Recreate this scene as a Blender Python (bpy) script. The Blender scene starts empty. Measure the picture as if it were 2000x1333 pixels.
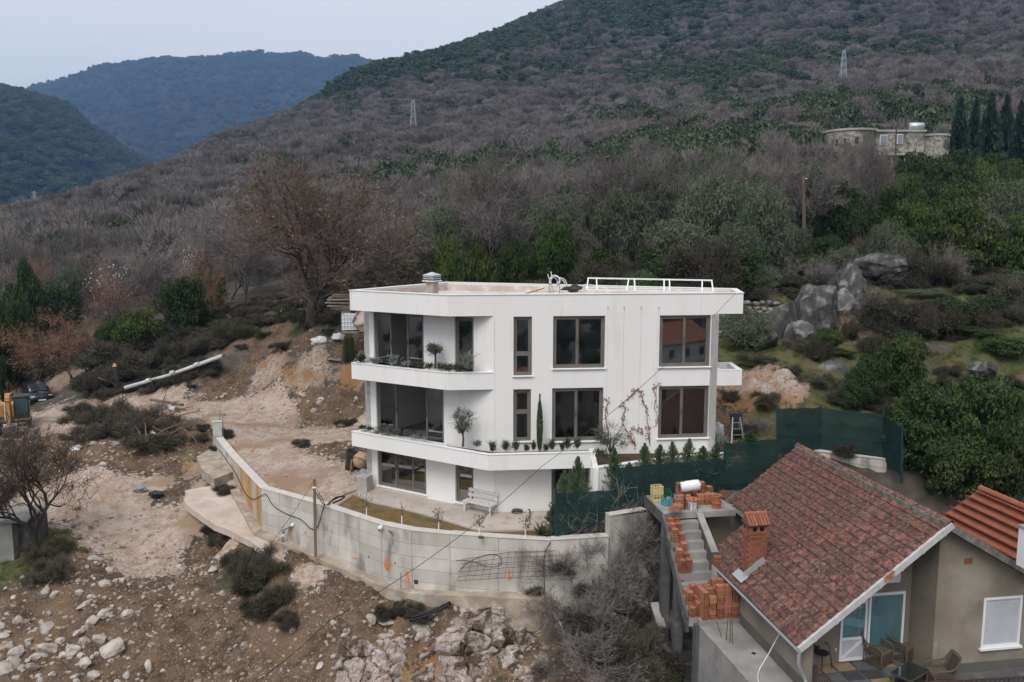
import bpy, bmesh, math, random
import numpy as np
from mathutils import Vector, Matrix, noise as mnoise
SC = bpy.context.scene
COL = SC.collection
R = math.radians
# ---------------------------------------------------------------- camera
PITCH = math.atan(216/1650); ZC = 11.4; FPX = 1650.0
cam_d = bpy.data.cameras.new('camera'); cam = bpy.data.objects.new('camera', cam_d); COL.objects.link(cam)
cam_d.sensor_width = 36; cam_d.lens = FPX/2000*36; cam_d.clip_start = .1; cam_d.clip_end = 12000
cam.location = (0, 0, ZC); cam.rotation_euler = (R(90)-PITCH, 0, 0); SC.camera = cam
# ---------------------------------------------------------------- sky and sun (bright overcast)
SUN_EL, SUN_AZ = 52, 200          # degrees; azimuth clockwise from +Y (behind the camera, slightly left)
W = bpy.data.worlds.new('World'); SC.world = W; W.use_nodes = True
nt = W.node_tree; nt.nodes.clear()
sky = nt.nodes.new('ShaderNodeTexSky'); sky.sky_type = 'NISHITA'; sky.sun_disc = False
sky.sun_elevation = R(SUN_EL); sky.sun_rotation = R(SUN_AZ); sky.dust_density = 3; sky.altitude = 100
hs = nt.nodes.new('ShaderNodeHueSaturation'); hs.inputs['Saturation'].default_value = .25
b1 = nt.nodes.new('ShaderNodeBackground'); b1.inputs[1].default_value = .05
b2 = nt.nodes.new('ShaderNodeBackground'); b2.inputs[0].default_value = (.78, .762, .772, 1); b2.inputs[1].default_value = .62   # cloud deck
# soft cloud structure
tc = nt.nodes.new('ShaderNodeTexCoord'); mp = nt.nodes.new('ShaderNodeMapping'); mp.inputs['Scale'].default_value = (1.2, 1.2, 4)
nz = nt.nodes.new('ShaderNodeTexNoise'); nz.inputs['Scale'].default_value = 2.2; nz.inputs['Detail'].default_value = 5
cr = nt.nodes.new('ShaderNodeMapRange'); cr.inputs[3].default_value = .60; cr.inputs[4].default_value = .70
nt.links.new(tc.outputs['Generated'], mp.inputs[0]); nt.links.new(mp.outputs[0], nz.inputs[0]); nt.links.new(nz.outputs[0], cr.inputs[0]); nt.links.new(cr.outputs[0], b2.inputs[1])
ad = nt.nodes.new('ShaderNodeAddShader'); wo = nt.nodes.new('ShaderNodeOutputWorld')
nt.links.new(sky.outputs[0], hs.inputs['Color']); nt.links.new(hs.outputs[0], b1.inputs[0])
nt.links.new(b1.outputs[0], ad.inputs[0]); nt.links.new(b2.outputs[0], ad.inputs[1]); nt.links.new(ad.outputs[0], wo.inputs[0])
sd = bpy.data.lights.new('sun', 'SUN'); sd.energy = 1.5; sd.angle = R(30); sd.color = (1, .965, .92)
so = bpy.data.objects.new('sun', sd); COL.objects.link(so)
so.rotation_euler = (R(90-SUN_EL), 0, R(180-SUN_AZ) + R(180) - R(180)); so.location = (0, -20, 60)
_d = Vector((math.sin(R(SUN_AZ))*math.cos(R(SUN_EL)), math.cos(R(SUN_AZ))*math.cos(R(SUN_EL)), math.sin(R(SUN_EL))))
so.rotation_euler = _d.to_track_quat('Z', 'Y').to_euler()
vs = SC.view_settings; vs.view_transform = 'Standard'; vs.look = 'None'; vs.exposure = 0.48; vs.gamma = 1; vs.use_curve_mapping = False
SC.cycles.max_bounces = 4; SC.cycles.diffuse_bounces = 2; SC.cycles.glossy_bounces = 3; SC.cycles.use_adaptive_sampling = True; SC.cycles.adaptive_threshold = .02; SC.cycles.transparent_max_bounces = 24; SC.cycles.volume_bounces = 0
try: SC.cycles.use_denoising = True; SC.cycles.denoising_prefilter = 'ACCURATE'; SC.cycles.denoising_input_passes = 'RGB_ALBEDO_NORMAL'
except Exception: pass
# ---------------------------------------------------------------- camera arithmetic (photo pixel -> place)
_S, _C = math.sin(PITCH), math.cos(PITCH)
def ray(u, v):
    a = (u-1000)/FPX; b = -(v-666.5)/FPX; d = _C+b*_S
    return a/d, (-_S+b*_C)/d
def P(u, v, y): a, b = ray(u, v); return Vector((a*y, y, ZC+b*y))
def PZ(u, v, z): a, b = ray(u, v); y = (z-ZC)/b; return Vector((a*y, y, z))
def srgb(h):
    h = h.lstrip('#'); c = [int(h[i:i+2], 16)/255 for i in (0, 2, 4)]
    return tuple((x/12.92 if x <= .04045 else ((x+.055)/1.055)**2.4) for x in c)
# ---------------------------------------------------------------- materials
MATS = {}
def mk(name, c1, c2=None, scale=4, detail=6, rough=.85, bump=0, bscale=None, spec=.3, coord='Object', rand=0., lo=.35, hi=.65, metal=0, c3=None, s3=1., lo3=.5, hi3=.7, stretch=None, bdist=.02, trans=0, rhue=0.):
    """procedural material: two colours mixed by noise, optional third patchy colour, bump, per-object brightness"""
    m = bpy.data.materials.new(name); m.use_nodes = True; n = m.node_tree; N = n.nodes; L = n.links
    bs = N['Principled BSDF']; bs.inputs['Roughness'].default_value = rough; bs.inputs['Specular IOR Level'].default_value = spec; bs.inputs['Metallic'].default_value = metal
    f = lambda c: (srgb(c) if isinstance(c, str) else tuple(c))+(1,)
    tcn = N.new('ShaderNodeTexCoord') if coord != 'World' else N.new('ShaderNodeNewGeometry')
    co = tcn.outputs['Position'] if coord == 'World' else tcn.outputs[coord]
    if stretch:
        mpn = N.new('ShaderNodeMapping'); mpn.inputs['Scale'].default_value = stretch; L.new(co, mpn.inputs[0]); co = mpn.outputs[0]
    col = None
    def noise_(s, d=detail):
        t = N.new('ShaderNodeTexNoise'); t.inputs['Scale'].default_value = s; t.inputs['Detail'].default_value = d; L.new(co, t.inputs['Vector']); return t.outputs['Fac']
    def mrange(x, a, b):
        r = N.new('ShaderNodeMapRange'); r.inputs[1].default_value = a; r.inputs[2].default_value = b; L.new(x, r.inputs[0]); return r.outputs[0]
    def mix(fac, a, b):
        x = N.new('ShaderNodeMix'); x.data_type = 'RGBA'
        L.new(fac, x.inputs[0])
        for i, q in ((6, a), (7, b)):
            if isinstance(q, tuple): x.inputs[i].default_value = q
            else: L.new(q, x.inputs[i])
        return x.outputs[2]
    col = f(c1)
    if c2 is not None: col = mix(mrange(noise_(scale), lo, hi), col, f(c2))
    if c3 is not None: col = mix(mrange(noise_(s3), lo3, hi3), col, f(c3))
    if rand or rhue:
        oi = N.new('ShaderNodeObjectInfo'); h = N.new('ShaderNodeHueSaturation')
        r = N.new('ShaderNodeMapRange'); r.inputs[3].default_value = 1-rand; r.inputs[4].default_value = 1+rand; L.new(oi.outputs['Random'], r.inputs[0]); L.new(r.outputs[0], h.inputs['Value'])
        if rhue:
            wn = N.new('ShaderNodeTexWhiteNoise'); wn.noise_dimensions = '1D'; L.new(oi.outputs['Random'], wn.inputs['W'])
            r2 = N.new('ShaderNodeMapRange'); r2.inputs[3].default_value = .5-rhue; r2.inputs[4].default_value = .5+rhue; L.new(wn.outputs[0], r2.inputs[0]); L.new(r2.outputs[0], h.inputs['Hue'])
        if isinstance(col, tuple): h.inputs['Color'].default_value = col
        else: L.new(col, h.inputs['Color'])
        col = h.outputs[0]
    if isinstance(col, tuple): bs.inputs['Base Color'].default_value = col
    else: L.new(col, bs.inputs['Base Color'])
    if bump:
        b = N.new('ShaderNodeBump'); b.inputs['Strength'].default_value = bump; b.inputs['Distance'].default_value = bdist
        L.new(noise_(bscale or scale*4, 8), b.inputs['Height']); L.new(b.outputs[0], bs.inputs['Normal'])
    if trans:   # thin leaf translucency
        ts = N.new('ShaderNodeBsdfTranslucent'); mx = N.new('ShaderNodeMixShader'); mx.inputs[0].default_value = trans
        if isinstance(col, tuple): ts.inputs[0].default_value = col
        else: L.new(col, ts.inputs[0])
        o = [x for x in N if x.type == 'OUTPUT_MATERIAL'][0]
        L.new(bs.outputs[0], mx.inputs[1]); L.new(ts.outputs[0], mx.inputs[2]); L.new(mx.outputs[0], o.inputs[0])
    MATS[name] = m; return m
def glassmat(name, tint=(.62, .68, .68), refl=1.0, rough=.02):
    m = bpy.data.materials.new(name); m.use_nodes = True; n = m.node_tree; N = n.nodes; L = n.links; N.clear()
    o = N.new('ShaderNodeOutputMaterial'); t = N.new('ShaderNodeBsdfTransparent'); t.inputs[0].default_value = tint+(1,)
    g = N.new('ShaderNodeBsdfGlossy'); g.inputs['Roughness'].default_value = rough; g.inputs[0].default_value = (.95, .97, 1, 1)
    fr = N.new('ShaderNodeFresnel'); fr.inputs[0].default_value = 1.52
    ma = N.new('ShaderNodeMath'); ma.operation = 'MULTIPLY_ADD'; ma.inputs[1].default_value = refl; ma.inputs[2].default_value = .1*refl; ma.use_clamp = True
    mx = N.new('ShaderNodeMixShader'); L.new(fr.outputs[0], ma.inputs[0]); L.new(ma.outputs[0], mx.inputs[0]); L.new(t.outputs[0], mx.inputs[1]); L.new(g.outputs[0], mx.inputs[2]); L.new(mx.outputs[0], o.inputs[0])
    MATS[name] = m; return m
# ---------------------------------------------------------------- mesh building
ORG = {}
class MB:
    def __init__(s): s.v = []; s.f = []; s.m = []; s.mats = []
    def mi(s, mat):
        if mat not in s.mats: s.mats.append(mat)
        return s.mats.index(mat)
    def add(s, vs, fs, mat=None):
        o = len(s.v); s.v += [tuple(q) for q in vs]; s.f += [tuple(o+i for i in f) for f in fs]
        s.m += [0 if mat is None else s.mi(mat)]*len(fs); return s
    def box(s, c, d, rz=0, M=None, mat=None, taper=1.0):
        hx, hy, hz = d[0]/2, d[1]/2, d[2]/2
        vs = [Vector((x*hx*(taper if z > 0 else 1), y*hy*(taper if z > 0 else 1), z*hz)) for z in (-1, 1) for x, y in ((-1, -1), (1, -1), (1, 1), (-1, 1))]
        T = M if M is not None else Matrix.Rotation(rz, 4, 'Z')
        vs = [(T @ q)+Vector(c) for q in vs]
        return s.add(vs, [(3, 2, 1, 0), (4, 5, 6, 7), (0, 1, 5, 4), (1, 2, 6, 5), (2, 3, 7, 6), (3, 0, 4, 7)], mat)
    def bar(s, a, b, w, h, mat=None, up=(0, 0, 1)):
        a = Vector(a); b = Vector(b); d = b-a; l = d.length; d.normalize(); u = Vector(up)
        if abs(d.dot(u)) > .99: u = Vector((0, 1, 0))
        x = d.cross(u).normalized(); y = x.cross(d).normalized()
        M = Matrix((x, d, y)).transposed().to_4x4()
        return s.box((a+b)/2, (w, l, h), M=M, mat=mat)
    def prism(s, poly, z0, z1, mat=None):
        n = len(poly); z0s = z0 if hasattr(z0, '__len__') else [z0]*n; z1s = z1 if hasattr(z1, '__len__') else [z1]*n
        vs = [(p[0], p[1], z) for p, z in zip(poly, z0s)]+[(p[0], p[1], z) for p, z in zip(poly, z1s)]
        a = sum(poly[i][0]*poly[(i+1) % n][1]-poly[(i+1) % n][0]*poly[i][1] for i in range(n))
        fs = [tuple(range(n))[::-1], tuple(range(n, 2*n))]+[(i, (i+1) % n, n+(i+1) % n, n+i) for i in range(n)]
        if a < 0: fs = [f[::-1] for f in fs]
        return s.add(vs, fs, mat)
    def tube(s, pts, r, n=6, mat=None, caps=True):
        pts = [Vector(p) for p in pts]; k = len(pts); rs = r if hasattr(r, '__len__') else [r]*k
        o = len(s.v); pu = None; vs = []; fs = []
        for i, p in enumerate(pts):
            d = (pts[min(i+1, k-1)]-pts[max(i-1, 0)])
            d = d.normalized() if d.length > 1e-9 else Vector((0, 0, 1))
            if pu is None: pu = d.orthogonal().normalized()
            pu = (pu-d*pu.dot(d)); pu = pu.normalized() if pu.length > 1e-6 else d.orthogonal().normalized()
            w = d.cross(pu)
            for j in range(n):
                a = 2*math.pi*j/n; vs.append(p+(pu*math.cos(a)+w*math.sin(a))*rs[i])
        for i in range(k-1):
            for j in range(n): fs.append((i*n+j, i*n+(j+1) % n, (i+1)*n+(j+1) % n, (i+1)*n+j))
        if caps: fs += [tuple(range(n))[::-1], tuple(range((k-1)*n, k*n))]
        return s.add(vs, fs, mat)
    def lathe(s, prof, n=16, loc=(0, 0, 0), mat=None, M=None, caps=True):
        vs = []; fs = []; k = len(prof); T = M or Matrix.Identity(4)
        for r, z in prof:
            for j in range(n): a = 2*math.pi*j/n; vs.append((T @ Vector((r*math.cos(a), r*math.sin(a), z)))+Vector(loc))
        for i in range(k-1):
            for j in range(n): fs.append((i*n+j, i*n+(j+1) % n, (i+1)*n+(j+1) % n, (i+1)*n+j))
        if caps: fs += [tuple(range(n))[::-1], tuple(range((k-1)*n, k*n))]
        return s.add(vs, fs, mat)
    def quad(s, a, b, c, d, mat=None): return s.add([a, b, c, d], [(0, 1, 2, 3)], mat)
    def mesh(s, name, mat=None, smooth=False):
        me = bpy.data.meshes.new(name); me.from_pydata([tuple(q) for q in s.v], [], s.f)
        if s.mats:
            for m in s.mats: me.materials.append(MATS[m] if isinstance(m, str) else m)
            me.polygons.foreach_set('material_index', s.m)
        elif mat: me.materials.append(MATS[mat] if isinstance(mat, str) else mat)
        if smooth: me.polygons.foreach_set('use_smooth', [True]*len(me.polygons))
        me.update(); return me
    def build(s, name, mat=None, parent=None, smooth=False, bevel=0, label=None):
        """parent None: a top-level mesh with its origin at its base; otherwise a part in world coordinates"""
        if parent is None:
            a = np.array(s.v); lo = a.min(0); hi = a.max(0); c = Vector(((lo[0]+hi[0])/2, (lo[1]+hi[1])/2, lo[2]))
            s.v = [(q[0]-c.x, q[1]-c.y, q[2]-c.z) for q in s.v]
        me = s.mesh(name, mat, smooth); o = bpy.data.objects.new(name, me); COL.objects.link(o)
        if bevel:
            b = o.modifiers.new('bevel', 'BEVEL'); b.width = bevel; b.segments = 2; b.limit_method = 'ANGLE'; b.angle_limit = R(40)
        if parent is None: o.location = c; ORG[o.name] = c.copy()
        else: adopt(o, parent); ORG[o.name] = Vector((0, 0, 0))
        if label: o['label'] = label
        return o
def adopt(o, parent):
    o.parent = parent; o.matrix_parent_inverse = Matrix.Translation(-ORG.get(parent.name, Vector((0, 0, 0))))
def inst(name, me, parent=None, loc=(0, 0, 0), rot=(0, 0, 0), scale=(1, 1, 1)):
    o = bpy.data.objects.new(name, me); COL.objects.link(o); o.location = loc; o.rotation_euler = rot
    o.scale = scale if hasattr(scale, '__len__') else (scale,)*3
    if parent is not None: adopt(o, parent)
    ORG[o.name] = Vector(loc) if parent is None else Vector((0, 0, 0))
    return o
def tag(o, label, cat, group=None, kind=None):
    if label: o['label'] = label
    if cat: o['category'] = cat
    if group: o['group'] = group
    if kind: o['kind'] = kind
    return o
def struct(o): o['kind'] = 'structure'; return o
def thing(name, label, cat, loc=(0, 0, 0), group=None):
    o = bpy.data.objects.new(name, None); COL.objects.link(o); o.location = loc; o.empty_display_size = .2
    ORG[o.name] = Vector(loc); return tag(o, label, cat, group)
KIDS = {}
def dup(root, loc, rz=0., scale=1., label=None, group=None, rx=0., ry=0.):
    if root.name not in KIDS: KIDS[root.name] = [(c, list(c.children)) for c in root.children]
    r = root.copy(); COL.objects.link(r); r.location = loc; r.rotation_euler = (rx, ry, rz); r.scale = scale if hasattr(scale, '__len__') else (scale,)*3
    if label: r['label'] = label
    if group: r['group'] = group
    for ch, gs in KIDS[root.name]:
        c = ch.copy(); COL.objects.link(c); c.parent = r
        for g in gs: d = g.copy(); COL.objects.link(d); d.parent = c
    return r
def catenary(a, b, sag, n=14):
    a = Vector(a); b = Vector(b)
    return [a.lerp(b, i/n)-Vector((0, 0, sag*4*(i/n)*(1-i/n))) for i in range(n+1)]
def spline(pts, n=8):
    """Catmull-Rom through points"""
    p = [Vector(q) for q in pts]; p = [p[0]*2-p[1]]+p+[p[-1]*2-p[-2]]; out = []
    for i in range(1, len(p)-2):
        for k in range(n):
            t = k/n; a, b, c, d = p[i-1], p[i], p[i+1], p[i+2]
            out.append(.5*((2*b)+(c-a)*t+(2*a-5*b+4*c-d)*t*t+(3*b-a-3*c+d)*t**3))
    return out+[p[-2]]
# numpy value noise
_rs = np.random.RandomState(7); _tab = _rs.rand(512, 512)
def vnoise(x, y):
    xi = np.floor(x).astype(int); yi = np.floor(y).astype(int); fx = x-xi; fy = y-yi; fx = fx*fx*(3-2*fx); fy = fy*fy*(3-2*fy)
    t = lambda i, j: _tab[i % 512, j % 512]
    return (t(xi, yi)*(1-fx)+t(xi+1, yi)*fx)*(1-fy)+(t(xi, yi+1)*(1-fx)+t(xi+1, yi+1)*fx)*fy-.5
def fbm(x, y, o=4, g=.5):
    s = 0; a = 1; f = 1
    for i in range(o): s = s+a*vnoise(x*f+17.3*i, y*f+5.1*i); a *= g; f *= 2.03
    return s
# ================================================================ TERRAIN
# control points; every entry ends with a ground class: p pale track, b brown rubble soil, g grass, l leaf litter, k bare pale bank rock
def cy(L): return [(P(u, v, y), k) for u, v, y, k in L]
def cz(L): return [(PZ(u, v, z), k) for u, v, z, k in L]
def cx(L): return [(Vector((x, y, z)), k) for x, y, z, k in L]
COMMON = cz([(430,790,.1,'p'),(300,792,-.3,'p'),(180,802,-1.0,'p'),(10,842,-1.8,'p'),(-60,860,-2,'p'),(100,850,-1.4,'p'),(60,870,-1.5,'b'),(330,832,-.2,'b'),(380,850,-.1,'b'),(380,800,0,'p'),
   (520,797,.1,'p'),(600,802,.1,'b'),(690,802,.1,'b')]) + \
 cy([(60,788,70,'p'),(-40,800,70,'p'),(-150,800,68,'l'),(240,757,61,'l'),(140,765,66,'l'),(435,697,59,'b'),(340,727,60,'l'),(450,778,56.5,'b'),(450,690,58.5,'l'),(520,670,59,'b'),(600,652,57.5,'b'),(600,725,54.6,'k'),(700,642,56,'b'),(700,720,53.6,'k'),(520,735,56.5,'k'),(605,633,58.5,'l'),(480,648,63,'l'),(400,660,67,'l'),(660,634,58,'l'),
   (200,702,67,'l'),(100,692,76,'l'),(0,722,76,'l'),(300,645,80,'l'),(100,645,90,'l'),(0,605,112,'l'),(250,565,112,'l'),(450,585,88,'l'),(600,570,82,'l'),(750,570,68,'l'),(800,565,60,'l'),(1000,565,56,'l'),(1200,565,53,'l'),(1330,575,50,'l'),
   (1420,682,46,'g'),(1450,692,43.5,'g'),(1550,702,43,'g'),(1650,725,42,'g'),(1470,762,39.6,'k'),(1560,760,39.6,'k'),(1600,782,39,'g'),(1700,790,40,'l'),(1430,832,37,'b'),(1500,832,37.5,'g'),(1440,610,49.5,'g'),(1480,600,50,'g'),
   (1600,560,57,'l'),(1700,535,58,'l'),(1500,535,56,'l'),(1750,645,48,'g'),(1850,625,48,'g'),(1800,565,55,'g'),(1950,645,44,'g'),(1950,565,54,'l'),(1700,485,68,'l'),(1870,545,58,'l'),(1500,485,68,'l'),(1750,600,51,'g'),(1700,640,47,'b'),
   (1850,900,36.5,'l'),(2000,900,36.5,'l'),(1900,1000,34,'l'),(2100,1000,34,'l'),
   (0,530,150,'l'),(0,485,200,'l'),(0,462,240,'l'),(0,500,330,'l'),(200,490,150,'l'),(200,430,220,'l'),(200,388,300,'l'),(200,430,420,'l'),(450,500,120,'l'),(450,420,180,'l'),(450,345,280,'l'),(450,276,420,'l'),(450,310,560,'l'),
   (700,500,110,'l'),(700,420,170,'l'),(700,315,290,'l'),(700,215,440,'l'),(700,150,560,'l'),(700,185,720,'l'),(1000,520,75,'l'),(1000,440,120,'l'),(1000,315,250,'l'),(1000,190,430,'l'),(1000,62,650,'l'),(1000,85,850,'l'),
   (1400,520,70,'l'),(1400,420,115,'l'),(1400,315,190,'l'),(1400,210,320,'l'),(1400,70,520,'l'),(1400,-110,760,'l'),(1400,-100,950,'l'),(1700,430,90,'l'),(1700,350,116,'l'),(1700,330,124,'l'),(1850,335,124,'l'),(1700,255,190,'l'),(1700,155,330,'l'),(1700,5,520,'l'),(1700,-170,760,'l'),(1700,-160,950,'l'),
   (2000,460,80,'l'),(2000,310,150,'l'),(2000,155,340,'l'),(2000,0,500,'l'),(2000,-200,760,'l'),(2600,640,60,'l'),(2600,320,150,'l'),(2600,0,450,'l'),(2600,-250,760,'l'),(0,540,600,'l'),(200,520,800,'l'),(450,430,900,'l'),(700,300,1000,'l'),(0,600,1000,'l'),(-600,640,1000,'l'),(1000,150,1050,'l'),(450,350,700,'l'),(200,470,600,'l'),(-250,520,300,'l'),(-250,560,600,'l'),(-600,800,60,'l'),(-600,640,120,'l'),(-600,560,250,'l'),(-600,580,500,'l')]) + \
 cx([(60,20,-3,'l'),(90,60,12,'l'),(100,0,0,'l'),(0,-40,-13,'l'),(60,-40,-9,'l'),(-60,-40,-14,'l'),(-60,20,-9,'l'),(-90,60,-5,'l'),(0,-150,-22,'l'),(150,-150,0,'l'),(-150,-150,-24,'l'),(0,-500,50,'l'),(400,-400,90,'l'),(-400,-400,60,'l'),(-200,0,-15,'l'),(-300,200,-8,'l'),(300,0,40,'l'),(300,300,90,'l'),(0,0,-11.5,'l'),(30,0,-9,'l'),(-30,0,-11,'l'),(0,-12,-12,'l'),(0,8,-10.5,'l')])
LOW = cz([(405,905,-.9,'k'),(400,945,-1.2,'p'),(380,995,-1.7,'p'),(450,1045,-2.0,'p'),(520,1090,-2.3,'p'),(600,1122,-2.4,'p'),(700,1152,-2.5,'b'),(810,1172,-2.5,'b'),(960,1172,-2.45,'b'),(1080,1160,-2.4,'g'),(1180,1180,-2.6,'l'),
   (340,965,-1.6,'b'),(420,1090,-3.3,'b'),(480,1140,-3.5,'g'),(560,1195,-3.4,'b'),(650,1250,-3.7,'b'),(300,900,-.8,'b'),(300,950,-1.4,'p'),(330,1015,-2.4,'p'),(200,880,-.8,'b'),(240,1000,-2.0,'p'),(150,950,-1.4,'p'),(100,900,-1.1,'b'),(30,900,-1.3,'b'),(180,1050,-2.3,'p'),(290,1100,-3.1,'p'),(330,1180,-3.7,'b'),(250,1200,-3.5,'b'),(100,1200,-3.2,'b'),(0,1200,-3.2,'b'),(30,1115,-2.9,'g'),(-60,1115,-2.9,'g'),(120,1060,-2.2,'g'),(140,1120,-2.6,'b'),
   (400,1200,-4.0,'b'),(400,1333,-5.0,'b'),(100,1333,-4.5,'b'),(0,1333,-4.4,'b'),(250,1333,-4.7,'b'),(600,1333,-4.9,'b'),(750,1333,-4.9,'k'),(750,1230,-3.6,'b'),(850,1195,-2.8,'b'),(950,1196,-2.7,'b'),(1010,1205,-2.8,'b'),(850,1333,-5,'k'),(950,1333,-5.2,'k'),(1050,1333,-5.2,'k'),(900,1240,-3.2,'k'),(1000,1250,-3.5,'k'),(1100,1250,-3.8,'l'),(1200,1333,-5.5,'l'),(1250,1250,-4.5,'l'),(1200,1220,-3.4,'l'),(1300,1333,-6.5,'l'),(1240,1150,-2.5,'l')]) + \
 cx([(6.2,28,-4.2,'l'),(7,24,-5,'l'),(9,22,-4.5,'b'),(10,28,-2.2,'b'),(13,26,-2.2,'b'),(14,32,-1.0,'b'),(10.5,33,-.5,'b'),(7,32,-1.2,'b'),(5,30.6,-2.2,'l'),(16,35,.2,'l'),(20,30,-1,'b'),(20,22,-2.4,'b'),(14,18,-6,'l'),(8,18,-7,'l'),(0,15,-9,'b'),(-15,15,-8.6,'b'),(15,12,-9,'l'),(-30,20,-6,'b'),(-30,30,-4,'g'),(-32,40,-3,'g')])
UP = cx([(0,32,-.12,'p'),(-5,34,-.12,'p'),(1.4,31,-.12,'b'),(-8,36,-.1,'p'),(-3,32,-.15,'b'),(0,36,-.1,'p'),(5,36,-.1,'p'),(8,36,1.0,'p'),(3.4,31.4,-.1,'b'),(9.4,34.6,2.0,'p'),(10,37,2.2,'b'),(-9,38,0,'p'),(-12,42,0,'p'),(-10,46,0,'p'),(-14,46,0,'p'),(-6,42,.1,'b'),(-8,50,.1,'p'),(-14,52,0,'p'),(-17.4,50,0,'p'),(-3,46,1.5,'b'),(4,42,3.5,'b'),(5.2,32.4,.3,'b'),(7.6,33.5,1.2,'g'),(10.5,34.6,1.9,'g'),(13,36.4,2.3,'g'),(16,37,2.4,'g')]) + cz([(560,900,0,'p'),(480,850,0,'p'),(640,880,0,'b')])
WALL = [(-16.9,46.6),(-14.21,41.65),(-11.14,36.36),(-8.12,34.17),(-5.09,31.69),(-3.83,31.02),(-2.34,30.64),(-.5,30.27),(1.42,30.0),(3.62,30.37)]
_wi = [Vector((x, y, 0)) for x, y in WALL]; WIN = []
for _i, _p in enumerate(_wi):
    _d = (_wi[min(_i+1, len(_wi)-1)]-_wi[max(_i-1, 0)]).normalized(); WIN.append((_p.x-_d.y*.40, _p.y+_d.x*.40)); LOW.append((Vector((_p.x+_d.y*.55, _p.y-_d.x*.55, [-.5, -1.1, -2.1, -2.25, -2.38, -2.42, -2.36, -2.3, -2.3, -2.45][_i])), 'b')); LOW.append((Vector((_p.x+_d.y*1.2, _p.y-_d.x*1.2, [-.6, -1.2, -2.2, -2.35, -2.46, -2.5, -2.42, -2.35, -2.35, -2.6][_i])), 'b')); LOW.append((Vector((_p.x-_d.y*.5, _p.y+_d.x*.5, [-.5, -1.1, -2.1, -2.25, -2.45, -2.5, -2.45, -2.35, -2.35, -2.5][_i])), 'b'))
UPPOLY = WIN+[(5.2,31.6),(8,33.2),(11.3,35.6),(16,37),(22,38.5),(70,50),(70,95),(-90,95),(-50,80),(-24,62),(-18.5,50)]
class RBF:
    def __init__(s, pts, vals, lam=.002):
        s.p = np.array(pts); n = len(pts); K = np.sqrt(((s.p[:, None]-s.p[None])**2).sum(-1))
        A = np.zeros((n+1, n+1)); A[:n, :n] = -K+lam*np.eye(n); A[:n, n] = 1; A[n, :n] = 1
        s.w = np.linalg.solve(A, np.append(np.array(vals), 0))
    def __call__(s, q):
        out = np.empty(len(q))
        for i in range(0, len(q), 4000):
            b = q[i:i+4000]; K = np.sqrt(((b[:, None]-s.p[None])**2).sum(-1)); out[i:i+4000] = -K @ s.w[:-1]+s.w[-1]
        return out
def pol(x, y):
    r = np.maximum(np.hypot(x, y), 3.); return np.stack([np.arctan2(x, y), np.log(r)], -1), r
def fit(L):
    x = np.array([p.x for p, k in L]); y = np.array([p.y for p, k in L]); z = np.array([p.z for p, k in L]); q, r = pol(x, y)
    return RBF(q, (z-ZC)/r)
RL, RU = fit(COMMON+LOW), fit(COMMON+UP)
def inpoly(x, y, poly):
    c = np.zeros(x.shape, bool); n = len(poly)
    for i in range(n):
        x0, y0 = poly[i]; x1, y1 = poly[i-1]
        t = ((y0 > y) != (y1 > y)) & (x < (x1-x0)*(y-y0)/((y1-y0) if y1 != y0 else 1e-9)+x0); c ^= t
    return c
def height(x, y):
    x = np.atleast_1d(np.asarray(x, float)); y = np.atleast_1d(np.asarray(y, float)); q, r = pol(x, y)
    up = inpoly(x, y, UPPOLY); z = np.empty(len(x))
    if up.any(): z[up] = RU(q[up])*r[up]+ZC
    if (~up).any(): z[~up] = RL(q[~up])*r[~up]+ZC
    return z
def hz(x, y): return float(height([x], [y])[0])
def gp(u, v, y0=12., y1=900., n=400):
    """where the photo's line of sight meets the ground"""
    a, b = ray(u, v); ys = np.geomspace(y0, y1, n); hh = height(a*ys, ys); d = (ZC+b*ys)-hh
    i = int(np.argmax(d < 0)); i = max(i, 1) if (d < 0).any() else n-1
    t = d[i-1]/(d[i-1]-d[i]+1e-9); y = ys[i-1]+(ys[i]-ys[i-1])*min(max(t, 0), 1); return Vector((a*y, y, hz(a*y, y)))
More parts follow.
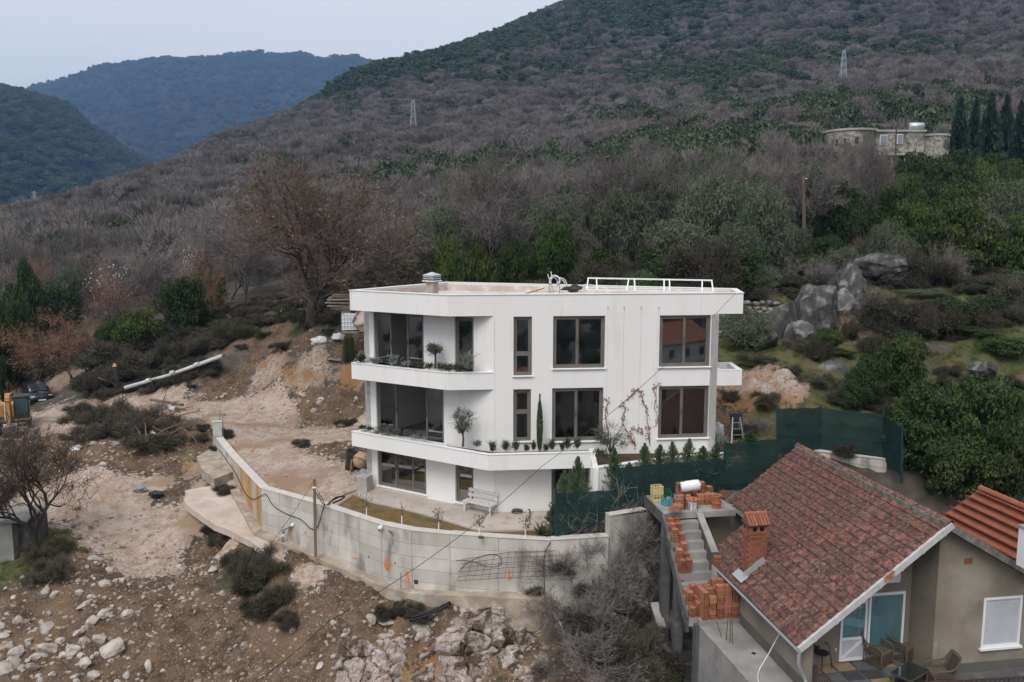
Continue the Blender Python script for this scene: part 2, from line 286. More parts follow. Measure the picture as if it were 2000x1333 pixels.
# --- ground class weights (inverse distance in map space)
CL = 'pbglk'
def classes(x, y, L):
    px = np.array([p.x for p, k in L]); py = np.array([p.y for p, k in L]); kk = np.array([CL.index(k) for p, k in L])
    q, r = pol(x, y); c, _ = pol(px, py); out = np.zeros((len(x), 5))
    for i in range(0, len(x), 4000):
        d = 1/(((q[i:i+4000, None]-c[None])**2).sum(-1)+1e-5)**1.6
        for k in range(5): out[i:i+4000, k] = d[:, kk == k].sum(1)
    return out/out.sum(1, keepdims=True)
def ground_material():
    m = bpy.data.materials.new('ground_mix'); m.use_nodes = True; n = m.node_tree; N = n.nodes; L = n.links; bs = N['Principled BSDF']; bs.inputs['Roughness'].default_value = .95; bs.inputs['Specular IOR Level'].default_value = .15
    g = N.new('ShaderNodeNewGeometry'); pos = g.outputs['Position']
    def nz(s, d=3, r=.6):
        t = N.new('ShaderNodeTexNoise'); t.inputs['Scale'].default_value = s; t.inputs['Detail'].default_value = d; t.inputs['Roughness'].default_value = r; L.new(pos, t.inputs['Vector']); return t.outputs['Fac']
    def mr(x, a, b, c=0., d=1.):
        q = N.new('ShaderNodeMapRange'); q.inputs[1].default_value = a; q.inputs[2].default_value = b; q.inputs[3].default_value = c; q.inputs[4].default_value = d; L.new(x, q.inputs[0]); return q.outputs[0]
    def mix(f, a, b):
        x = N.new('ShaderNodeMix'); x.data_type = 'RGBA'; L.new(f, x.inputs[0]) if not isinstance(f, float) else None
        for i, q in ((6, a), (7, b)):
            if isinstance(q, tuple): x.inputs[i].default_value = q+(1,)
            else: L.new(q, x.inputs[i])
        return x.outputs[2]
    def ma(op, a, b):
        x = N.new('ShaderNodeMath'); x.operation = op
        for i, q in ((0, a), (1, b)):
            if isinstance(q, (int, float)): x.inputs[i].default_value = q
            else: L.new(q, x.inputs[i])
        return x.outputs[0]
    n1, n2, n3, n4 = nz(.35, 2), nz(1.6, 4), nz(7, 3), nz(24, 2)
    vo = N.new('ShaderNodeTexVoronoi'); vo.inputs['Scale'].default_value = 9; L.new(pos, vo.inputs['Vector'])
    vo2 = N.new('ShaderNodeTexVoronoi'); vo2.inputs['Scale'].default_value = 3.2; L.new(pos, vo2.inputs['Vector'])
    peb = mr(vo.outputs['Distance'], .18, .30, 1, 0); rv = N.new('ShaderNodeSeparateColor'); L.new(vo.outputs['Color'], rv.inputs[0])
    pebm = ma('MULTIPLY', peb, mr(rv.outputs[0], .55, .6)); 
    pale = mix(mr(n2, .4, .62), (.44, .355, .29), (.29, .20, .135)); pale = mix(mr(n3, .45, .7), pale, (.48, .415, .365)); pale = mix(mr(n1, .48, .62), pale, (.30, .205, .14)); pale = mix(mr(n4, .60, .74), pale, (.25, .175, .12))
    soil = mix(mr(n2, .38, .62), (.080, .054, .036), (.16, .11, .074)); soil = mix(mr(n1, .52, .66), soil, (.19, .125, .072)); soil = mix(mr(n3, .52, .66), soil, (.205, .15, .108)); soil = mix(mr(n4, .55, .7), soil, (.06, .042, .03)); soil = mix(pebm, soil, (.24, .21, .19))
    gras = mix(mr(n2, .35, .6), (.058, .078, .024), (.115, .108, .052)); gras = mix(mr(n3, .5, .7), gras, (.05, .07, .02)); gras = mix(mr(n1, .55, .65), gras, (.13, .10, .055))
    litt = mix(mr(n2, .35, .65), (.075, .064, .055), (.115, .10, .088)); litt = mix(mr(n1, .5, .65), litt, (.05, .055, .028))
    rock = mix(mr(n2, .35, .62), (.42, .36, .31), (.26, .19, .14)); rock = mix(mr(n3, .55, .66), rock, (.11, .08, .06)); rock = mix(mr(n1, .47, .60), rock, (.27, .15, .07))
    at = N.new('ShaderNodeAttribute'); at.attribute_name = 'cls'; sp = N.new('ShaderNodeSeparateColor'); L.new(at.outputs['Color'], sp.inputs[0])
    wob = ma('MULTIPLY', ma('ADD', ma('SUBTRACT', n2, .5), ma('MULTIPLY', ma('SUBTRACT', n3, .5), .9)), 1.3)
    def th(x): return mr(ma('ADD', x, wob), .38, .56)
    c = litt
    c = mix(th(sp.outputs[1]), c, gras); c = mix(th(sp.outputs[2]), c, soil); c = mix(th(at.outputs['Alpha']), c, rock); c = mix(th(sp.outputs[0]), c, pale)
    L.new(c, bs.inputs['Base Color'])
    b = N.new('ShaderNodeBump'); b.inputs['Strength'].default_value = .9; b.inputs['Distance'].default_value = .12
    h = ma('ADD', ma('MULTIPLY', n3, .7), ma('ADD', ma('MULTIPLY', n4, .35), ma('MULTIPLY', peb, .12))); L.new(h, b.inputs['Height']); L.new(b.outputs[0], bs.inputs['Normal'])
    MATS['ground_mix'] = m
ground_material()
def sheet(name, X, Y, Z, cls=None, mat='ground_mix'):
    ny, nx = X.shape; co = np.stack([X, Y, Z], -1).reshape(-1, 3); idx = np.arange(ny*nx).reshape(ny, nx)
    q = np.stack([idx[:-1, :-1], idx[:-1, 1:], idx[1:, 1:], idx[1:, :-1]], -1).reshape(-1, 4)
    me = bpy.data.meshes.new(name); me.vertices.add(len(co)); me.vertices.foreach_set('co', co.ravel())
    me.loops.add(q.size); me.loops.foreach_set('vertex_index', q.ravel()); me.polygons.add(len(q)); me.polygons.foreach_set('loop_start', np.arange(0, q.size, 4)); me.polygons.foreach_set('loop_total', np.full(len(q), 4))
    me.update(); me.validate(); me.polygons.foreach_set('use_smooth', [True]*len(q))
    if cls is not None:
        a = me.color_attributes.new('cls', 'FLOAT_COLOR', 'POINT')
        c = np.stack([cls[:, 0], cls[:, 2], cls[:, 1], cls[:, 4]], -1); a.data.foreach_set('color', c.astype(np.float32).ravel())
    me.materials.append(MATS[mat]); o = bpy.data.objects.new(name, me); COL.objects.link(o); return o
xs = np.arange(-46, 46.1, .28); ys = np.arange(12, 82.1, .28); X, Y = np.meshgrid(xs, ys); x = X.ravel(); y = Y.ravel()
Z = height(x, y); up = inpoly(x, y, UPPOLY)
cls = np.where(up[:, None], classes(x, y, COMMON+UP), classes(x, y, COMMON+LOW))
rough = np.where(up, .05, .24)*cls[:, 0]+.55*cls[:, 1]+.22*cls[:, 2]+.35*cls[:, 3]+.95*cls[:, 4]
flat = inpoly(x, y, [(-9, 35), (-3, 29), (9, 29), (12, 36), (10, 40), (-4, 42.5), (-7.5, 39)]) & up
rough[flat] *= .08
Z = Z+rough*(fbm(x*.55, y*.55, 5, .66)*1.1)+rough*.5*np.abs(fbm(x*1.7+9, y*1.7, 3, .6))
tm = inpoly(x, y, [(-7.2, 36.0), (-9.3, 35.2), (-3.2, 30.2), (4, 30.2), (3.4, 33.6), (-.6, 33.6), (-6.4, 37)]) & up
Z = np.where(tm, np.minimum(Z, -.16), Z)
nearw = np.full(len(x), 9.)
for (_ax, _ay), (_bx, _by) in zip(WALL[:-1], WALL[1:]):
    _t = np.clip(((x-_ax)*(_bx-_ax)+(y-_ay)*(_by-_ay))/((_bx-_ax)**2+(_by-_ay)**2), 0, 1); nearw = np.minimum(nearw, np.hypot(x-_ax-_t*(_bx-_ax), y-_ay-_t*(_by-_ay)))
Z = np.where((~up) & (nearw < .6), height(x, y)-.05, Z)
# wheel ruts on the works track
Z = Z-.05*cls[:, 0]*(np.sin((x*.8+y*.55)*2.1+fbm(x*.2, y*.2, 2)*6) > .55)
struct(sheet('ground', X, Y, Z.reshape(X.shape), cls))
GZ = Z.reshape(X.shape)
def gz(x, y):
    """height of the finished near ground"""
    i = (y-12)/.28; j = (x+46)/.28
    if 0 <= i < GZ.shape[0]-1 and 0 <= j < GZ.shape[1]-1:
        a, b = int(i), int(j); fi, fj = i-a, j-b
        return float((GZ[a, b]*(1-fj)+GZ[a, b+1]*fj)*(1-fi)+(GZ[a+1, b]*(1-fj)+GZ[a+1, b+1]*fj)*fi)
    return hz(x, y)
th = np.concatenate([np.arange(-180, -50, 5), np.arange(-50, 50, .5), np.arange(50, 180.1, 5)]); rr = np.geomspace(3, 1000, 150)
T, RR = np.meshgrid(np.radians(th), rr); X = RR*np.sin(T); Y = RR*np.cos(T); x = X.ravel(); y = Y.ravel()
Z = height(x, y)+fbm(x*.02, y*.02, 5, .55)*np.clip((np.hypot(x, y)-80)*.03, 0, 5)
ins = (np.abs(x) < 44.5) & (y > 13.5) & (y < 80.5); Z = np.where(ins, Z-3, Z)
cl = classes(x, y, COMMON)
struct(sheet('hillside', X, Y, Z.reshape(X.shape), cl)); 
# --- far mountains
mk('mountain_cover', (.018, .022, .018), (.040, .038, .034), scale=.02, detail=9, rough=1, bump=1, bscale=.08, coord='World', c3=(.07, .065, .06), s3=.006, lo3=.62, hi3=.72, bdist=12, spec=.05, lo=.4, hi=.6)
def mountain(name, r0, r1, ridge, zb, seed):
    th = np.radians(np.linspace(-48, 30, 260)); k = 120; t = np.linspace(0, 1.25, k); T, TT = np.meshgrid(th, t)
    us = np.array([q[0] for q in ridge]); vv = np.array([q[1] for q in ridge]); U = 1000+np.tan(th)*FPX*1.0; V = np.interp(U, us, vv)
    sl = np.array([ray(u, v)[1]*math.cos(a) for u, v, a in zip(U, V, th)]); RR = r0+(r1-r0)*TT
    zr = ZC+sl*r1; prof = np.where(TT <= 1, np.sin(np.clip(TT, 0, 1)*math.pi/2)**1.25, 1-(TT-1)*1.4)
    X = RR*np.sin(T); Y = RR*np.cos(T); g = fbm(X/(r1*.055)+seed, Y/(r1*.11)+seed, 5, .55); g2 = np.abs(fbm(T*22+seed, TT*2.2, 4, .5))
    Z = zb+(zr[None]-zb)*prof+(g*.12-g2*.16)*np.abs(zr[None]-zb).mean()*np.clip(1.06-np.abs(TT-.45)*1.9, 0, 1)
    return struct(sheet(name, X, Y, Z, None, 'mountain_cover'))
mountain('mountain_spur', 700, 1500, [(-600, 60), (-200, 130), (0, 178), (60, 192), (150, 216), (210, 268), (260, 300), (420, 400), (600, 470), (1200, 700), (2500, 900)], -60, 3)
mountain('mountain_ridge', 1500, 3200, [(-600, 260), (0, 215), (80, 190), (200, 153), (350, 130), (400, 127), (450, 126), (530, 116), (600, 121), (650, 127), (700, 128), (760, 140), (1000, 160), (2500, 200)], -80, 11)
# ================================================================ THE WHITE VILLA
mk('render_white', (.80, .79, .765), (.77, .755, .725), scale=.6, rough=.9, bump=.15, bscale=55, coord='World', spec=.2, bdist=.01, c3=(.68, .655, .61), s3=1.6, lo3=.58, hi3=.82, stretch=(1.6, 1.6, .22))
mk('coping', (.82, .82, .81), rough=.4, spec=.5)
mk('frame_bronze', (.165, .148, .128), (.19, .172, .15), scale=3, rough=.45, metal=.2)
mk('frame_dark', (.05, .047, .045), rough=.4)
mk('roof_screed', (.58, .52, .47), (.47, .40, .35), scale=.9, rough=.9, coord='World', c3=(.68, .64, .60), s3=2.5, bump=.2, bscale=20)
mk('inner_plaster', (.62, .56, .48), (.50, .45, .38), scale=.8, rough=.95, coord='World', bump=.2)
mk('inner_block', (.52, .41, .30), (.42, .32, .22), scale=1.3, rough=.95, coord='World')
mk('inner_floor', (.48, .46, .43), (.36, .34, .32), scale=1.1, rough=.9, coord='World')
mk('soil_bed', (.06, .038, .026), (.10, .065, .045), scale=5, rough=1, bump=.8, bscale=14, coord='World', bdist=.05)
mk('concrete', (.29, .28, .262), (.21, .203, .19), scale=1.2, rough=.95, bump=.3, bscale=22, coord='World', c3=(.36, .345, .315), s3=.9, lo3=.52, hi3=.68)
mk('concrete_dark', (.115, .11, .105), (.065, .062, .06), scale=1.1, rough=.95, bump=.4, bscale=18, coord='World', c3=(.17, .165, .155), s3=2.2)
mk('concrete_block', (.34, .31, .28), (.44, .40, .36), scale=2, rough=.95, bump=.3, bscale=15)
mk('paving', (.50, .44, .39), (.40, .34, .29), scale=.8, rough=.92, coord='World', bump=.25, bscale=25, c3=(.30, .27, .24), s3=2.2, lo3=.58, hi3=.72)
mk('hook_steel', (.25, .25, .25), rough=.4, metal=.8)
glassmat('glass', (.66, .70, .70), 1.5)
FA, FP0 = R(5.26), Vector((-2.55, 33.05, 0)); FD = Vector((math.cos(FA), math.sin(FA), 0)); FN = Vector((FD.y, -FD.x, 0))      # front facade, outward normal FN
WP0 = Vector((-6.49, 36.75, 0)); WD = Vector((.8525, -.5227, 0)); WN = Vector((-.5227, -.8525, 0))                               # left wing wall
def on(u, v, p0, d):
    a, b = ray(u, v); n = Vector((-d.y, d.x)); y = (p0.x*n.x+p0.y*n.y)/(a*n.x+n.y); return (a*y-p0.x)*d.x+(y-p0.y)*d.y, ZC+b*y
Q = Vector((-.69, 33.222, 0)); RT = FP0+FD*10.98
villa = thing('modern_house', 'white flat-roofed three-storey villa with bronze windows and planter balconies', 'house', (1.5, 36.5, 0))
def wall(p0, d, n, s0, s1, z0, z1, holes, name, parent, mat, th=.3):
    """wall slab in the plane p0 + s d, outer face on the plane, with window openings"""
    ss = sorted({s0, s1, *[h[i] for h in holes for i in (0, 1)]}); zs = sorted({z0, z1, *[h[i] for h in holes for i in (2, 3)]}); b = MB()
    pt = lambda s, z, k: (p0+d*s-n*(th*k)+Vector((0, 0, z)))
    def inh(s, z): return any(h[0] < s < h[1] and h[2] < z < h[3] for h in holes)
    for i in range(len(ss)-1):
        for j in range(len(zs)-1):
            a, c, e, g = ss[i], ss[i+1], zs[j], zs[j+1]
            if inh((a+c)/2, (e+g)/2): continue
            b.quad(pt(a, e, 0), pt(c, e, 0), pt(c, g, 0), pt(a, g, 0)); b.quad(pt(c, e, 1), pt(a, e, 1), pt(a, g, 1), pt(c, g, 1))
    for a, c, e, g in list(holes)+[(s1, s0, z1, z0)]:
        b.quad(pt(a, e, 0), pt(c, e, 0), pt(c, e, 1), pt(a, e, 1)); b.quad(pt(a, g, 1), pt(c, g, 1), pt(c, g, 0), pt(a, g, 0))
        b.quad(pt(a, e, 1), pt(a, g, 1), pt(a, g, 0), pt(a, e, 0)); b.quad(pt(c, e, 0), pt(c, g, 0), pt(c, g, 1), pt(c, e, 1))
    return b.build(name, mat, parent)
def window(parent, p0, d, n, s0, s1, z0, z1, splits=(), openi=None, hsplit=None, sill=True, rec=.13, sash=.085, glass='glass'):
    """aluminium window: outer frame, one sash and pane for each leaf"""
    T = lambda s, z, k: p0+d*s-n*k+Vector((0, 0, z)); fr = MB(); w = .06
    M = Matrix((d, -n, Vector((0, 0, 1)))).transposed().to_4x4()
    def bx(b, a, c, e, g, k, t, mat=None): b.box(T((a+c)/2, (e+g)/2, k), (c-a, t, g-e), M=M, mat=mat)
    for a, c, e, g in ((s0, s0+w, z0, z1), (s1-w, s1, z0, z1), (s0+w, s1-w, z0, z0+w), (s0+w, s1-w, z1-w, z1)): bx(fr, a, c, e, g, rec, .10)
    f = fr.build('window', 'frame_bronze', parent)
    if hsplit: cells = [(s0+w, s1-w, z0+w, hsplit), (s0+w, s1-w, hsplit, z1-w)]
    else:
        e = [s0+w]+list(splits)+[s1-w]; cells = [(e[i], e[i+1], z0+w, z1-w) for i in range(len(e)-1)]
    for i, (a, c, e, g) in enumerate(cells):
        if openi == i: continue
        k = rec+(.03 if i % 2 else -.012); o = .02 if not hsplit else 0; sb = MB()
        a2, c2 = a-(o if i else 0), c+(o if i < len(cells)-1 else 0)
        for q in ((a2, a2+sash, e, g), (c2-sash, c2, e, g), (a2+sash, c2-sash, e, e+sash), (a2+sash, c2-sash, g-sash, g)): bx(sb, *q, k, .045)
        sb.build('sash', 'frame_bronze', f)
        pb = MB(); bx(pb, a2+sash-.004, c2-sash+.004, e+sash-.004, g-sash+.004, k, .012); pb.build('pane', glass, f)
        if len(cells) > 1 and not hsplit and (g-e) > 1.5 and i != 1:
            hb = MB(); bx(hb, (c2-.045) if i == 0 else (a2+.02), (c2-.02) if i == 0 else (a2+.045), (e+g)/2-.12, (e+g)/2+.12, k-.035, .03); hb.build('handle', 'frame_dark', f)
    if sill: sl = MB(); bx(sl, s0-.05, s1+.05, z0-.035, z0-.003, .04, .24); sl.build('window_sill', 'coping', f)
def fw(u0, v0, u1, v1): a, t = on(u0, v0, FP0, FD); c, b = on(u1, v1, FP0, FD); return [a, c, b, t]
fs = lambda u: on(u, 700, FP0, FD)[0]
ws = lambda u, v=750: on(u, v, WP0, WD)[0]
F_TOP = [fw(1003, 619, 1039, 734), fw(1080.5, 618, 1181, 719), fw(1289, 616.6, 1386, 716)]
F_MID = [fw(1002.5, 761, 1037, 862), fw(1078.5, 759, 1177.5, 861), fw(1287, 755, 1382.5, 855)]
W_TOP = [[ws(732), ws(828.5), 5.33, 7.93], [ws(888.5), ws(925.5), 5.28, 7.93]]
W_MID = [[ws(734), ws(866.5, 800), 2.40, 4.98]]
W_GND = [[ws(737, 900), ws(832, 900), .17, 2.02], [ws(889, 940), ws(924.5, 940), .14, 2.02]]
sQ = (Q-WP0).length; sR = 10.98; fQ = (Q-FP0).length
wall(WP0, WD, WN, 0, sQ, 0, 8.05, W_TOP+W_MID+W_GND, 'wing_wall', villa, 'render_white')
DOOR = [on(1077, 960, FP0, FD)[0], on(1150, 960, FP0, FD)[0], .03, 2.03]
wall(FP0, FD, FN, fQ, sR, 0, 8.05, F_TOP+F_MID+[DOOR], 'front_wall', villa, 'render_white')
BL = WP0-WN*4.9; BR = RT-FN*2.3
def plainwall(a, b_, name, z0=0, z1=8.05, th=.3, mat='render_white'):
    d = (b_-a); l = d.length; d.normalize(); n = Vector((d.y, -d.x, 0)); return wall(a, d, n, 0, l, z0, z1, [], name, villa, mat, th)
plainwall(BL, WP0, 'side_wall'); plainwall(RT, BR, 'side_wall'); plainwall(BR, BL, 'back_wall')
FL = [WP0-WN*.3+WD*.3, Q-WN*.3-FN*.25, RT-FN*.3-FD*.3, BR+FN*.3-FD*.3, BL+WN*.3+WD*.3]
for z, t, mm in ((.12, .1, 'inner_floor'), (2.30, .24, 'inner_floor'), (5.22, .22, 'inner_floor')):
    MB().prism([(q.x, q.y) for q in FL], z-t, z).build('floor_slab', mm, villa)
for z in (2.055, 4.99, 8.04): MB().prism([(q.x, q.y) for q in FL], z-.02, z).build('ceiling', 'inner_plaster', villa)
# inner partitions seen through the glass
for a, b_, m in ((Vector((-2.9, 39.2, 0)), Vector((.9, 36.6, 0)), 'inner_block'), (Vector((.6, 33.7, 0)), Vector((.9, 37, 0)), 'inner_plaster'), (Vector((.9, 36.6, 0)), Vector((8.3, 35.9, 0)), 'inner_plaster'), (Vector((4.7, 34.0, 0)), Vector((4.9, 36.2, 0)), 'inner_plaster'), (Vector((-2.6, 34.9, 0)), Vector((-1.2, 37.5, 0)), 'inner_block')):
    d = (b_-a).normalized()
    for z0, z1 in ((.13, 2.03), (2.31, 4.96), (5.23, 8.01)): MB().bar(a+Vector((0, 0, (z0+z1)/2)), b_+Vector((0, 0, (z0+z1)/2)), .15, z1-z0).build('partition', m, villa)
def midsplit(w, u): return [on(u, 700, FP0, FD)[0]]
window(villa, FP0, FD, FN, *F_TOP[0], hsplit=on(1003, 692, FP0, FD)[1]); window(villa, FP0, FD, FN, *F_TOP[1], [fs(1128)]); window(villa, FP0, FD, FN, *F_TOP[2], [fs(1337)])
window(villa, FP0, FD, FN, *F_MID[0], hsplit=on(1003, 806, FP0, FD)[1]); window(villa, FP0, FD, FN, *F_MID[1], [fs(1127)]); window(villa, FP0, FD, FN, *F_MID[2], [fs(1335)])
window(villa, WP0, WD, WN, *W_TOP[0], [ws(763), ws(794)], openi=1); window(villa, WP0, WD, WN, *W_TOP[1])
window(villa, WP0, WD, WN, *W_MID[0], [ws(772, 800), ws(830, 800)], openi=1)
window(villa, WP0, WD, WN, *W_GND[0], [ws(771, 900), ws(803, 900)]); window(villa, WP0, WD, WN, *W_GND[1])
window(villa, FP0, FD, FN, *DOOR, [(DOOR[0]+DOOR[1])/2], sill=False, rec=.2)
# --- roof band with parapet, deck and coping
RO = [Vector(q) for q in ((-6.87, 35.70, 0), (-2.55, 33.05, 0), (9.37, 34.147, 0), (9.75, 36.75, 0), (-3.25, 41.5, 0))]
def inset(poly, d):
    n = len(poly); out = []
    for i in range(n):
        a, b_, c = poly[i-1], poly[i], poly[(i+1) % n]; d1 = (b_-a).normalized(); d2 = (c-b_).normalized(); n1 = Vector((-d1.y, d1.x, 0)); n2 = Vector((-d2.y, d2.x, 0))
        out.append(b_+(n1+n2)/(1+n1.dot(n2))*d)
    return out
xy = lambda L: [(q.x, q.y) for q in L]
def ring(b, outer, inner, z0, z1, mat=None, close=True):
    n = len(outer); k = n if close else n-1
    for i in range(k):
        j = (i+1) % n; o0, o1, i0, i1 = outer[i], outer[j], inner[i], inner[j]; V = lambda p, z: (p.x, p.y, z)
        b.quad(V(o0, z0), V(o1, z0), V(o1, z1), V(o0, z1), mat); b.quad(V(i1, z0), V(i0, z0), V(i0, z1), V(i1, z1), mat)
        b.quad(V(o0, z1), V(o1, z1), V(i1, z1), V(i0, z1), mat); b.quad(V(o1, z0), V(o0, z0), V(i0, z0), V(i1, z0), mat)
RO2 = inset(RO, .22); b = MB(); ring(b, RO, RO2, 8.05, 8.88); b.build('roof_band', 'render_white', villa)
MB().prism(xy(inset(RO, .2)), 8.055, 8.52).build('roof_deck', 'roof_screed', villa)
b = MB(); ring(b, inset(RO, .223), inset(RO, .27), 8.5, 8.80); b.build('parapet_lining', 'roof_screed', villa)
b = MB(); ring(b, inset(RO, -.03), inset(RO, .25), 8.88, 8.905); b.build('coping', 'coping', villa)
# --- balcony band with planter, second floor (left wing) and its stub at the right end
S2 = [Vector(q) for q in ((-6.87, 35.70, 0), (-2.55, 33.05, 0))]+[FP0+FD*(fQ-.003)]
def band(path, th, z0, z1, name, n_in, cop=True):
    """open band along a path, th thick towards the house"""
    inn = []
    for i, p in enumerate(path):
        if i == 0: d = (path[1]-path[0]).normalized(); n = Vector((-d.y, d.x, 0)); inn.append(p+n*th)
        elif i == len(path)-1: d = (path[-1]-path[-2]).normalized(); n = Vector((-d.y, d.x, 0)); inn.append(p+n*th)
        else:
            d1 = (p-path[i-1]).normalized(); d2 = (path[i+1]-p).normalized(); n1 = Vector((-d1.y, d1.x, 0)); n2 = Vector((-d2.y, d2.x, 0)); inn.append(p+(n1+n2)/(1+n1.dot(n2))*th)
    b = MB(); ring(b, path, inn, z0, z1, close=False)
    V = lambda p, z: (p.x, p.y, z)
    b.quad(V(inn[0], z0), V(path[0], z0), V(path[0], z1), V(inn[0], z1)); b.quad(V(path[-1], z0), V(inn[-1], z0), V(inn[-1], z1), V(path[-1], z1))
    b.build(name, 'render_white', villa)
    if cop:
        c = MB(); o2 = [p+(p-q).normalized()*.025 for p, q in zip(path, inn)]; i2 = [q+(q-p).normalized()*.02 for p, q in zip(path, inn)]; ring(c, o2, i2, z1, z1+.025, close=False); c.build('coping', 'coping', villa)
    return inn
in2 = band(S2, .16, 5.1, 5.78, 'balcony_band', 1)
endL = WP0-WN*.02
MB().prism(xy([S2[0]+WN*-.005, S2[1]+Vector((0, .01, 0)), S2[2]+Vector((0, .01, 0)), Q+Vector((.0, .05, 0)), WP0+WN*.003]), 5.1, 5.24).build('balcony_slab', 'render_white', villa)
MB().prism(xy([S2[0]-WN*.16+WD*.03, in2[1], in2[2]-FD*.05, Q+WN*.10-WD*.35, WP0+WN*.34+WD*.05]), 5.23, 5.60).build('planter_soil', 'soil_bed', villa)
MB().bar(S2[0]-WN*.163+WD*.075+Vector((0, 0, 5.44)), WP0+WN*.003+WD*.075+Vector((0, 0, 5.44)), .15, .676).build('planter_end', 'render_white', villa)
kb = MB(); kb.bar(WP0+WN*.36+WD*.16+Vector((0, 0, 5.42)), Q+WN*.36-WD*1.2+Vector((0, 0, 5.42)), .06, .42); kb.build('planter_kerb', 'render_white', villa)
ST = [RT+FD*.0005+FN*.0, FP0+FD*12.03, FP0+FD*12.03-FN*2.0+FD*.25, RT-FN*2.0+FD*.003]
b = MB(); STi = inset(ST, .2); ring(b, ST, STi, 5.1, 5.72); b.build('balcony_stub', 'render_white', villa); MB().prism(xy(inset(ST, .19)), 5.1, 5.25).build('stub_floor', 'roof_screed', villa)
b = MB(); ring(b, inset(ST, -.012), inset(ST, .212), 5.722, 5.745); b.build('coping', 'coping', villa)
# --- first-floor planter band
S1 = [Vector(q) for q in ((-7.02, 36.12, 0), (-.95, 32.22, 0), (2.92, 32.575, 0), (3.12, 31.55, 0))]
in1 = band(S1[:3]+[Vector((3.12, 32.59, 0))], .16, 2.05, 2.68, 'planter_band', 1)
MB().prism(xy([S1[0]-WN*.01, S1[1]+Vector((0, .012, 0)), S1[2]+Vector((0, .012, 0)), FP0+FD*5.5+FN*.003, Q+Vector((0, -.004, 0)), WP0+WN*.003]), 2.05, 2.22).build('balcony_slab', 'render_white', villa)
MB().prism(xy([S1[0]-WN*.16+WD*.02, in1[1], in1[2]+Vector((.18, 0, 0)), FP0+FD*5.7+FN*.004, Q+Vector((-.02, -.01, 0)), WP0+WN*.3+WD*.2]), 2.21, 2.52).build('planter_soil', 'soil_bed', villa)
MB().bar(S1[0]-WN*.163+WD*.075+Vector((0, 0, 2.37)), WP0+WN*.003+WD*.075+Vector((0, 0, 2.37)), .15, .6).build('planter_end', 'render_white', villa)
kb = MB(); kb.bar(WP0+WN*.2+WD*.3+Vector((0, 0, 2.42)), WP0+WN*.2+WD*4.6+Vector((0, 0, 2.42)), .08, .4); kb.build('planter_kerb', 'render_white', villa)
# hooks for climbers, in a row high on the facade, and the wires hanging from them
for u in (1187, 1218.5, 1252, 1286):
    s, z = on(u, 600, FP0, FD); p = FP0+FD*s+Vector((0, 0, z)); MB().tube([p-FN*.01, p+FN*.07, p+FN*.08+Vector((0, 0, -.05))], .014, 6).build('hook', 'hook_steel', villa)
    MB().tube([p+FN*.04, p+FN*.03-Vector((0, 0, 4.9))], .0022, 4).build('climbing_wire', 'hook_steel', villa)
# ground-floor terrace and the white planter wall on the right, which belongs to the house
ter = MB().prism([(-7.0, 36.6)]+[(q.x, q.y) for q in (PZ(700, 968, .02), PZ(721, 979, .02), PZ(806, 998, .02), PZ(873, 1017, .02), PZ(941, 1038, .02), PZ(1038, 1034, .02), PZ(1095, 1034, .02))]+[(3.1, 31.5), (3.1, 33.4), (2.0, 33.36), (-.69, 33.2), (-6.49, 36.74)], -.18, .02).build('terrace', 'paving'); struct(ter)
PWp = [Vector((3.12, 31.5, 0)), P(1300, 890, 33.0), P(1417, 877, 34.0)]
for q in PWp: q.z = 0
pw = thing('planter_wall', 'long white planter wall running right from the house behind the green fence', 'wall', (5, 32, 0))
b = MB()
for a, c, z1, z2 in ((PWp[0], PWp[1], 2.33, 2.30), (PWp[1], PWp[2], 2.30, 2.25)):
    d = (c-a).normalized(); n = Vector((-d.y, d.x, 0)); b.prism([(a.x, a.y), (c.x, c.y), (c.x+n.x*.2, c.y+n.y*.2), (a.x+n.x*.2, a.y+n.y*.2)], -.6, [z1, z2, z2, z1])
b.prism([(3.12, 31.5), (3.32, 31.5), (3.32, 33.3), (3.12, 33.3)], -.6, [2.325, 2.325, 2.66, 2.66]); b.build('masonry', 'render_white', pw)
b = MB()
for a, c, z1, z2 in ((PWp[0], PWp[1], 2.335, 2.305), (PWp[1], PWp[2], 2.305, 2.255)):
    d = (c-a).normalized(); n = Vector((-d.y, d.x, 0)); b.prism([(a.x-n.x*.03, a.y-n.y*.03), (c.x-n.x*.03, c.y-n.y*.03), (c.x+n.x*.23, c.y+n.y*.23), (a.x+n.x*.23, a.y+n.y*.23)], [z1, z2, z2, z1], [z1+.03, z2+.03, z2+.03, z1+.03])
b.build('coping', 'coping', pw)
MB().prism([(3.32, 31.72), (PWp[1].x, PWp[1].y+.2), (PWp[2].x, PWp[2].y+.2), (RT.x+.6, RT.y+.2), (RT.x, RT.y-.01), (3.32, 33.57)], 1.2, [2.15, 2.12, 2.1, 2.28, 2.3, 2.35]).build('planter_soil', 'soil_bed', pw)
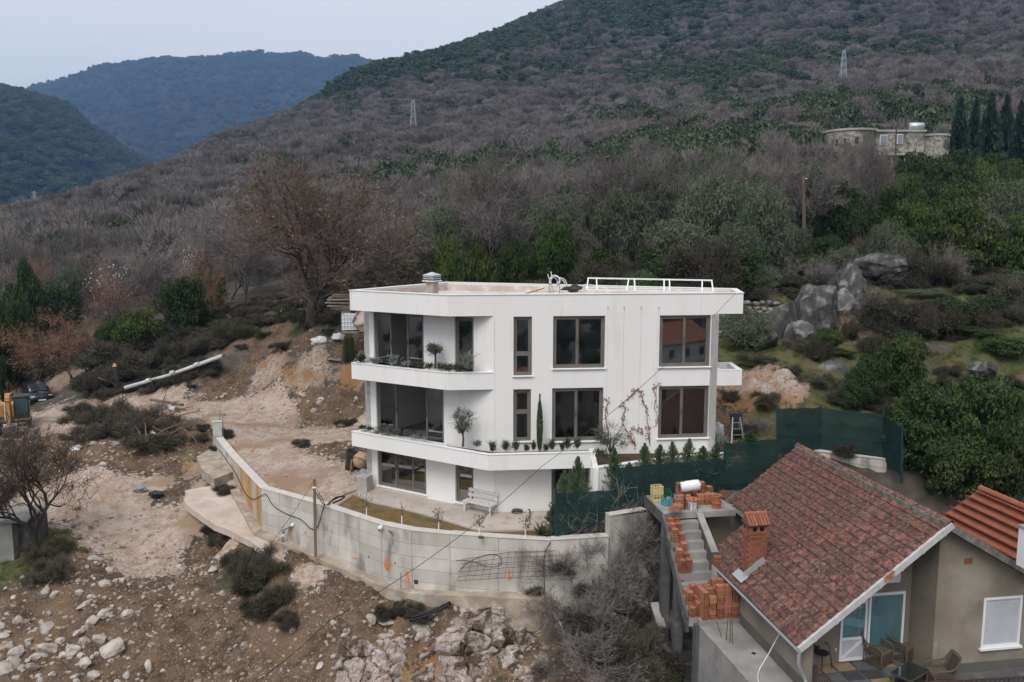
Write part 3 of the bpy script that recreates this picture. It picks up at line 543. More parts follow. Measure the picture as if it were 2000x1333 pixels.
# --- things on the roof
mk('chimney_concrete', (.42, .37, .32), (.33, .28, .24), scale=3, rough=.95, bump=.4)
mk('cap_grey', (.50, .51, .50), (.42, .43, .42), scale=6, rough=.8)
mk('white_paint', (.80, .80, .79), rough=.45, spec=.5); mk('white_plastic', (.74, .75, .76), rough=.4, spec=.5)
mk('black_plastic', (.012, .012, .014), (.03, .03, .032), scale=4, rough=.5, spec=.5); mk('galvanised', (.45, .46, .47), (.36, .37, .38), scale=8, rough=.45, metal=.7)
c = P(844, 565, 37.6); cx_, cy_ = c.x, c.y
ch = thing('roof_chimney', 'square concrete chimney with grey louvred cap on the villa roof', 'chimney', (cx_, cy_, 8.52))
MB().box((cx_, cy_, 8.82), (.40, .40, .62), WD.to_track_quat('X', 'Z').to_euler().z).build('stack', 'chimney_concrete', ch)
rzc = math.atan2(WD.y, WD.x)
MB().box((cx_, cy_, 9.18), (.66, .66, .06), rzc, taper=.92).build('cap_plate', 'cap_grey', ch)
for k in range(2): MB().box((cx_, cy_, 9.28+.085*k), (.56, .56, .04), rzc).build('louvre', 'cap_grey', ch)
b = MB()
for sx in (-1, 1):
    for sy in (-1, 1): b.box(Vector((cx_, cy_, 9.30))+Matrix.Rotation(rzc, 3, 'Z') @ Vector((sx*.2, sy*.2, 0)), (.07, .07, .24), rzc)
b.box((cx_, cy_, 9.30), (.30, .30, .22), rzc); b.build('cap_posts', 'frame_dark', ch)
MB().lathe([(.42, 0), (.40, .03), (.02, .15)], 4, (cx_, cy_, 9.42), M=Matrix.Rotation(rzc+R(45), 4, 'Z')).build('cap_roof', 'cap_grey', ch)
# white tubular frame lying on the parapet
fr = thing('railing_frame', 'long white tubular steel railing frame resting on the villa roof edge', 'railing', (7, 35.2, 8.9))
def fpt(u, v, y=34.75): return P(u, v, y)
top = [(1149, 543.5), (1390, 548)]; bot = [(1146, 566.5), (1393, 571)]
b = MB(); b.bar(fpt(*top[0], 35.6), fpt(*top[1], 35.3), .06, .06); b.build('top_rail', 'white_paint', fr); b = MB(); b.bar(fpt(*bot[0], 34.6), fpt(*bot[1], 34.5), .06, .06); b.build('bottom_rail', 'white_paint', fr)
for ut, vt, ub, vb in ((1149, 543.5, 1146, 566.5), (1165, 544, 1166, 567), (1228, 545, 1224, 568), (1239, 545, 1240, 568), (1297, 546.5, 1297, 569), (1307.5, 546.5, 1308, 569.5), (1371.5, 548, 1371, 570.5), (1390, 548, 1393, 571)):
    k = (ut-1149)/241; MB().bar(fpt(ut, vt, 35.6-.3*k), fpt(ub, vb, 34.6-.1*k), .05, .05).build('baluster', 'white_paint', fr)
# coil of white conduit on a small galvanised stand
co = thing('conduit_coil', 'coil of white plastic conduit on a small metal stand on the villa roof', 'pipe', P(1085, 571, 35.2))
cc = P(1083, 550, 35.2)
for i in range(5):
    r = .21-.02*(i % 3); o = Vector((.05*math.sin(i*2.3), .06*i-.1, .03*math.cos(i*1.7)))
    MB().tube([cc+o+Vector((r*math.cos(a*R(30)), .02*math.sin(a*2), r*1.12*math.sin(a*R(30)))) for a in range(13)], .018, 6).build('pipe_loop', 'white_plastic', co, smooth=True)
for pts in ([(1076, 552), (1072, 543), (1070, 536)], [(1079, 545), (1077, 538), (1076, 531)], [(1091, 542), (1102, 546), (1108, 557)], [(1092, 544), (1101, 550), (1105, 559)]):
    MB().tube(spline([P(u, v, 35.2) for u, v in pts], 4), .018, 6).build('pipe_end', 'white_plastic', co, smooth=True)
b = MB()
for sx in (-.22, .22):
    for sy in (-.12, .12): b.bar(cc+Vector((sx, sy, -.55)), cc+Vector((sx, sy, -.05)), .025, .025)
    b.bar(cc+Vector((sx, -.12, -.1)), cc+Vector((sx, .12, -.1)), .025, .025)
b.bar(cc+Vector((-.22, -.12, -.1)), cc+Vector((.22, -.12, -.1)), .025, .025); b.bar(cc+Vector((-.22, -.12, -.4)), cc+Vector((.22, -.12, -.4)), .025, .025); b.build('stand', 'galvanised', co)
def lump(name, mat, c, r, seed, sub=3, amp=.25, f=1.6, parent=None, smooth=True, flat=None, cut=None):
    bm = bmesh.new(); bmesh.ops.create_icosphere(bm, subdivisions=sub, radius=1)
    for v in bm.verts:
        n = mnoise.noise(v.co*f+Vector((seed*3.1, seed*1.7, seed))); n2 = mnoise.noise(v.co*f*2.7+Vector((seed, 0, 4))); k = 1+amp*n*1.6+amp*.5*n2; p = v.co*k
        v.co = Vector((p.x*r[0], p.y*r[1], p.z*r[2]))
    vs = [v.co.copy() for v in bm.verts]; bm.verts.index_update(); fs_ = [tuple(v.index for v in f_.verts) for f_ in bm.faces]; bm.free()
    b = MB(); b.add([q+Vector(c) for q in vs], fs_); return b.build(name, mat, parent, smooth)
tag(lump('plastic_bag', 'black_plastic', P(1118, 563, 35.3)+Vector((0, 0, -.02)), (.36, .3, .13), 4, amp=.5), 'crumpled black plastic bag on the villa roof beside the white coil', 'bag')
ph = thing('loose_conduits', 'bundle of loose white conduits arching across the villa roof', 'pipe', P(1165, 570, 35.2))
for k in range(3): MB().tube(spline([P(1130+4*k, 559+k, 35.4), P(1150+5*k, 556+k, 35.3), P(1175+4*k, 562+1.5*k, 35.1), P(1205-6*k, 571, 34.9)], 5), .016, 6).build('pipe', 'white_plastic', ph, smooth=True)
mk('ply_pale', (.55, .60, .60), (.47, .50, .49), scale=2, rough=.8); mk('wood_orange', (.50, .25, .05), (.42, .20, .05), scale=9, rough=.7)
bd = thing('formwork_board', 'pale shuttering board with orange edge leaning on the villa roof parapet', 'board', P(1020, 573, 35.4))
a, b_, c_, d_ = P(985, 574.5, 34.6), P(1045, 566.5, 35.6), P(1061, 561.5, 37.2), P(1000, 570, 36.4)
for q in (a, d_): q.z = 8.55
for q in (b_, c_): q.z = 8.86
MB().add([a, b_, c_, d_]+[q+Vector((0, 0, .025)) for q in (a, b_, c_, d_)], [(3, 2, 1, 0), (4, 5, 6, 7), (0, 1, 5, 4), (1, 2, 6, 5), (2, 3, 7, 6), (3, 0, 4, 7)]).build('panel', 'ply_pale', bd); MB().bar(a+Vector((0, -.03, .015)), b_+Vector((0, -.03, .015)), .04, .05).build('edge_strip', 'wood_orange', bd)
MB().bar(b_+Vector((.03, 0, .015)), c_+Vector((.03, 0, .015)), .04, .05).build('edge_strip', 'wood_orange', bd)
# ================================================================ RETAINING WALL, YARD, FENCE
mk('wall_concrete', (.56, .525, .475), (.43, .40, .36), scale=1.5, detail=9, rough=.95, bump=.35, bscale=16, coord='World', c3=(.24, .23, .21), s3=1.3, lo3=.54, hi3=.68, stretch=(1, 1, .4), rand=.10)
mk('wall_rusty', (.47, .40, .32), (.40, .24, .09), scale=.9, detail=7, rough=.95, bump=.35, bscale=16, coord='World', stretch=(1, 1, .25), lo=.42, hi=.58, rand=.06)
mk('footing_concrete', (.40, .33, .25), (.25, .21, .165), scale=1.3, rough=.95, bump=.5, bscale=12, coord='World', c3=(.46, .41, .36), s3=2.5)
mk('wall_cap', (.50, .46, .42), (.58, .54, .50), scale=2, rough=.95, bump=.3, bscale=20, coord='World')
mk('orange_paint', (.80, .20, .02), rough=.7); mk('pink_paint', (.75, .10, .12), rough=.7)
mk('wood_grey', (.21, .155, .11), (.14, .10, .075), scale=6, rough=.9, stretch=(1, 1, .15), bump=.3)
mk('cable_black', (.012, .012, .013), rough=.5); mk('rust', (.12, .06, .035), (.07, .04, .028), scale=20, rough=.9)
mk('cabinet', (.52, .54, .50), (.45, .47, .44), scale=3, rough=.5)
WZB = [-.35, -1.0, -1.9, -2.05, -2.2, -2.27, -2.2, -2.05, -2.0, -2.3]
WT = .06
rw = thing('retaining_wall', 'curved pale concrete retaining wall in front of the villa garden', 'wall', (-4, 33, -2.3))
WV = [Vector((x, y, 0)) for x, y in WALL]
wn = []
for i, p in enumerate(WV):
    a = WV[max(i-1, 0)]; c = WV[min(i+1, len(WV)-1)]; d = (c-a).normalized(); wn.append(Vector((d.y, -d.x, 0)))
def wseg(u, v):
    """point of the wall face that the photo shows at a pixel, with the face normal"""
    best = None
    for i in range(len(WV)-1):
        d = (WV[i+1]-WV[i]); l = d.length; d.normalize(); s, z = on(u, v, WV[i], d)
        if -.02 <= s <= l+.02: best = (WV[i]+d*s+Vector((0, 0, z)), Vector((d.y, -d.x, 0)), d)
    return best
rng = random.Random(5)
core = MB()
for i in range(len(WV)-1):
    a, c, na, nc = WV[i], WV[i+1], wn[i], wn[i+1]
    core.prism([(q.x, q.y) for q in (a-na*.02, c-nc*.02, c-nc*.34, a-na*.34)], -3.2, WT-.012)
    L = (c-a).length; d = (c-a)/L; n = Vector((d.y, -d.x, 0)); k = max(1, round(L/1.3)); z0, z1 = WZB[i]-.02, WZB[i+1]-.02
    mat = 'wall_rusty' if i in (1,) else 'wall_concrete'
    for j in range(k):
        f0, f1 = j/k, (j+1)/k; zb = z0+(z1-z0)*(f0+f1)/2; rows = [WT-.015]; 
        while rows[-1]-zb > .62: rows.append(rows[-1]-.52-rng.uniform(-.02, .02))
        rows.append(zb-.5)
        for r in range(len(rows)-1):
            o = .004+rng.random()*.014; p0 = a+d*(L*f0+.008)+n*o; p1 = a+d*(L*f1-.008)+n*o; q0, q1 = p0-n*(.03+o), p1-n*(.03+o)
            MB().prism([(q.x, q.y) for q in (p0, p1, q1, q0)], rows[r+1]+.007, rows[r]-.007).build('panel', mat, rw)
core.build('core', 'wall_concrete', rw)
b = MB()
for i in range(len(WV)-1): b.prism([(q.x, q.y) for q in (WV[i]+wn[i]*.035, WV[i+1]+wn[i+1]*.035, WV[i+1]-wn[i+1]*.36, WV[i]-wn[i]*.36)], WT-.012, [WT+.012, WT-.008, WT-.008, WT+.012] if i % 2 else [WT+.014, WT+.012, WT+.012, WT+.014])
b.build('wall_top', 'wall_cap', rw)
b = MB()
for i in range(1, len(WV)-2):
    z0, z1 = WZB[i], WZB[i+1]; w = .42
    b.prism([(q.x, q.y) for q in (WV[i]+wn[i]*w, WV[i+1]+wn[i+1]*w, WV[i+1]-wn[i+1]*.05, WV[i]-wn[i]*.05)], -3.4, [z0-.02, z1-.02, z1+.01, z0+.01])
b.build('footing', 'footing_concrete', rw)
a, n, d = wseg(965, 1150); b = MB(); c2 = wseg(1062, 1130)[0]
b.prism([(q.x, q.y) for q in (a+n*.62, c2+n*.5, c2, a)], -3.3, -2.06); b.build('footing_step', 'footing_concrete', rw)
for u, v in ((813, 1137), (721, 1088), (772, 1100)):
    p, n, d = wseg(u, v); M = Matrix((d, -n, Vector((0, 0, 1)))).transposed().to_4x4(); s = .16 if u == 813 else .06; MB().box(p+n*.012, (s, .03, s), M=M).build('weep_hole', 'frame_dark', rw)
def stroke(pts, w, mat, name, parent, lift=.024):
    b = MB()
    for (u0, v0), (u1, v1) in zip(pts[:-1], pts[1:]):
        p, n, d = wseg(u0, v0); q, n2, d2 = wseg(u1, v1); t = (q-p).normalized(); s_ = t.cross(n).normalized(); p = p+n*lift; q = q+n*lift
        ww = w*random.Random(u0).uniform(.85, 1.15); b.add([p+s_*ww/2-t*ww*.3, p-s_*ww/2-t*ww*.3, q-s_*ww/2+t*ww*.3, q+s_*ww/2+t*ww*.3, p+s_*ww/2-n*.006, p-s_*ww/2-n*.006, q-s_*ww/2-n*.006, q+s_*ww/2-n*.006], [(0, 1, 2, 3), (0, 4, 5, 1), (1, 5, 6, 2), (2, 6, 7, 3), (3, 7, 4, 0)])
    return b.build(name, mat, parent)
stroke([(756, 1090), (757, 1113)], .09, 'orange_paint', 'paint_mark', rw); stroke([(752, 1104), (757, 1113), (761, 1105)], .06, 'orange_paint', 'paint_mark', rw)
stroke([(795, 1117), (800, 1139)], .10, 'orange_paint', 'paint_mark', rw); stroke([(596, 1039), (598, 1043)], .09, 'orange_paint', 'paint_mark', rw); stroke([(690, 1090), (697, 1091)], .05, 'orange_paint', 'paint_mark', rw)
stroke([(566, 1026), (565, 1046)], .04, 'orange_paint', 'paint_mark', rw)
stroke([(994.5, 1114), (995, 1123)], .05, 'orange_paint', 'paint_number', rw); stroke([(992.5, 1126.5), (997, 1126), (997, 1128.5), (994.5, 1129), (997.5, 1130), (997, 1132.5), (993, 1132.5)], .035, 'orange_paint', 'paint_number', rw)
for u, v in ((453, 908), (468, 955), (490, 985)): stroke([(u, v), (u+3, v+4)], .1, 'pink_paint', 'paint_mark', rw)
# raised concrete wall at the right end, below the fence
rc = thing('concrete_wall', 'short raised concrete wall under the green fence beside the brick stair', 'wall', (4.5, 30.7, -1))
a, c = Vector((3.66, 30.42, 0)), P(1263, 1002, 31.2); c.z = 0; d = (c-a).normalized(); n = Vector((d.y, -d.x, 0)); zt = P(1187, 1009, 30.4).z
MB().prism([(q.x, q.y) for q in (a, c, c-n*.3, a-n*.3)], -3.6, [zt, P(1262, 1002, 31.2).z, P(1262, 1002, 31.2).z, zt]).build('concrete_face', 'wall_concrete', rc)
MB().prism([(q.x, q.y) for q in (a+n*.03, c+n*.03, c-n*.33, a-n*.33)], [zt+.003]*2+[zt+.003]*2, [zt+.045, P(1262, 1000, 31.2).z+.1, P(1262, 1000, 31.2).z+.1, zt+.045]).build('wall_top', 'wall_cap', rc)
# --- concrete path outside the wall, and the slab beside it
inn = [PZ(u, v, z) for u, v, z in ((455, 945, -1.35), (474, 985, -1.65), (500, 1030, -2.05), (530, 1062, -2.25), (575, 1092, -2.35), (625, 1112, -2.5))]
out = [PZ(u, v, z) for u, v, z in ((355, 962, -1.3), (372, 998, -1.6), (445, 1039, -2.0), (514, 1077, -2.25), (559, 1101, -2.4), (625, 1118, -2.5))]
b = MB(); I = spline(inn, 4); O = spline(out, 4); k = len(I)
for i in range(k): O[i] = O[i]+Vector((fbm(np.array([i*.9]), np.array([1.]), 2)[0]*.35, 0, 0))
dz = Vector((0, 0, .3)); lift = Vector((0, 0, .10))
b.add([p+lift for q in zip(O, I) for p in q]+[p+lift-dz for q in zip(O, I) for p in q], [(2*i, 2*i+1, 2*i+3, 2*i+2) for i in range(k-1)]+[(2*k+2*i, 2*i, 2*i+2, 2*k+2*i+2) for i in range(k-1)])
mk('path_concrete', (.52, .44, .38), (.42, .34, .28), scale=1.1, rough=.95, bump=.4, bscale=14, coord='World', c3=(.58, .53, .48), s3=.7)
struct(b.build('path', 'path_concrete'))
pd = [PZ(u, v, -.68) for u, v in ((384, 893), (394, 917), (418, 936), (457, 921), (440, 884), (412, 876))]
b = MB(); b.prism([(p.x, p.y) for p in pd], -1.15, -.68); tag(b.build('concrete_slab', 'footing_concrete'), 'broken pale concrete slab beside the left end of the retaining wall', 'slab')
# --- meter cabinet on the wall end
p = PZ(425, 852, .1); mc = thing('meter_cabinet', 'pale grey electricity meter cabinet on the left end of the retaining wall', 'cabinet', (p.x, p.y, .05))
MB().box((p.x, p.y, .50), (.46, .30, .82), R(25)).build('case', 'cabinet', mc, bevel=.015); MB().box((p.x+.02, p.y-.16, .50), (.38, .02, .72), R(25)).build('door', 'cabinet', mc); MB().box((p.x, p.y, .925), (.52, .36, .03), R(25)).build('lid', 'cabinet', mc)
for dx, h in ((.1, 1.55), (.24, 1.2)): MB().tube([(p.x+dx, p.y+.24, .0), (p.x+dx, p.y+.24, h)], .03, 8).build('conduit', 'galvanised', mc)
# --- wooden post with cables
a = P(616, 1070, 33.4); t = P(614, 936, 33.6); pt = thing('wooden_post', 'weathered wooden post carrying black cable in front of the retaining wall', 'post', a)
MB().bar(a-Vector((0, 0, .4)), t, .10, .09).build('shaft', 'wood_grey', pt)
bb = MB(); bb.tube([t+Vector((-.07, -.05, -.35)), t+Vector((.07, -.05, -.35))], .045, 8); bb.build('insulator', 'white_plastic', pt)
def cable(name, pts, r, label, mat='cable_black', n=8, cat='cable'):
    b = MB(); b.tube(spline(pts, n), r, 6); return tag(b.build(name, mat, smooth=True), label, cat)
def wp(u, v, off=.05): p, n, d = wseg(u, v); return p+n*off
cable('wall_cable', [PZ(424, 868, .0)+Vector((0, -.1, -.2))]+[wp(428, 878), wp(440, 893), wp(462, 925), wp(480, 962), wp(496, 975), wp(512, 968)]+[wp(522, 966), wp(535, 987), wp(560, 1003), wp(590, 1015), wp(608, 1032), wp(622, 1028), wp(634, 990), P(634, 985, 33.3), P(620, 958, 33.5)], .016, 'black cable looping along the retaining wall from the cabinet to the post', n=6)
cable('yard_cable', [P(617, 962, 33.6), PZ(634, 987, .25), PZ(650, 978, .12), PZ(668, 969, .06), PZ(690, 961, .05), PZ(697, 957, .05)], .02, 'black cable running across the garden edge to the concrete block')
cable('drain_hose', [PZ(640, 986, .1), PZ(655, 973, .08), PZ(672, 970, .06), PZ(668, 975, .05), PZ(650, 983, .06)], .035, 'short black hose lying on the ground by the garden edge', cat='hose')
# --- white drain pipe with elbow, thin pipe
dp = thing('drain_pipe', 'white plastic drain pipe with elbow leaving the retaining wall', 'pipe', wp(561, 1075, .3)); e0, e1, e2 = wp(575, 1024, .0), wp(563, 1032, .28), wp(561, 1077, .32)
MB().tube(spline([e0, e1+Vector((.08, 0, .06)), e1, e1+Vector((0, 0, -.15)), e2], 5), .062, 10).build('pipe', 'galvanised', dp, smooth=True); MB().tube([e0, e0.lerp(e1, .25)], .075, 10).build('collar', 'white_plastic', dp)
MB().tube([e1+Vector((0, 0, -.17)), e1+Vector((0, 0, -.27))], .075, 10).build('collar', 'white_plastic', dp)
b = MB(); b.tube([wp(563, 1042, .25), wp(540, 1064, .4)], .03, 8); b.tube([wp(543, 1061, .38), wp(538, 1066, .42)], .04, 8); tag(b.build('overflow_pipe', 'galvanised', smooth=True), 'thin slanting grey pipe beside the white drain pipe', 'pipe')
# --- camera and solar panel on the wall
p, n, d = wseg(748, 1031); sc_ = thing('security_camera', 'small white dome security camera fixed to the retaining wall', 'camera', p)
M = Matrix((d, -n, Vector((0, 0, 1)))).transposed().to_4x4()
MB().box(p+n*.05+Vector((0, 0, .06)), (.09, .1, .16), M=M).build('bracket', 'white_plastic', sc_); MB().lathe([(.0, -.1), (.06, -.08), (.085, -.02), (.085, .05), (.05, .09), (.0, .1)], 14, p+n*.14-d*.03+Vector((0, 0, .02))).build('dome', 'white_plastic', sc_, smooth=True); MB().lathe([(.0, -.05), (.04, -.04), (.055, 0), (.04, .03)], 12, p+n*.19-d*.03+Vector((0, 0, -.03))).build('lens', 'black_plastic', sc_, smooth=True)
mk('solar_blue', (.02, .025, .04), rough=.2, spec=.6)
p, n, d = wseg(767, 1037); sp_ = thing('solar_panel', 'small tilted solar panel fixed to the retaining wall below the camera', 'panel', p); M2 = Matrix((d, -n, Vector((0, 0, 1)))).transposed().to_4x4() @ Matrix.Rotation(R(-50), 4, 'X') @ Matrix.Rotation(R(12), 4, 'Y')
MB().box(p+n*.16, (.20, .32, .02), M=M2).build('frame', 'galvanised', sp_); MB().box(p+n*.16+M2.to_3x3() @ Vector((0, 0, .013)), (.18, .30, .006), M=M2).build('cells', 'solar_blue', sp_); MB().bar(p, p+n*.16, .02, .02).build('bracket', 'galvanised', sp_)
# --- reinforcing mesh leaning on the wall, each bar of it
rm = thing('rebar_mesh', 'rusty steel reinforcing mesh leaning against the retaining wall', 'mesh', wp(990, 1135, .2))
for i in range(14):
    f = i/13; u = 897+195*f; u2 = 905+180*f; MB().tube([wp(u, 1130-12*f, .25), wp(u2+6, 1092-18*f-(8 if 3 < i < 12 else 0), .08)], .008, 4).build('bar', 'rust', rm)
for j in range(6):
    f = j/5; MB().tube([wp(896+6*f, 1130-38*f, .25-.17*f), wp(990, 1124-46*f, .25-.17*f), wp(1092-6*f, 1118-44*f, .25-.17*f)], .008, 4).build('bar', 'rust', rm)
cable('cable_loop', [wp(900, 1112, .3), wp(912, 1098, .32), wp(935, 1085, .3), wp(960, 1078, .28), wp(978, 1082, .28), wp(982, 1095, .28), wp(970, 1102, .28), wp(950, 1100, .3), wp(930, 1092, .3), wp(905, 1090, .25), wp(893, 1091, .2)], .013, 'black hose loop hung in a figure on the rebar mesh')
cable('hanging_cable', [wp(1075, 1058, .05), wp(1066, 1075, .08), wp(1063, 1100, .1), wp(1065, 1140, .3), wp(1068, 1170, .6)], .014, 'black cable hanging down over the wall at its right end')
# --- concrete block, barrel, mixer, tarp
def base(u, v, z=0): return PZ(u, v, z)
p = base(711, 962); cb = MB(); cb.box(p+Vector((0, .2, .33)), (.55, .5, .78), R(-25)); tag(cb.build('concrete_block', 'concrete_block', bevel=.03), 'tall rough concrete block at the left corner of the villa terrace', 'block')
p = base(687, 922); bl = thing('plastic_barrel', 'black plastic barrel standing open by the cement mixer', 'barrel', p); M = Matrix.Rotation(R(9), 4, 'Y')
MB().lathe([(.0, 0), (.33, 0), (.36, .3), (.37, .9), (.37, 1.02), (.34, 1.02), (.33, .9), (.31, .1), (0, .1)], 20, p, M=M, caps=False).build('body', 'black_plastic', bl, smooth=True); MB().lathe([(.375, .97), (.40, .98), (.40, 1.04), (.335, 1.04)], 20, p, M=M, caps=False).build('rim', 'black_plastic', bl)
mk('mixer_drum', (.42, .33, .24), (.32, .20, .11), scale=5, rough=.8, bump=.2); mk('mixer_orange', (.34, .16, .07), (.22, .13, .08), scale=6, rough=.8); mk('rubber', (.015, .015, .016), rough=.85)
p = base(703, 932); mx = thing('cement_mixer', 'old cement mixer with beige drum and orange frame by the villa corner', 'mixer', p); M = Matrix.Rotation(R(-25), 4, 'X') @ Matrix.Rotation(R(20), 4, 'Y')
MB().lathe([(0, -.38), (.2, -.36), (.36, -.1), (.37, .08), (.24, .36), (.22, .36), (.3, .05), (.0, -.2)], 20, p+Vector((.05, .1, .78)), M=M, caps=False).build('drum', 'mixer_drum', mx, smooth=True); MB().lathe([(.375, -.02), (.40, 0), (.40, .03), (.375, .05)], 20, p+Vector((.05, .1, .78)), M=M, caps=False).build('gear_ring', 'mixer_orange', mx)
for sx in (-.4, .42):
    MB().tube([p+Vector((sx, -.25, 0)), p+Vector((sx*.95, 0, .8)), p+Vector((sx, .45, 0))], .03, 6).build('frame_leg', 'mixer_orange', mx)
MB().bar(p+Vector((-.4, 0, .8)), p+Vector((.42, 0, .8)), .05, .05).build('axle', 'mixer_orange', mx); MB().box(p+Vector((.3, .4, .45)), (.3, .3, .3)).build('motor_box', 'mixer_orange', mx)
for sx in (-.45, .47): MB().lathe([(.05, -.04), (.17, -.04), (.19, 0), (.17, .04), (.05, .04)], 14, p+Vector((sx, .4, .19)), M=Matrix.Rotation(R(90), 4, 'Y')).build('wheel', 'rubber', mx)
mk('tarp_grey', (.26, .27, .28), (.20, .21, .22), scale=5, rough=.6, bump=.4)
tag(lump('tarpaulin', 'tarp_grey', base(716, 945)+Vector((-.1, .1, .25)), (.42, .36, .34), 9, amp=.3), 'grey tarpaulin draped over materials beside the cement mixer', 'tarpaulin')
tag(lump('black_bucket', 'black_plastic', base(705, 925)+Vector((.1, 0, .18)), (.24, .22, .2), 3, amp=.12), 'squat black rubber tub below the cement mixer drum', 'tub')
# --- garden bed, edging, hose, bench
mk('bed_grass', (.20, .125, .05), (.125, .085, .035), scale=2.2, rough=1, bump=.8, bscale=12, coord='World', c3=(.075, .085, .03), s3=1.4, lo3=.55, hi3=.7, bdist=.04)
gb = [PZ(u, v, .0) for u, v in ((655, 990), (690, 966), (721, 981), (806, 1000), (873, 1019), (941, 1040), (1038, 1036), (1085, 1037), (1076, 1056))]+[Vector((x_, y_, 0)) for x_, y_ in [(_p.x-_n.x*.3, _p.y-_n.y*.3) for _p, _n in list(zip(WV, wn))[3:9]][::-1]]
b = MB(); b.prism([(q.x, q.y) for q in gb], -.3, -.02); struct(b.build('flower_bed', 'bed_grass'))
mk('bench_paint', (.62, .60, .56), (.50, .47, .43), scale=7, rough=.7)
p = base(938, 1001); bn = thing('garden_bench', 'white painted wooden bench against the villa ground-floor wall', 'bench', p); rz = math.atan2(WD.y, WD.x); Rm = Matrix.Rotation(rz, 3, 'Z'); bp = lambda x, y, z: p+Rm @ Vector((x, y, z))
for k in range(3): MB().bar(bp(-.72, -.22+.16*k, .43), bp(.72, -.22+.16*k, .43), .13, .035).build('seat_slat', 'bench_paint', bn)
for k in range(2): MB().bar(bp(-.72, .20+.03*k, .60+.20*k), bp(.72, .20+.03*k, .60+.20*k), .03, .13).build('back_slat', 'bench_paint', bn)
for sx in (-.62, .62):
    MB().bar(bp(sx, -.24, 0), bp(sx, -.24, .41), .07, .07).build('leg', 'bench_paint', bn); MB().bar(bp(sx, .17, 0), bp(sx, .25, .88), .07, .06).build('leg', 'bench_paint', bn); MB().bar(bp(sx, -.27, .22), bp(sx, .2, .22), .05, .06).build('side_rail', 'bench_paint', bn)
cable('garden_hose', [base(1010, 1003)+Vector((.22*math.cos(a*.8), .16*math.sin(a*.8), .03+.006*a)) for a in range(20)], .015, 'coiled black garden hose on the terrace by the villa wall', n=3, cat='hose')
# --- green shade-net fence
mk('post_teal', (.012, .045, .06), rough=.5)
m = mk('shade_net', (.010, .031, .027), (.014, .040, .034), scale=2, rough=.75, coord='World')
N = m.node_tree.nodes; L = m.node_tree.links; tr = N.new('ShaderNodeBsdfTransparent'); mx_ = N.new('ShaderNodeMixShader'); o_ = [q for q in N if q.type == 'OUTPUT_MATERIAL'][0]
tcn = N.new('ShaderNodeNewGeometry'); mpn = N.new('ShaderNodeMapping'); mpn.inputs['Scale'].default_value = (1, 1, 3.5); L.new(tcn.outputs['Position'], mpn.inputs[0]); nn = N.new('ShaderNodeTexNoise'); nn.inputs['Scale'].default_value = 1.3; nn.inputs['Detail'].default_value = 3; L.new(mpn.outputs[0], nn.inputs['Vector'])
mr_ = N.new('ShaderNodeMapRange'); mr_.inputs[1].default_value = .35; mr_.inputs[2].default_value = .7; mr_.inputs[3].default_value = .97; mr_.inputs[4].default_value = .86; L.new(nn.outputs[0], mr_.inputs[0])
L.new(mr_.outputs[0], mx_.inputs[0]); L.new(tr.outputs[0], mx_.inputs[1]); L.new(N['Principled BSDF'].outputs[0], mx_.inputs[2]); L.new(mx_.outputs[0], o_.inputs[0])
fe = thing('net_fence', 'dark green shade-net fence on steel posts stepping up behind the red-roofed house', 'fence', (7, 32.5, 0))
FPST = [(1085, 960, 1057, 30.35), (1205, 911, 1006, 31.3), (1312, 901, 996, 32.3), (1415, 864, 958, 33.2), (1518, 795, 885, 34.6), (1603, 793, 884, 36.2), (1726, 806, 900, 36.0), (1762, 832, 930, 34.5)]
for u, vt, vb, y in FPST:
    a, t = P(u, vb, y), P(u, vt-3, y); MB().bar(a-Vector((0, 0, .3)), t, .07, .05).build('post', 'post_teal', fe)
PAN = [(0, 1, 962, 956, 1057, 1008), (1, 2, 913, 903, 1006, 990), (2, 3, 903, 894, 990, 975), (3, 4, 866, 856, 958, 945), (4, 5, 797, 795, 885, 882), (5, 6, 796, 808, 882, 898), (6, 7, 812, 834, 898, 930)]
for i, j, t0, t1, b0, b1 in PAN:
    (u0, _, _, y0), (u1, _, _, y1) = FPST[i], FPST[j]; A, B, C, D = P(u0, b0, y0), P(u1, b1, y1), P(u1, t1, y1), P(u0, t0, y0); nu, nv = 18, 9; b = MB(); d = (B-A).normalized(); n = Vector((d.y, -d.x, 0)); vs = []
    for q in range(nv+1):
        for p_ in range(nu+1):
            s, t = p_/nu, q/nv; x = A.lerp(B, s).lerp(D.lerp(C, s), t); w = .05*mnoise.noise(x*1.4)+.02*mnoise.noise(x*4)
            if q == nv: x = x-Vector((0, 0, .04*abs(math.sin(s*9+i))))
            vs.append(x+n*(w*(1 if 0 < p_ < nu else 0)+.03))
    b.add(vs, [(q*(nu+1)+p_, q*(nu+1)+p_+1, (q+1)*(nu+1)+p_+1, (q+1)*(nu+1)+p_) for q in range(nv) for p_ in range(nu)]); b.build('net', 'shade_net', fe, smooth=True)
    for k in range(4): f = .06+.29*k; MB().tube([A.lerp(D, f)-n*.01, B.lerp(C, f)-n*.01], .012, 4).build('rail', 'post_teal', fe)
    for k in range(4): f = .12+.27*k; MB().tube([A.lerp(D, f)+n*.085, B.lerp(C, f)+n*.085], .006, 4).build('tension_wire', 'post_teal', fe)
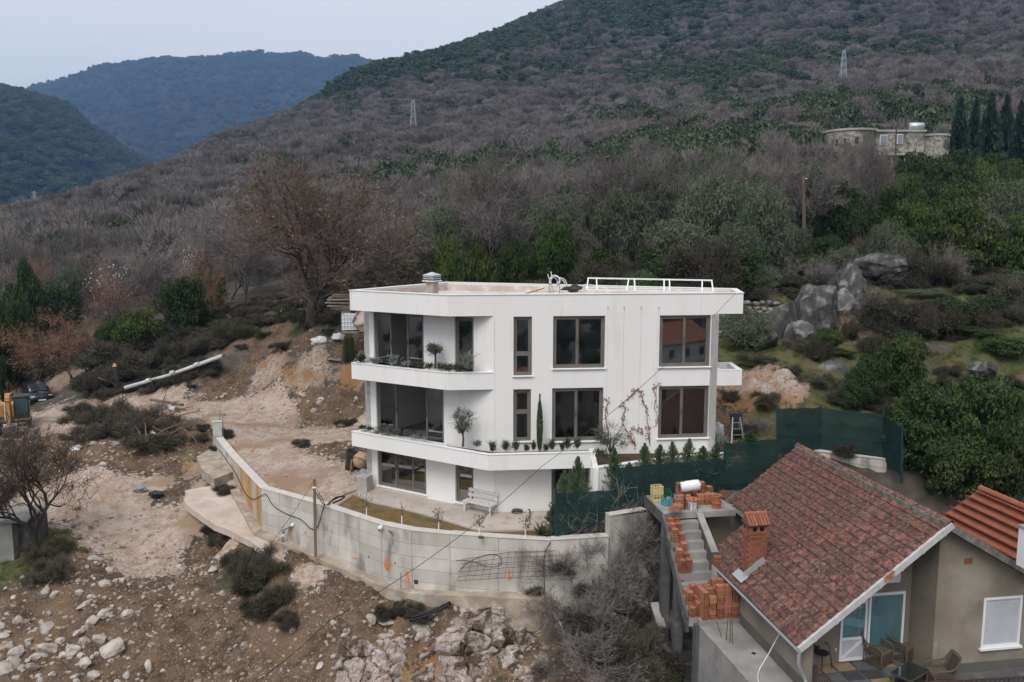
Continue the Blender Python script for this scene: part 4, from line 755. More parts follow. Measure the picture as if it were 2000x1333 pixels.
# concrete walls under the fence on the right
fw2 = thing('fence_wall', 'pale concrete block wall below the upper green fence panels', 'wall', (13, 35.9, 1))
A, B = P(1585, 881, 35.9), P(1733, 899, 35.8); A0, B0 = A.copy(), B.copy(); A0.z = B0.z = -1; d = (B0-A0).normalized(); n = Vector((d.y, -d.x, 0))
MB().prism([(q.x, q.y) for q in (A0, B0, B0-n*.3, A0-n*.3)], -1, [A.z, B.z, B.z, A.z]).build('masonry', 'concrete', fw2)
for k in range(4):
    p0, p1 = A.lerp(B, .02+.245*k), A.lerp(B, .25+.245*k); 
    for r in range(3): h = .34*r; q0, q1 = p0-Vector((0, 0, h+.02)), p1-Vector((0, 0, h+.02)); o = .008+.012*rng.random(); MB().add([q0+n*o, q1+n*o, q1+n*o-Vector((0, 0, .32)), q0+n*o-Vector((0, 0, .32)), q0-n*.02, q1-n*.02, q1-n*.02-Vector((0, 0, .32)), q0-n*.02-Vector((0, 0, .32))], [(3, 2, 1, 0), (0, 1, 5, 4), (1, 2, 6, 5), (2, 3, 7, 6), (3, 0, 4, 7)]).build('panel', 'wall_concrete', fw2)
MB().prism([(q.x, q.y) for q in (A0+n*.04, B0+n*.04, B0-n*.34, A0-n*.34)], [A.z+.003, B.z+.003]*1+[B.z+.003, A.z+.003], [A.z+.05, B.z+.05, B.z+.05, A.z+.05]).build('wall_top', 'wall_cap', fw2)
A, B = P(1415, 962, 33.2), P(1590, 884, 35.9); b = MB(); a2, b2 = A.copy(), B.copy(); d = (b2-a2); d.z = 0; d.normalize(); n = Vector((d.y, -d.x, 0)); b.prism([(q.x, q.y) for q in (A, B, B-n*.3, A-n*.3)], -2, [A.z, B.z, B.z, A.z]); b.build('side_return', 'concrete', fw2)
# ================================================================ RED-ROOFED HOUSE, BRICK STAIR
RDv, PDv, RN = Vector((-.158, .987, 0)), Vector((.987, .158, 0)), Vector((12.3, 22.86, 0))
def H(a, b, z): return RN+RDv*a-PDv*b+Vector((0, 0, z))
HR = math.atan2(RDv.y, RDv.x)-R(90); HM = Matrix.Rotation(HR, 4, 'Z')
mk('tile_old', (.225, .095, .073), (.30, .15, .115), scale=6, rough=.95, bump=.4, bscale=18, coord='World', c3=(.10, .074, .069), s3=8, lo3=.40, hi3=.58, rand=.24, spec=.1)
mk('tile_new', (.33, .125, .077), (.27, .10, .06), scale=2, rough=.9, coord='World', rand=.12, spec=.15)
mk('lichen', (.42, .40, .36), (.25, .24, .21), scale=8, rough=1); mk('mortar_mossy', (.20, .19, .165), (.10, .095, .085), scale=5, rough=1, bump=.5, coord='World')
mk('brick_red', (.30, .115, .068), (.235, .088, .052), scale=9, rough=.9, rand=.22, bump=.2); mk('brick_mortar', (.20, .15, .12), rough=1)
mk('stucco_grey', (.245, .21, .165), (.19, .162, .128), scale=.9, detail=8, rough=.97, bump=.3, bscale=30, coord='World', c3=(.30, .27, .225), s3=.7)
mk('stucco_dark', (.10, .095, .088), (.13, .122, .11), scale=1.2, rough=.97, coord='World'); mk('lead_grey', (.42, .45, .46), rough=.5, metal=.3)
mk('verge_metal', (.50, .50, .49), (.44, .43, .42), scale=3, rough=.6, c3=(.30, .13, .06), s3=1.1, lo3=.62, hi3=.68, coord='World')
SL = .751; SA = math.atan(SL); SLEN = 4.38/math.cos(SA)
def RP(a, s, h=0): b = s*math.cos(SA); return H(a, b, 3.21-b*SL)+(-PDv*math.sin(SA)+Vector((0, 0, math.cos(SA))))*h
rh = thing('red_roof_house', 'grey rendered house with weathered red tiled roof in the right foreground', 'house', H(4, 2, -1.6))
# tile: local x along the eave, y up the slope, profile with roll and ribs
def tile_mesh(name, mat, w=.24, l=.40, t=.034):
    prof = [(-.5, -.006), (-.42, .044), (-.31, .046), (-.24, -.006), (-.16, -.006), (-.10, .03), (-.02, .03), (.03, -.006), (.12, -.006), (.18, .03), (.26, .03), (.31, -.006), (.42, -.006), (.5, .01)]; b = MB(); n = len(prof); vs = []
    for y, k in ((-.5, 1), (.5, 0)):
        vs += [(x*w*1.02, y*l, h+(.055 if k else 0)) for x, h in prof]
    vs += [(x*w*1.02, -.5*l, h+.055-t) for x, h in prof]
    b.add(vs, [(i, i+1, n+i+1, n+i) for i in range(n-1)]+[(2*n+i, 2*n+i+1, i+1, i) for i in range(n-1)]); return b.mesh(name, mat)
TM = Matrix((-RDv, (PDv*math.cos(SA)+Vector((0, 0, math.sin(SA)))), (-PDv*math.sin(SA)+Vector((0, 0, math.cos(SA)))))).transposed()
# local x along -ridge, y up the slope, z out of the roof
if TM.determinant() < 0: TM = Matrix((RDv, (PDv*math.cos(SA)+Vector((0, 0, math.sin(SA)))), (-PDv*math.sin(SA)+Vector((0, 0, math.cos(SA)))))).transposed()
TE = TM.to_euler()
me = tile_mesh('tile', 'tile_old', .197, .36); ncol, nrow = 44, 18; rng = random.Random(3); alln = []
for i in range(ncol):
    for j in range(nrow):
        a = 8.65*(i+.5)/ncol; s = SLEN*(j+.5)/nrow; b_ = s*math.cos(SA)
        if a > 6.62 and b_ > 2.75: continue
        alln.append(((RP(a, s)-Vector((0, 0, ZC))).length, a, s))
alln.sort(); st = MB()
roof = MB().add([RP(0, 0, -.01), RP(8.65, 0, -.01), RP(8.65, 3.55, -.01), RP(6.6, 3.55, -.01), RP(6.6, SLEN, -.01), RP(0, SLEN, -.01)]+[RP(0, 0, -.12), RP(8.65, 0, -.12), RP(8.65, 3.55, -.12), RP(6.6, 3.55, -.12), RP(6.6, SLEN, -.12), RP(0, SLEN, -.12)], [(0, 1, 2, 3, 4, 5), (11, 10, 9, 8, 7, 6)]+[(i, 6+i, 6+(i+1) % 6, (i+1) % 6) for i in range(6)]).build('roof', 'mortar_mossy', rh)
TQ = TM
for k, (dd, a, s) in enumerate(alln):
    p = RP(a, s, .012+rng.uniform(-.004, .006)); tw = rng.uniform(-.035, .035)
    if k < 300:
        o = inst('tile', me, roof, p, (TM @ Matrix.Rotation(tw, 3, 'Z')).to_euler())
    else:
        Mx = TM @ Matrix.Rotation(tw, 3, 'Z'); st.add([p+Mx @ v.co for v in me.vertices], [tuple(q.vertices) for q in me.polygons])
o = st.build('tile_field', 'tile_old', roof); o['kind'] = 'stuff'
lm = MB(); rl = random.Random(8)
for k in range(900):
    a, s = rl.uniform(.1, 8.5), rl.uniform(.1, SLEN-.1)
    if a > 6.6 and s > 3.5: continue
    r = rl.uniform(.012, .04); c = RP(a, s, .052); n = 6; lm.add([c]+[c+TM @ Vector((r*math.cos(6.283*i/n)*rl.uniform(.6, 1.2), r*math.sin(6.283*i/n), -.004)) for i in range(n)], [(0, 1+i, 1+(i+1) % n) for i in range(n)])
o = lm.build('lichen', 'lichen', roof); o['kind'] = 'stuff'
# ridge tiles on a mortar bed
def halfpipe(l, r, n=7):
    b = MB(); vs = [(x, r*k*math.cos(math.pi*i/(n-1)), r*k*math.sin(math.pi*i/(n-1))) for x, k in ((-l/2, 1.12), (-l/2+.04, 1.12), (-l/2+.041, 1), (l/2, .96)) for i in range(n)]
    return b.add(vs, [(q*n+i, q*n+i+1, (q+1)*n+i+1, (q+1)*n+i) for q in range(3) for i in range(n-1)])
hm = halfpipe(.40, .11).mesh('ridge_tile', 'tile_old'); RR_ = math.atan2(RDv.y, RDv.x)
for i in range(24): inst('ridge_tile', hm, roof, H(.15+8.4*i/23, 0, 3.235+rng.uniform(-.01, .015)), (0, rng.uniform(-.03, .03), RR_+math.pi))
bed = MB(); 
for i in range(40):
    p = H(.1+8.5*i/39, .1+rng.uniform(-.03, .03), 3.20); bed.box(p, (.16, .26, .14), HR+rng.uniform(-.4, .4))
bed.build('ridge_mortar', 'mortar_mossy', roof)
# right hand slope of the old roof (falls away from the camera) and its concrete verge
b = MB(); zr = lambda b_: 3.20-.584*(-b_)
b.add([H(a, b_, zr(b_)-dz_) for dz_ in (0, .14) for a, b_ in ((.05, -.02), (8.6, -.02), (8.6, -2.6), (.05, -4.2))], [(0, 3, 2, 1), (4, 5, 6, 7), (0, 1, 5, 4), (1, 2, 6, 5), (2, 3, 7, 6), (3, 0, 4, 7)]); b.build('rear_slope', 'tile_old', rh)
MB().bar(H(.08, -.05, 3.12), H(.08, -4.2, 3.12-.584*4.15), .22, .20).build('concrete_verge', 'mortar_mossy', rh)
# verge flashing and gutter
MB().bar(RP(-.03, -.05, -.04), RP(-.03, SLEN+.05, -.04), .10, .17).build('verge_board', 'verge_metal', rh)
for k in range(7): s = SLEN*(k+.4)/7; MB().bar(RP(-.035, s-.02, -.045), RP(-.035, s+.02, -.045), .115, .19).build('verge_clip', 'verge_metal', rh)
b = MB(); b.tube([RP(-.05, SLEN+.07, -.07), RP(6.6, SLEN+.07, -.07)], .055, 8); b.build('gutter', 'lead_grey', rh)
b = MB(); b.tube(spline([RP(.0, SLEN+.05, -.1), RP(.05, SLEN+.02, -.1)+Vector((0, 0, -.45)), H(.15, 4.05, -1.2), H(-.2, 4.2, -1.5), H(-.9, 4.5, -1.62)], 5), .05, 8); b.build('downpipe', 'lead_grey', rh, smooth=True)
# walls
def hw(name, pts, mat, parent=rh, label=None): b = MB(); b.add([H(*q) for q in pts], [tuple(range(len(pts)))]); return b.build(name, mat, parent)
def hbox(name, a0, a1, b0, b1, z0, z1, mat, parent=rh, bevel=0):
    z1s = z1 if hasattr(z1, '__len__') else [z1]*4; b = MB(); q = [(a0, b0), (a1, b0), (a1, b1), (a0, b1)]; b.prism([(H(a, c, 0).x, H(a, c, 0).y) for a, c in q], z0, z1s); return b.build(name, mat, parent, bevel=bevel)
zl = lambda b_: 3.21-b_*SL-.16
hbox('side_wall', .35, 8.4, 3.75, 4.0, -3.5, zl(4.0), 'stucco_grey'); hbox('wall_plinth', .33, 5.0, 4.003, 4.02, -1.6, -1.28, 'stucco_dark')
hbox('porch_wall', 1.5, 1.75, .0, 3.75, -3, [zl(.1), zl(.1), zl(3.75), zl(3.75)], 'stucco_grey')
hbox('recess_wall', .36, 1.75, -.25, .0, -3, 3.0, 'stucco_dark' if False else 'stucco_grey')
# gable wall with window opening
WA = .35; wb0, wb1, wz0, wz1 = -1.54, -2.80, -.76, .77; q = MB()
def gq(b0, b1, z0, z1a, z1b): q.add([H(WA, b0, z0), H(WA, b1, z0), H(WA, b1, z1b), H(WA, b0, z1a)], [(0, 1, 2, 3)])
vz = lambda b_: 3.02-.584*(-b_)
gq(0, wb0, -4, vz(0), vz(wb0)); gq(wb0, wb1, -4, wz0, wz0); gq(wb0, wb1, wz1, vz(wb0), vz(wb1)); gq(wb1, -4.1, -4, vz(wb1), vz(-4.1))
for (b0, z0), (b1, z1) in (((wb0, wz0), (wb1, wz0)), ((wb1, wz0), (wb1, wz1)), ((wb1, wz1), (wb0, wz1)), ((wb0, wz1), (wb0, wz0))): q.add([H(WA, b0, z0), H(WA, b1, z1), H(WA+.2, b1, z1), H(WA+.2, b0, z0)], [(0, 1, 2, 3)])
q.build('gable_wall', 'stucco_grey', rh); hbox('wall_plinth', .335, .348, -4.1, .0, -1.5, -1.2, 'stucco_dark')
hbox('far_wall', 8.2, 8.4, -2.5, 3.75, -3, 1.2, 'stucco_grey'); hbox('right_wall', .6, 8.4, -4.1, -3.9, -4, .5, 'stucco_grey')
mk('vent_brick', (.20, .09, .05), rough=1); p = H(WA, -.93, 1.93); hbox('vent_brick', WA-.012, WA+.05, -1.07, -.80, 1.85, 2.03, 'vent_brick')
hbox('plaster_patch', WA-.006, WA+.02, -.13, .0-.004, -1.15, -.45, 'concrete')
# shuttered window
mk('upvc', (.74, .75, .76), rough=.35, spec=.5); mk('shutter', (.50, .51, .54), (.45, .46, .49), scale=2, rough=.6)
win = hbox('window', WA-.02, WA+.06, wb1, wb1+.07, wz0, wz1, 'upvc'); 
for a in ((wb0-.07, wb0, wz0, wz1), (wb1+.07, wb0-.07, wz0, wz0+.07), (wb1+.07, wb0-.07, wz1-.07, wz1)): hbox('frame', WA-.02, WA+.06, a[0], a[1], a[2], a[3], 'upvc', win)
for k in range(24): z = wz0+.08+(wz1-wz0-.16)*k/24; hbox('shutter_slat', WA+.015, WA+.04, wb1+.072, wb0-.072, z, z+(wz1-wz0-.16)/24-.006, 'shutter', win)
hbox('window_sill', WA-.09, WA+.05, wb1-.06, wb0+.06, wz0-.07, wz0-.004, 'upvc', win)
# porch door and window
glassmat('glass_pale', (.72, .84, .84), .55)
mk('curtain', (.66, .72, .76), (.50, .55, .60), scale=2, stretch=(14, 14, .3), rough=.9)
def leaf(name, b0, b1, z0, z1, a=1.5, split=None):
    o = hbox(name, a-.05, a-.002, b0, b0+.07, z0, z1, 'upvc')
    for q_ in ((b1-.07, b1, z0, z1), (b0+.07, b1-.07, z0, z0+.08), (b0+.07, b1-.07, z1-.08, z1)): hbox('frame', a-.05, a-.002, *q_, 'upvc', o)
    if split:
        hbox('frame', a-.05, a-.002, b0+.07, b1-.07, split, split+.08, 'upvc', o); t = MB(); t.bar(H(a-.035, b0+.08, split-.01), H(a-.035, b1-.08, z0+.09), .03, .07); t.build('brace', 'upvc', o); hbox('door_panel', a-.018, a-.012, b0+.07, b1-.07, z0+.08, split, 'shutter', o)
    hbox('pane', a-.03, a-.022, b0+.07, b1-.07, (split+.08) if split else z0+.08, z1-.08, 'glass_pale', o); hbox('curtain', a-.012, a-.006, b0+.07, b1-.07, (split+.08) if split else z0+.08, z1-.08, 'curtain', o); return o
leaf('porch_door', 1.42, 2.27, -1.46, .42, split=-.80); leaf('porch_window', .2, 1.38, -1.40, .62)
hbox('porch_lamp', 1.38, 1.5, .45, .85, .95, 1.25, 'upvc')
# terrace with slate slabs, each its own piece
tp = struct(hbox('terrace_floor', -3.2, 1.5, -4.1, 3.75, -2.4, -1.52, 'concrete_dark', None)) if False else None
b = MB(); q_ = [H(-3.4, -5.5, 0), H(.34, -5.5, 0), H(.34, 0, 0), H(1.5, 0, 0), H(1.5, 3.75, 0), H(.34, 3.75, 0), H(.34, 4.0, 0), H(-3.4, 4.0, 0)]; b.prism([(v.x, v.y) for v in q_], -3.5, -1.53); pt_ = struct(b.build('patio', 'concrete_dark')); ORG[pt_.name] = pt_.location.copy()
for i_, (n_, c_) in enumerate((('slate_grey', (.12, .125, .13)), ('slate_ochre', (.30, .22, .12)), ('slate_dark', (.06, .062, .068)), ('slate_rust', (.24, .14, .08)))): mk(n_, c_, tuple(x*.75 for x in c_), scale=6, rough=.6, bump=.2)
rs = random.Random(12)
for i in range(14):
    for j in range(9):
        a0 = -3.0+.5*j; b0 = -5.0+.63*i; a1 = a0+.47; b1 = b0+.60
        if a0 > -.15 and b0 < .1 and (a1 > .3): 
            if b0 < 0 and a1 > .3: continue
        if b1 > 3.7 or a1 > 1.49: continue
        pts = [(a0+rs.uniform(0, .05), b0+rs.uniform(0, .06)), (a1-rs.uniform(0, .05), b0+rs.uniform(0, .06)), (a1-rs.uniform(0, .05), b1-rs.uniform(0, .06)), (a0+rs.uniform(0, .05), b1-rs.uniform(0, .06))]
        s_ = MB(); s_.prism([(H(a, c, 0).x, H(a, c, 0).y) for a, c in pts], -1.54, -1.505+rs.uniform(0, .008)); s_.build('slate', rs.choice(['slate_grey', 'slate_ochre', 'slate_dark', 'slate_rust', 'slate_grey']), pt_)
# railing along the near edge
rl_ = thing('terrace_railing', 'rusty brown iron railing along the terrace in the lower right corner', 'railing', H(-2.1, 0, -1.5)); mk('iron_brown', (.085, .045, .035), (.055, .035, .03), scale=9, rough=.7)
def rail_run(p, q, n, h0=-1.5, h1=-.62):
    for z in (h1, h0+.12): MB().bar(p+Vector((0, 0, z)), q+Vector((0, 0, z)), .045, .035).build('rail', 'iron_brown', rl_)
    for i in range(n+1): x = p.lerp(q, i/n); MB().bar(x+Vector((0, 0, h0)), x+Vector((0, 0, h1)), .05 if i % 9 == 0 else .016, .05 if i % 9 == 0 else .016).build('post' if i % 9 == 0 else 'baluster', 'iron_brown', rl_)
r0, r1, r2 = H(-.05, 3.9, 0), H(-1.25, 3.9, 0), H(-1.7, -4.6, 0)
rail_run(r0, r1, 9); rail_run(r1, r2, 63)
# --- chimney with its bricks
CA, CB_ = 4.35, 3.72; chh = thing('brick_chimney', 'red brick chimney with little tiled gable cap on the weathered red roof', 'chimney', H(CA, CB_, .4)); W_, D_ = .62, .52; zb = -.05
MB().prism([(H(a, c, 0).x, H(a, c, 0).y) for a, c in ((CA-D_/2+.02, CB_-W_/2+.02), (CA+D_/2-.02, CB_-W_/2+.02), (CA+D_/2-.02, CB_+W_/2-.02), (CA-D_/2+.02, CB_+W_/2-.02))], zb-.4, 1.72).build('core', 'brick_mortar', chh)
bm_ = {}
def brick_at(c, l, w, h, rz, parent, mat='brick_red', name='brick'):
    k = (round(l, 3), round(w, 3), round(h, 3), mat)
    if k not in bm_: bm_[k] = MB().box((0, 0, 0), (l, w, h)).mesh(name, mat)
    return inst(name, bm_[k], parent, c, (0, 0, rz))
for r in range(19):
    z = zb+.055+.092*r; off = .10 if r % 2 else 0; ex = .025 if r in (17, 18) else 0
    for side in range(4):
        L_ = (W_ if side % 2 == 0 else D_); n = 3; l = (L_+2*ex)/n
        for k in range(n):
            f = -L_/2-ex+l*(k+.5)+(off-.05)*0; ll = l-.012
            f += (.02 if r % 2 else -.02)
            if side == 0: c = H(CA-D_/2-ex+.045, CB_-f, z); rz = HR
            elif side == 2: c = H(CA+D_/2+ex-.045, CB_-f, z); rz = HR
            elif side == 1: c = H(CA+f*(D_-.2)/D_, CB_+W_/2+ex-.045, z); rz = HR+R(90); ll = (l-.012)*(D_-.2)/D_
            else: c = H(CA+f*(D_-.2)/D_, CB_-W_/2-ex+.045, z); rz = HR+R(90); ll = (l-.012)*(D_-.2)/D_
            brick_at(c, ll, .09, .078, rz, chh)
for sa in (-1, 0, 1):
    for sb in (-1, 1): brick_at(H(CA+sa*(D_/2-.05), CB_+sb*(W_/2-.06), 1.80), .11, .09, .20, HR, chh)
brick_at(H(CA-D_/2+.05, CB_, 1.80), .10, .09, .20, HR, chh)
MB().box(H(CA, CB_, 1.74), (W_-.1, D_-.1, .03), HR).build('flue_floor', 'black_plastic', chh)
MB().box(H(CA, CB_, 1.925), (W_+.06, D_+.06, .05), HR).build('cap_slab', 'concrete_dark', chh)
b = MB(); b.add([H(CA-D_/2-.06, CB_+.36, 1.955), H(CA-D_/2-.06, CB_-.36, 1.955), H(CA-D_/2-.06, CB_, 2.20), H(CA+D_/2+.06, CB_+.36, 1.955), H(CA+D_/2+.06, CB_-.36, 1.955), H(CA+D_/2+.06, CB_, 2.20)], [(0, 1, 2), (5, 4, 3), (0, 3, 4, 1), (1, 4, 5, 2), (2, 5, 3, 0)])
b = MB(); b.add([H(CA+D_/2+.06, CB_-.36, 1.955), H(CA-D_/2-.06, CB_-.36, 1.955), H(CA-D_/2-.06, CB_+.36, 1.955), H(CA+D_/2+.06, CB_+.36, 1.955), H(CA, CB_-.33, 2.22), H(CA, CB_+.33, 2.22)], [(0, 3, 2, 1), (1, 2, 5, 4), (3, 0, 4, 5), (0, 1, 4), (2, 3, 5)]); b.build('cap_roof', 'tile_old', chh)
for k in range(7):
    f = -.32+.64*k/6; t = MB(); t.tube([H(CA-D_/2-.10, CB_-f, 1.96), H(CA-.02, CB_-f, 2.24)], .05, 6); t.build('cap_tile', 'brick_red', chh)
for k in range(3): t = MB(); t.tube([H(CA, CB_-.36+.25*k, 2.26), H(CA, CB_-.1+.25*k, 2.26)], [.08, .065], 8); t.build('cap_ridge_tile', 'brick_red', chh)
b = MB(); cs = math.cos(SA); rb = lambda a, c, h: RP(a, c/cs, h)
b.add([rb(CA-D_/2-.014, CB_+.34, .03), rb(CA-D_/2-.014, CB_-.34, .03), rb(CA-D_/2-.014, CB_-.34, .26), rb(CA-D_/2-.014, CB_+.34, .26), rb(CA-D_/2, CB_+.34, .26), rb(CA-D_/2, CB_-.34, .26)], [(0, 1, 2, 3), (3, 2, 5, 4)])
b.add([rb(CA-D_/2-.16, CB_+.54, .115), rb(CA-D_/2-.16, CB_+.30, .115), rb(CA+D_/2+.06, CB_+.30, .115), rb(CA+D_/2+.06, CB_+.54, .115)], [(0, 3, 2, 1)]); b.build('flashing', 'lead_grey', chh)
# --- neighbouring orange roof
nh = thing('orange_roof_house', 'neighbouring house with newer bright orange tiled roof at the right edge', 'house', (17, 27, 0))
O0 = P(1915, 956, 29.5); SB = math.atan(.66); OM = Matrix((RDv, (PDv*math.cos(SB)+Vector((0, 0, math.sin(SB)))), (-PDv*math.sin(SB)+Vector((0, 0, math.cos(SB)))))).transposed()
def OP(a, s, h=0): return O0-RDv*a-PDv*(s*math.cos(SB))-Vector((0, 0, s*math.sin(SB)))+OM @ Vector((0, 0, h))
rf = MB().add([OP(-.05, -.05, -.01), OP(5.2, -.05, -.01), OP(5.2, 4.2, -.01), OP(-.05, 4.2, -.01), OP(-.05, -.05, -.12), OP(5.2, -.05, -.12), OP(5.2, 4.2, -.12), OP(-.05, 4.2, -.12)], [(0, 3, 2, 1), (4, 5, 6, 7), (0, 1, 5, 4), (1, 2, 6, 5), (2, 3, 7, 6), (3, 0, 4, 7)]).build('roof', 'tile_new', nh); mo = tile_mesh('tile', 'tile_new', .235, .40)
for i in range(22):
    for j in range(11):
        if i > 14 and j < 3: pass
        inst('tile', mo, rf, OP(.12+.235*i, .2+.345*j, .012), OM.to_euler())
ho = halfpipe(.42, .12).mesh('ridge_tile', 'tile_new')
for i in range(13): inst('ridge_tile', ho, rf, OP(.2+.38*i, -.02, .02), (0, 0, RR_+math.pi))
def OQ(a, s): q = OP(a, s); return (q.x, q.y)
MB().prism([OQ(0, .1), OQ(5.2, .1), OQ(5.2, 4.1), OQ(0, 4.1)], -3.5, [OP(0, .1).z-.2, OP(0, .1).z-.2, OP(0, 4.1).z-.2, OP(0, 4.1).z-.2]).build('wall', 'stucco_grey', nh)
MB().add([OP(-.05, -.05, -.01), OP(5.2, -.05, -.01), OP(5.2, -.05)+PDv*4-Vector((0, 0, 2.6)), OP(-.05, -.05)+PDv*4-Vector((0, 0, 2.6))], [(0, 1, 2, 3)]).build('rear_slope', 'tile_new', nh)
p = P(1996, 1100, 22.3); c_ = MB(); c_.box(p+Vector((.12, 0, .45)), (.34, .34, 1.1), HR); c_.build('chimney', 'upvc', nh); MB().box(p+Vector((.12, 0, 1.02)), (.40, .40, .06), HR).build('chimney_cap', 'concrete', nh)
# ---------------------------------------------------------------- concrete stair beside the red house
cs_ = thing('concrete_stair', 'dark raw concrete outdoor stair and landing beside the red-roofed house', 'stairs', H(6, 5, -4))
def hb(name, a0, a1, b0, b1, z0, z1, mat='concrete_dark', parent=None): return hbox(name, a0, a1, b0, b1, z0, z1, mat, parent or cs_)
LZ = 1.3
hb('landing', 7.45, 9.6, 3.0, 5.72, LZ-.22, LZ, 'concrete'); hb('landing_beam', 7.40, 9.62, 5.58, 5.76, LZ-.42, LZ-.02)
NS = 10; A1, A0 = 7.45, 4.85; Z1, Z0 = LZ, -1.42
for i in range(NS):
    a1 = A1-(A1-A0)*i/NS; a0 = A1-(A1-A0)*(i+1)/NS; z = Z1-(Z1-Z0)*(i+1)/(NS)
    hb('step', a0, a1+.03, 4.5, 5.70, z-.30, z+.0, 'concrete')
b = MB(); b.add([H(a, c, z) for c in (5.702, 5.80) for a, z in ((A1+.02, Z1+.0), (A0, Z0+.02), (A0, Z0-.5), (A1+.02, Z1-.5))], [(0, 1, 2, 3), (7, 6, 5, 4), (0, 4, 5, 1), (1, 5, 6, 2), (2, 6, 7, 3), (3, 7, 4, 0)]); b.build('stringer', 'concrete_dark', cs_)
# parapet on the house side of the flight
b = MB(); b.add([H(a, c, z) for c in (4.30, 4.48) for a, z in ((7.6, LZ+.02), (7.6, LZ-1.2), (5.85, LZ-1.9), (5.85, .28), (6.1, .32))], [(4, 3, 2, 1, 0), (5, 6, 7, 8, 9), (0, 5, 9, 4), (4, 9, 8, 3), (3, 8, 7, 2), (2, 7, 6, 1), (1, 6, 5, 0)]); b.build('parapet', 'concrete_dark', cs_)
b = MB(); b.bar(H(7.62, 4.39, LZ+.04), H(5.95, 4.39, .34), .24, .06); b.build('parapet_cap', 'concrete', cs_)
hb('parapet_pier', 5.66, 5.9, 4.22, 4.52, -1.6, -.08, 'concrete_block'); 
for k in range(4): brick_at(H(5.78, 4.37, -.03+.09*k), .24, .2, .075, HR, cs_)
# columns, lower walls and flight
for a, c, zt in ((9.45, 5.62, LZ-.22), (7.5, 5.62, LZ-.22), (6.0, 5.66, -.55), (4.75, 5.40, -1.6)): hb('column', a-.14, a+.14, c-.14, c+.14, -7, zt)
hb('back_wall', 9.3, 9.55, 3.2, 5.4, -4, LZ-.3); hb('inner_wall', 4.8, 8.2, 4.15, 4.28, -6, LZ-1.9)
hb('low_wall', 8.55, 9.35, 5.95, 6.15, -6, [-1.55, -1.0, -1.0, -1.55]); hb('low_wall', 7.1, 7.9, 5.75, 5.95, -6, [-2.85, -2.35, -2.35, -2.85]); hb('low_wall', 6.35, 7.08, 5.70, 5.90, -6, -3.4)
for a0, a1, c0, c1, z0, z1 in ((8.5, 9.4, 5.9, 6.2, -1.54, -.99), (7.05, 7.95, 5.7, 6.0, -2.84, -2.34)):
    q = MB(); q.prism([(H(a, c, 0).x, H(a, c, 0).y) for a, c in ((a0, c0), (a1, c0), (a1, c1), (a0, c1))], [z0, z1, z1, z0], [z0+.08, z1+.08, z1+.08, z0+.08]); q.build('wall_cap', 'concrete', cs_)
for i in range(14): a = 8.6-.29*i; z = -1.6-.27*i; hb('lower_step', a-.31, a, 4.35, 5.5, z-.3, z, 'concrete_dark')
# block pad and concrete platform along the house
hb('pad', 4.62, 5.75, 4.02, 5.42, -2.0, -1.44, 'concrete'); q = MB(); q.prism([(H(a, c, 0).x, H(a, c, 0).y) for a, c in ((4.62, 4.03), (4.62, 5.42), (.2, 5.30), (-.5, 5.3), (-.5, 4.03))], -7, -1.61); pf = q.build('platform', 'concrete', cs_)
b = MB(); b.lathe([(0, 0), (.07, 0), (.07, .012), (0, .012)], 12, H(2.6, 4.45, -1.61)); b.build('floor_drain', 'black_plastic', cs_)
for a, c, h, lean in ((3.55, 4.95, .95, -.05), (3.35, 4.90, .98, .02), (3.25, 4.86, .85, .05), (3.75, 5.0, .55, .25)): MB().tube([H(a, c, -1.65), H(a+lean, c+lean*.5, -1.62+h)], .012, 5).build('rebar', 'rust', cs_)
for a, c in ((9.35, 5.5), (9.2, 5.45), (9.3, 5.35)): MB().tube([H(a, c, LZ), H(a, c+.03, LZ+.42)], .010, 5).build('rebar', 'rust', cs_)
for k, (a, c) in enumerate(((7.7, 5.45), (7.62, 5.3), (7.8, 5.25), (7.62, 4.72), (7.55, 4.6), (7.5, 4.45), (7.66, 4.5), (8.55, 3.2), (9.3, 3.1))): MB().tube([H(a, c, LZ-.02), H(a+.02, c, LZ+.45+.06*(k % 3))], .012, 5).build('rebar', 'rust', cs_)
for a, c in ((7.7, 4.85), (7.85, 4.82)): MB().bar(H(a, c, LZ), H(a, c, LZ+.62), .03, .03).build('rebar', 'rust', cs_)
MB().bar(H(8.75, 3.05, LZ+.05), H(9.35, 2.5, LZ+.1), .45, .03).build('steel_plate', 'rust', cs_)
cable('white_cable', [H(1.8, 4.02, -.55), H(1.75, 4.4, -1.2), H(1.5, 4.8, -1.56), H(1.0, 5.05, -1.59), H(.3, 5.2, -1.59)], .014, 'thin white cable drooping from the eave onto the concrete platform', mat='white_plastic')
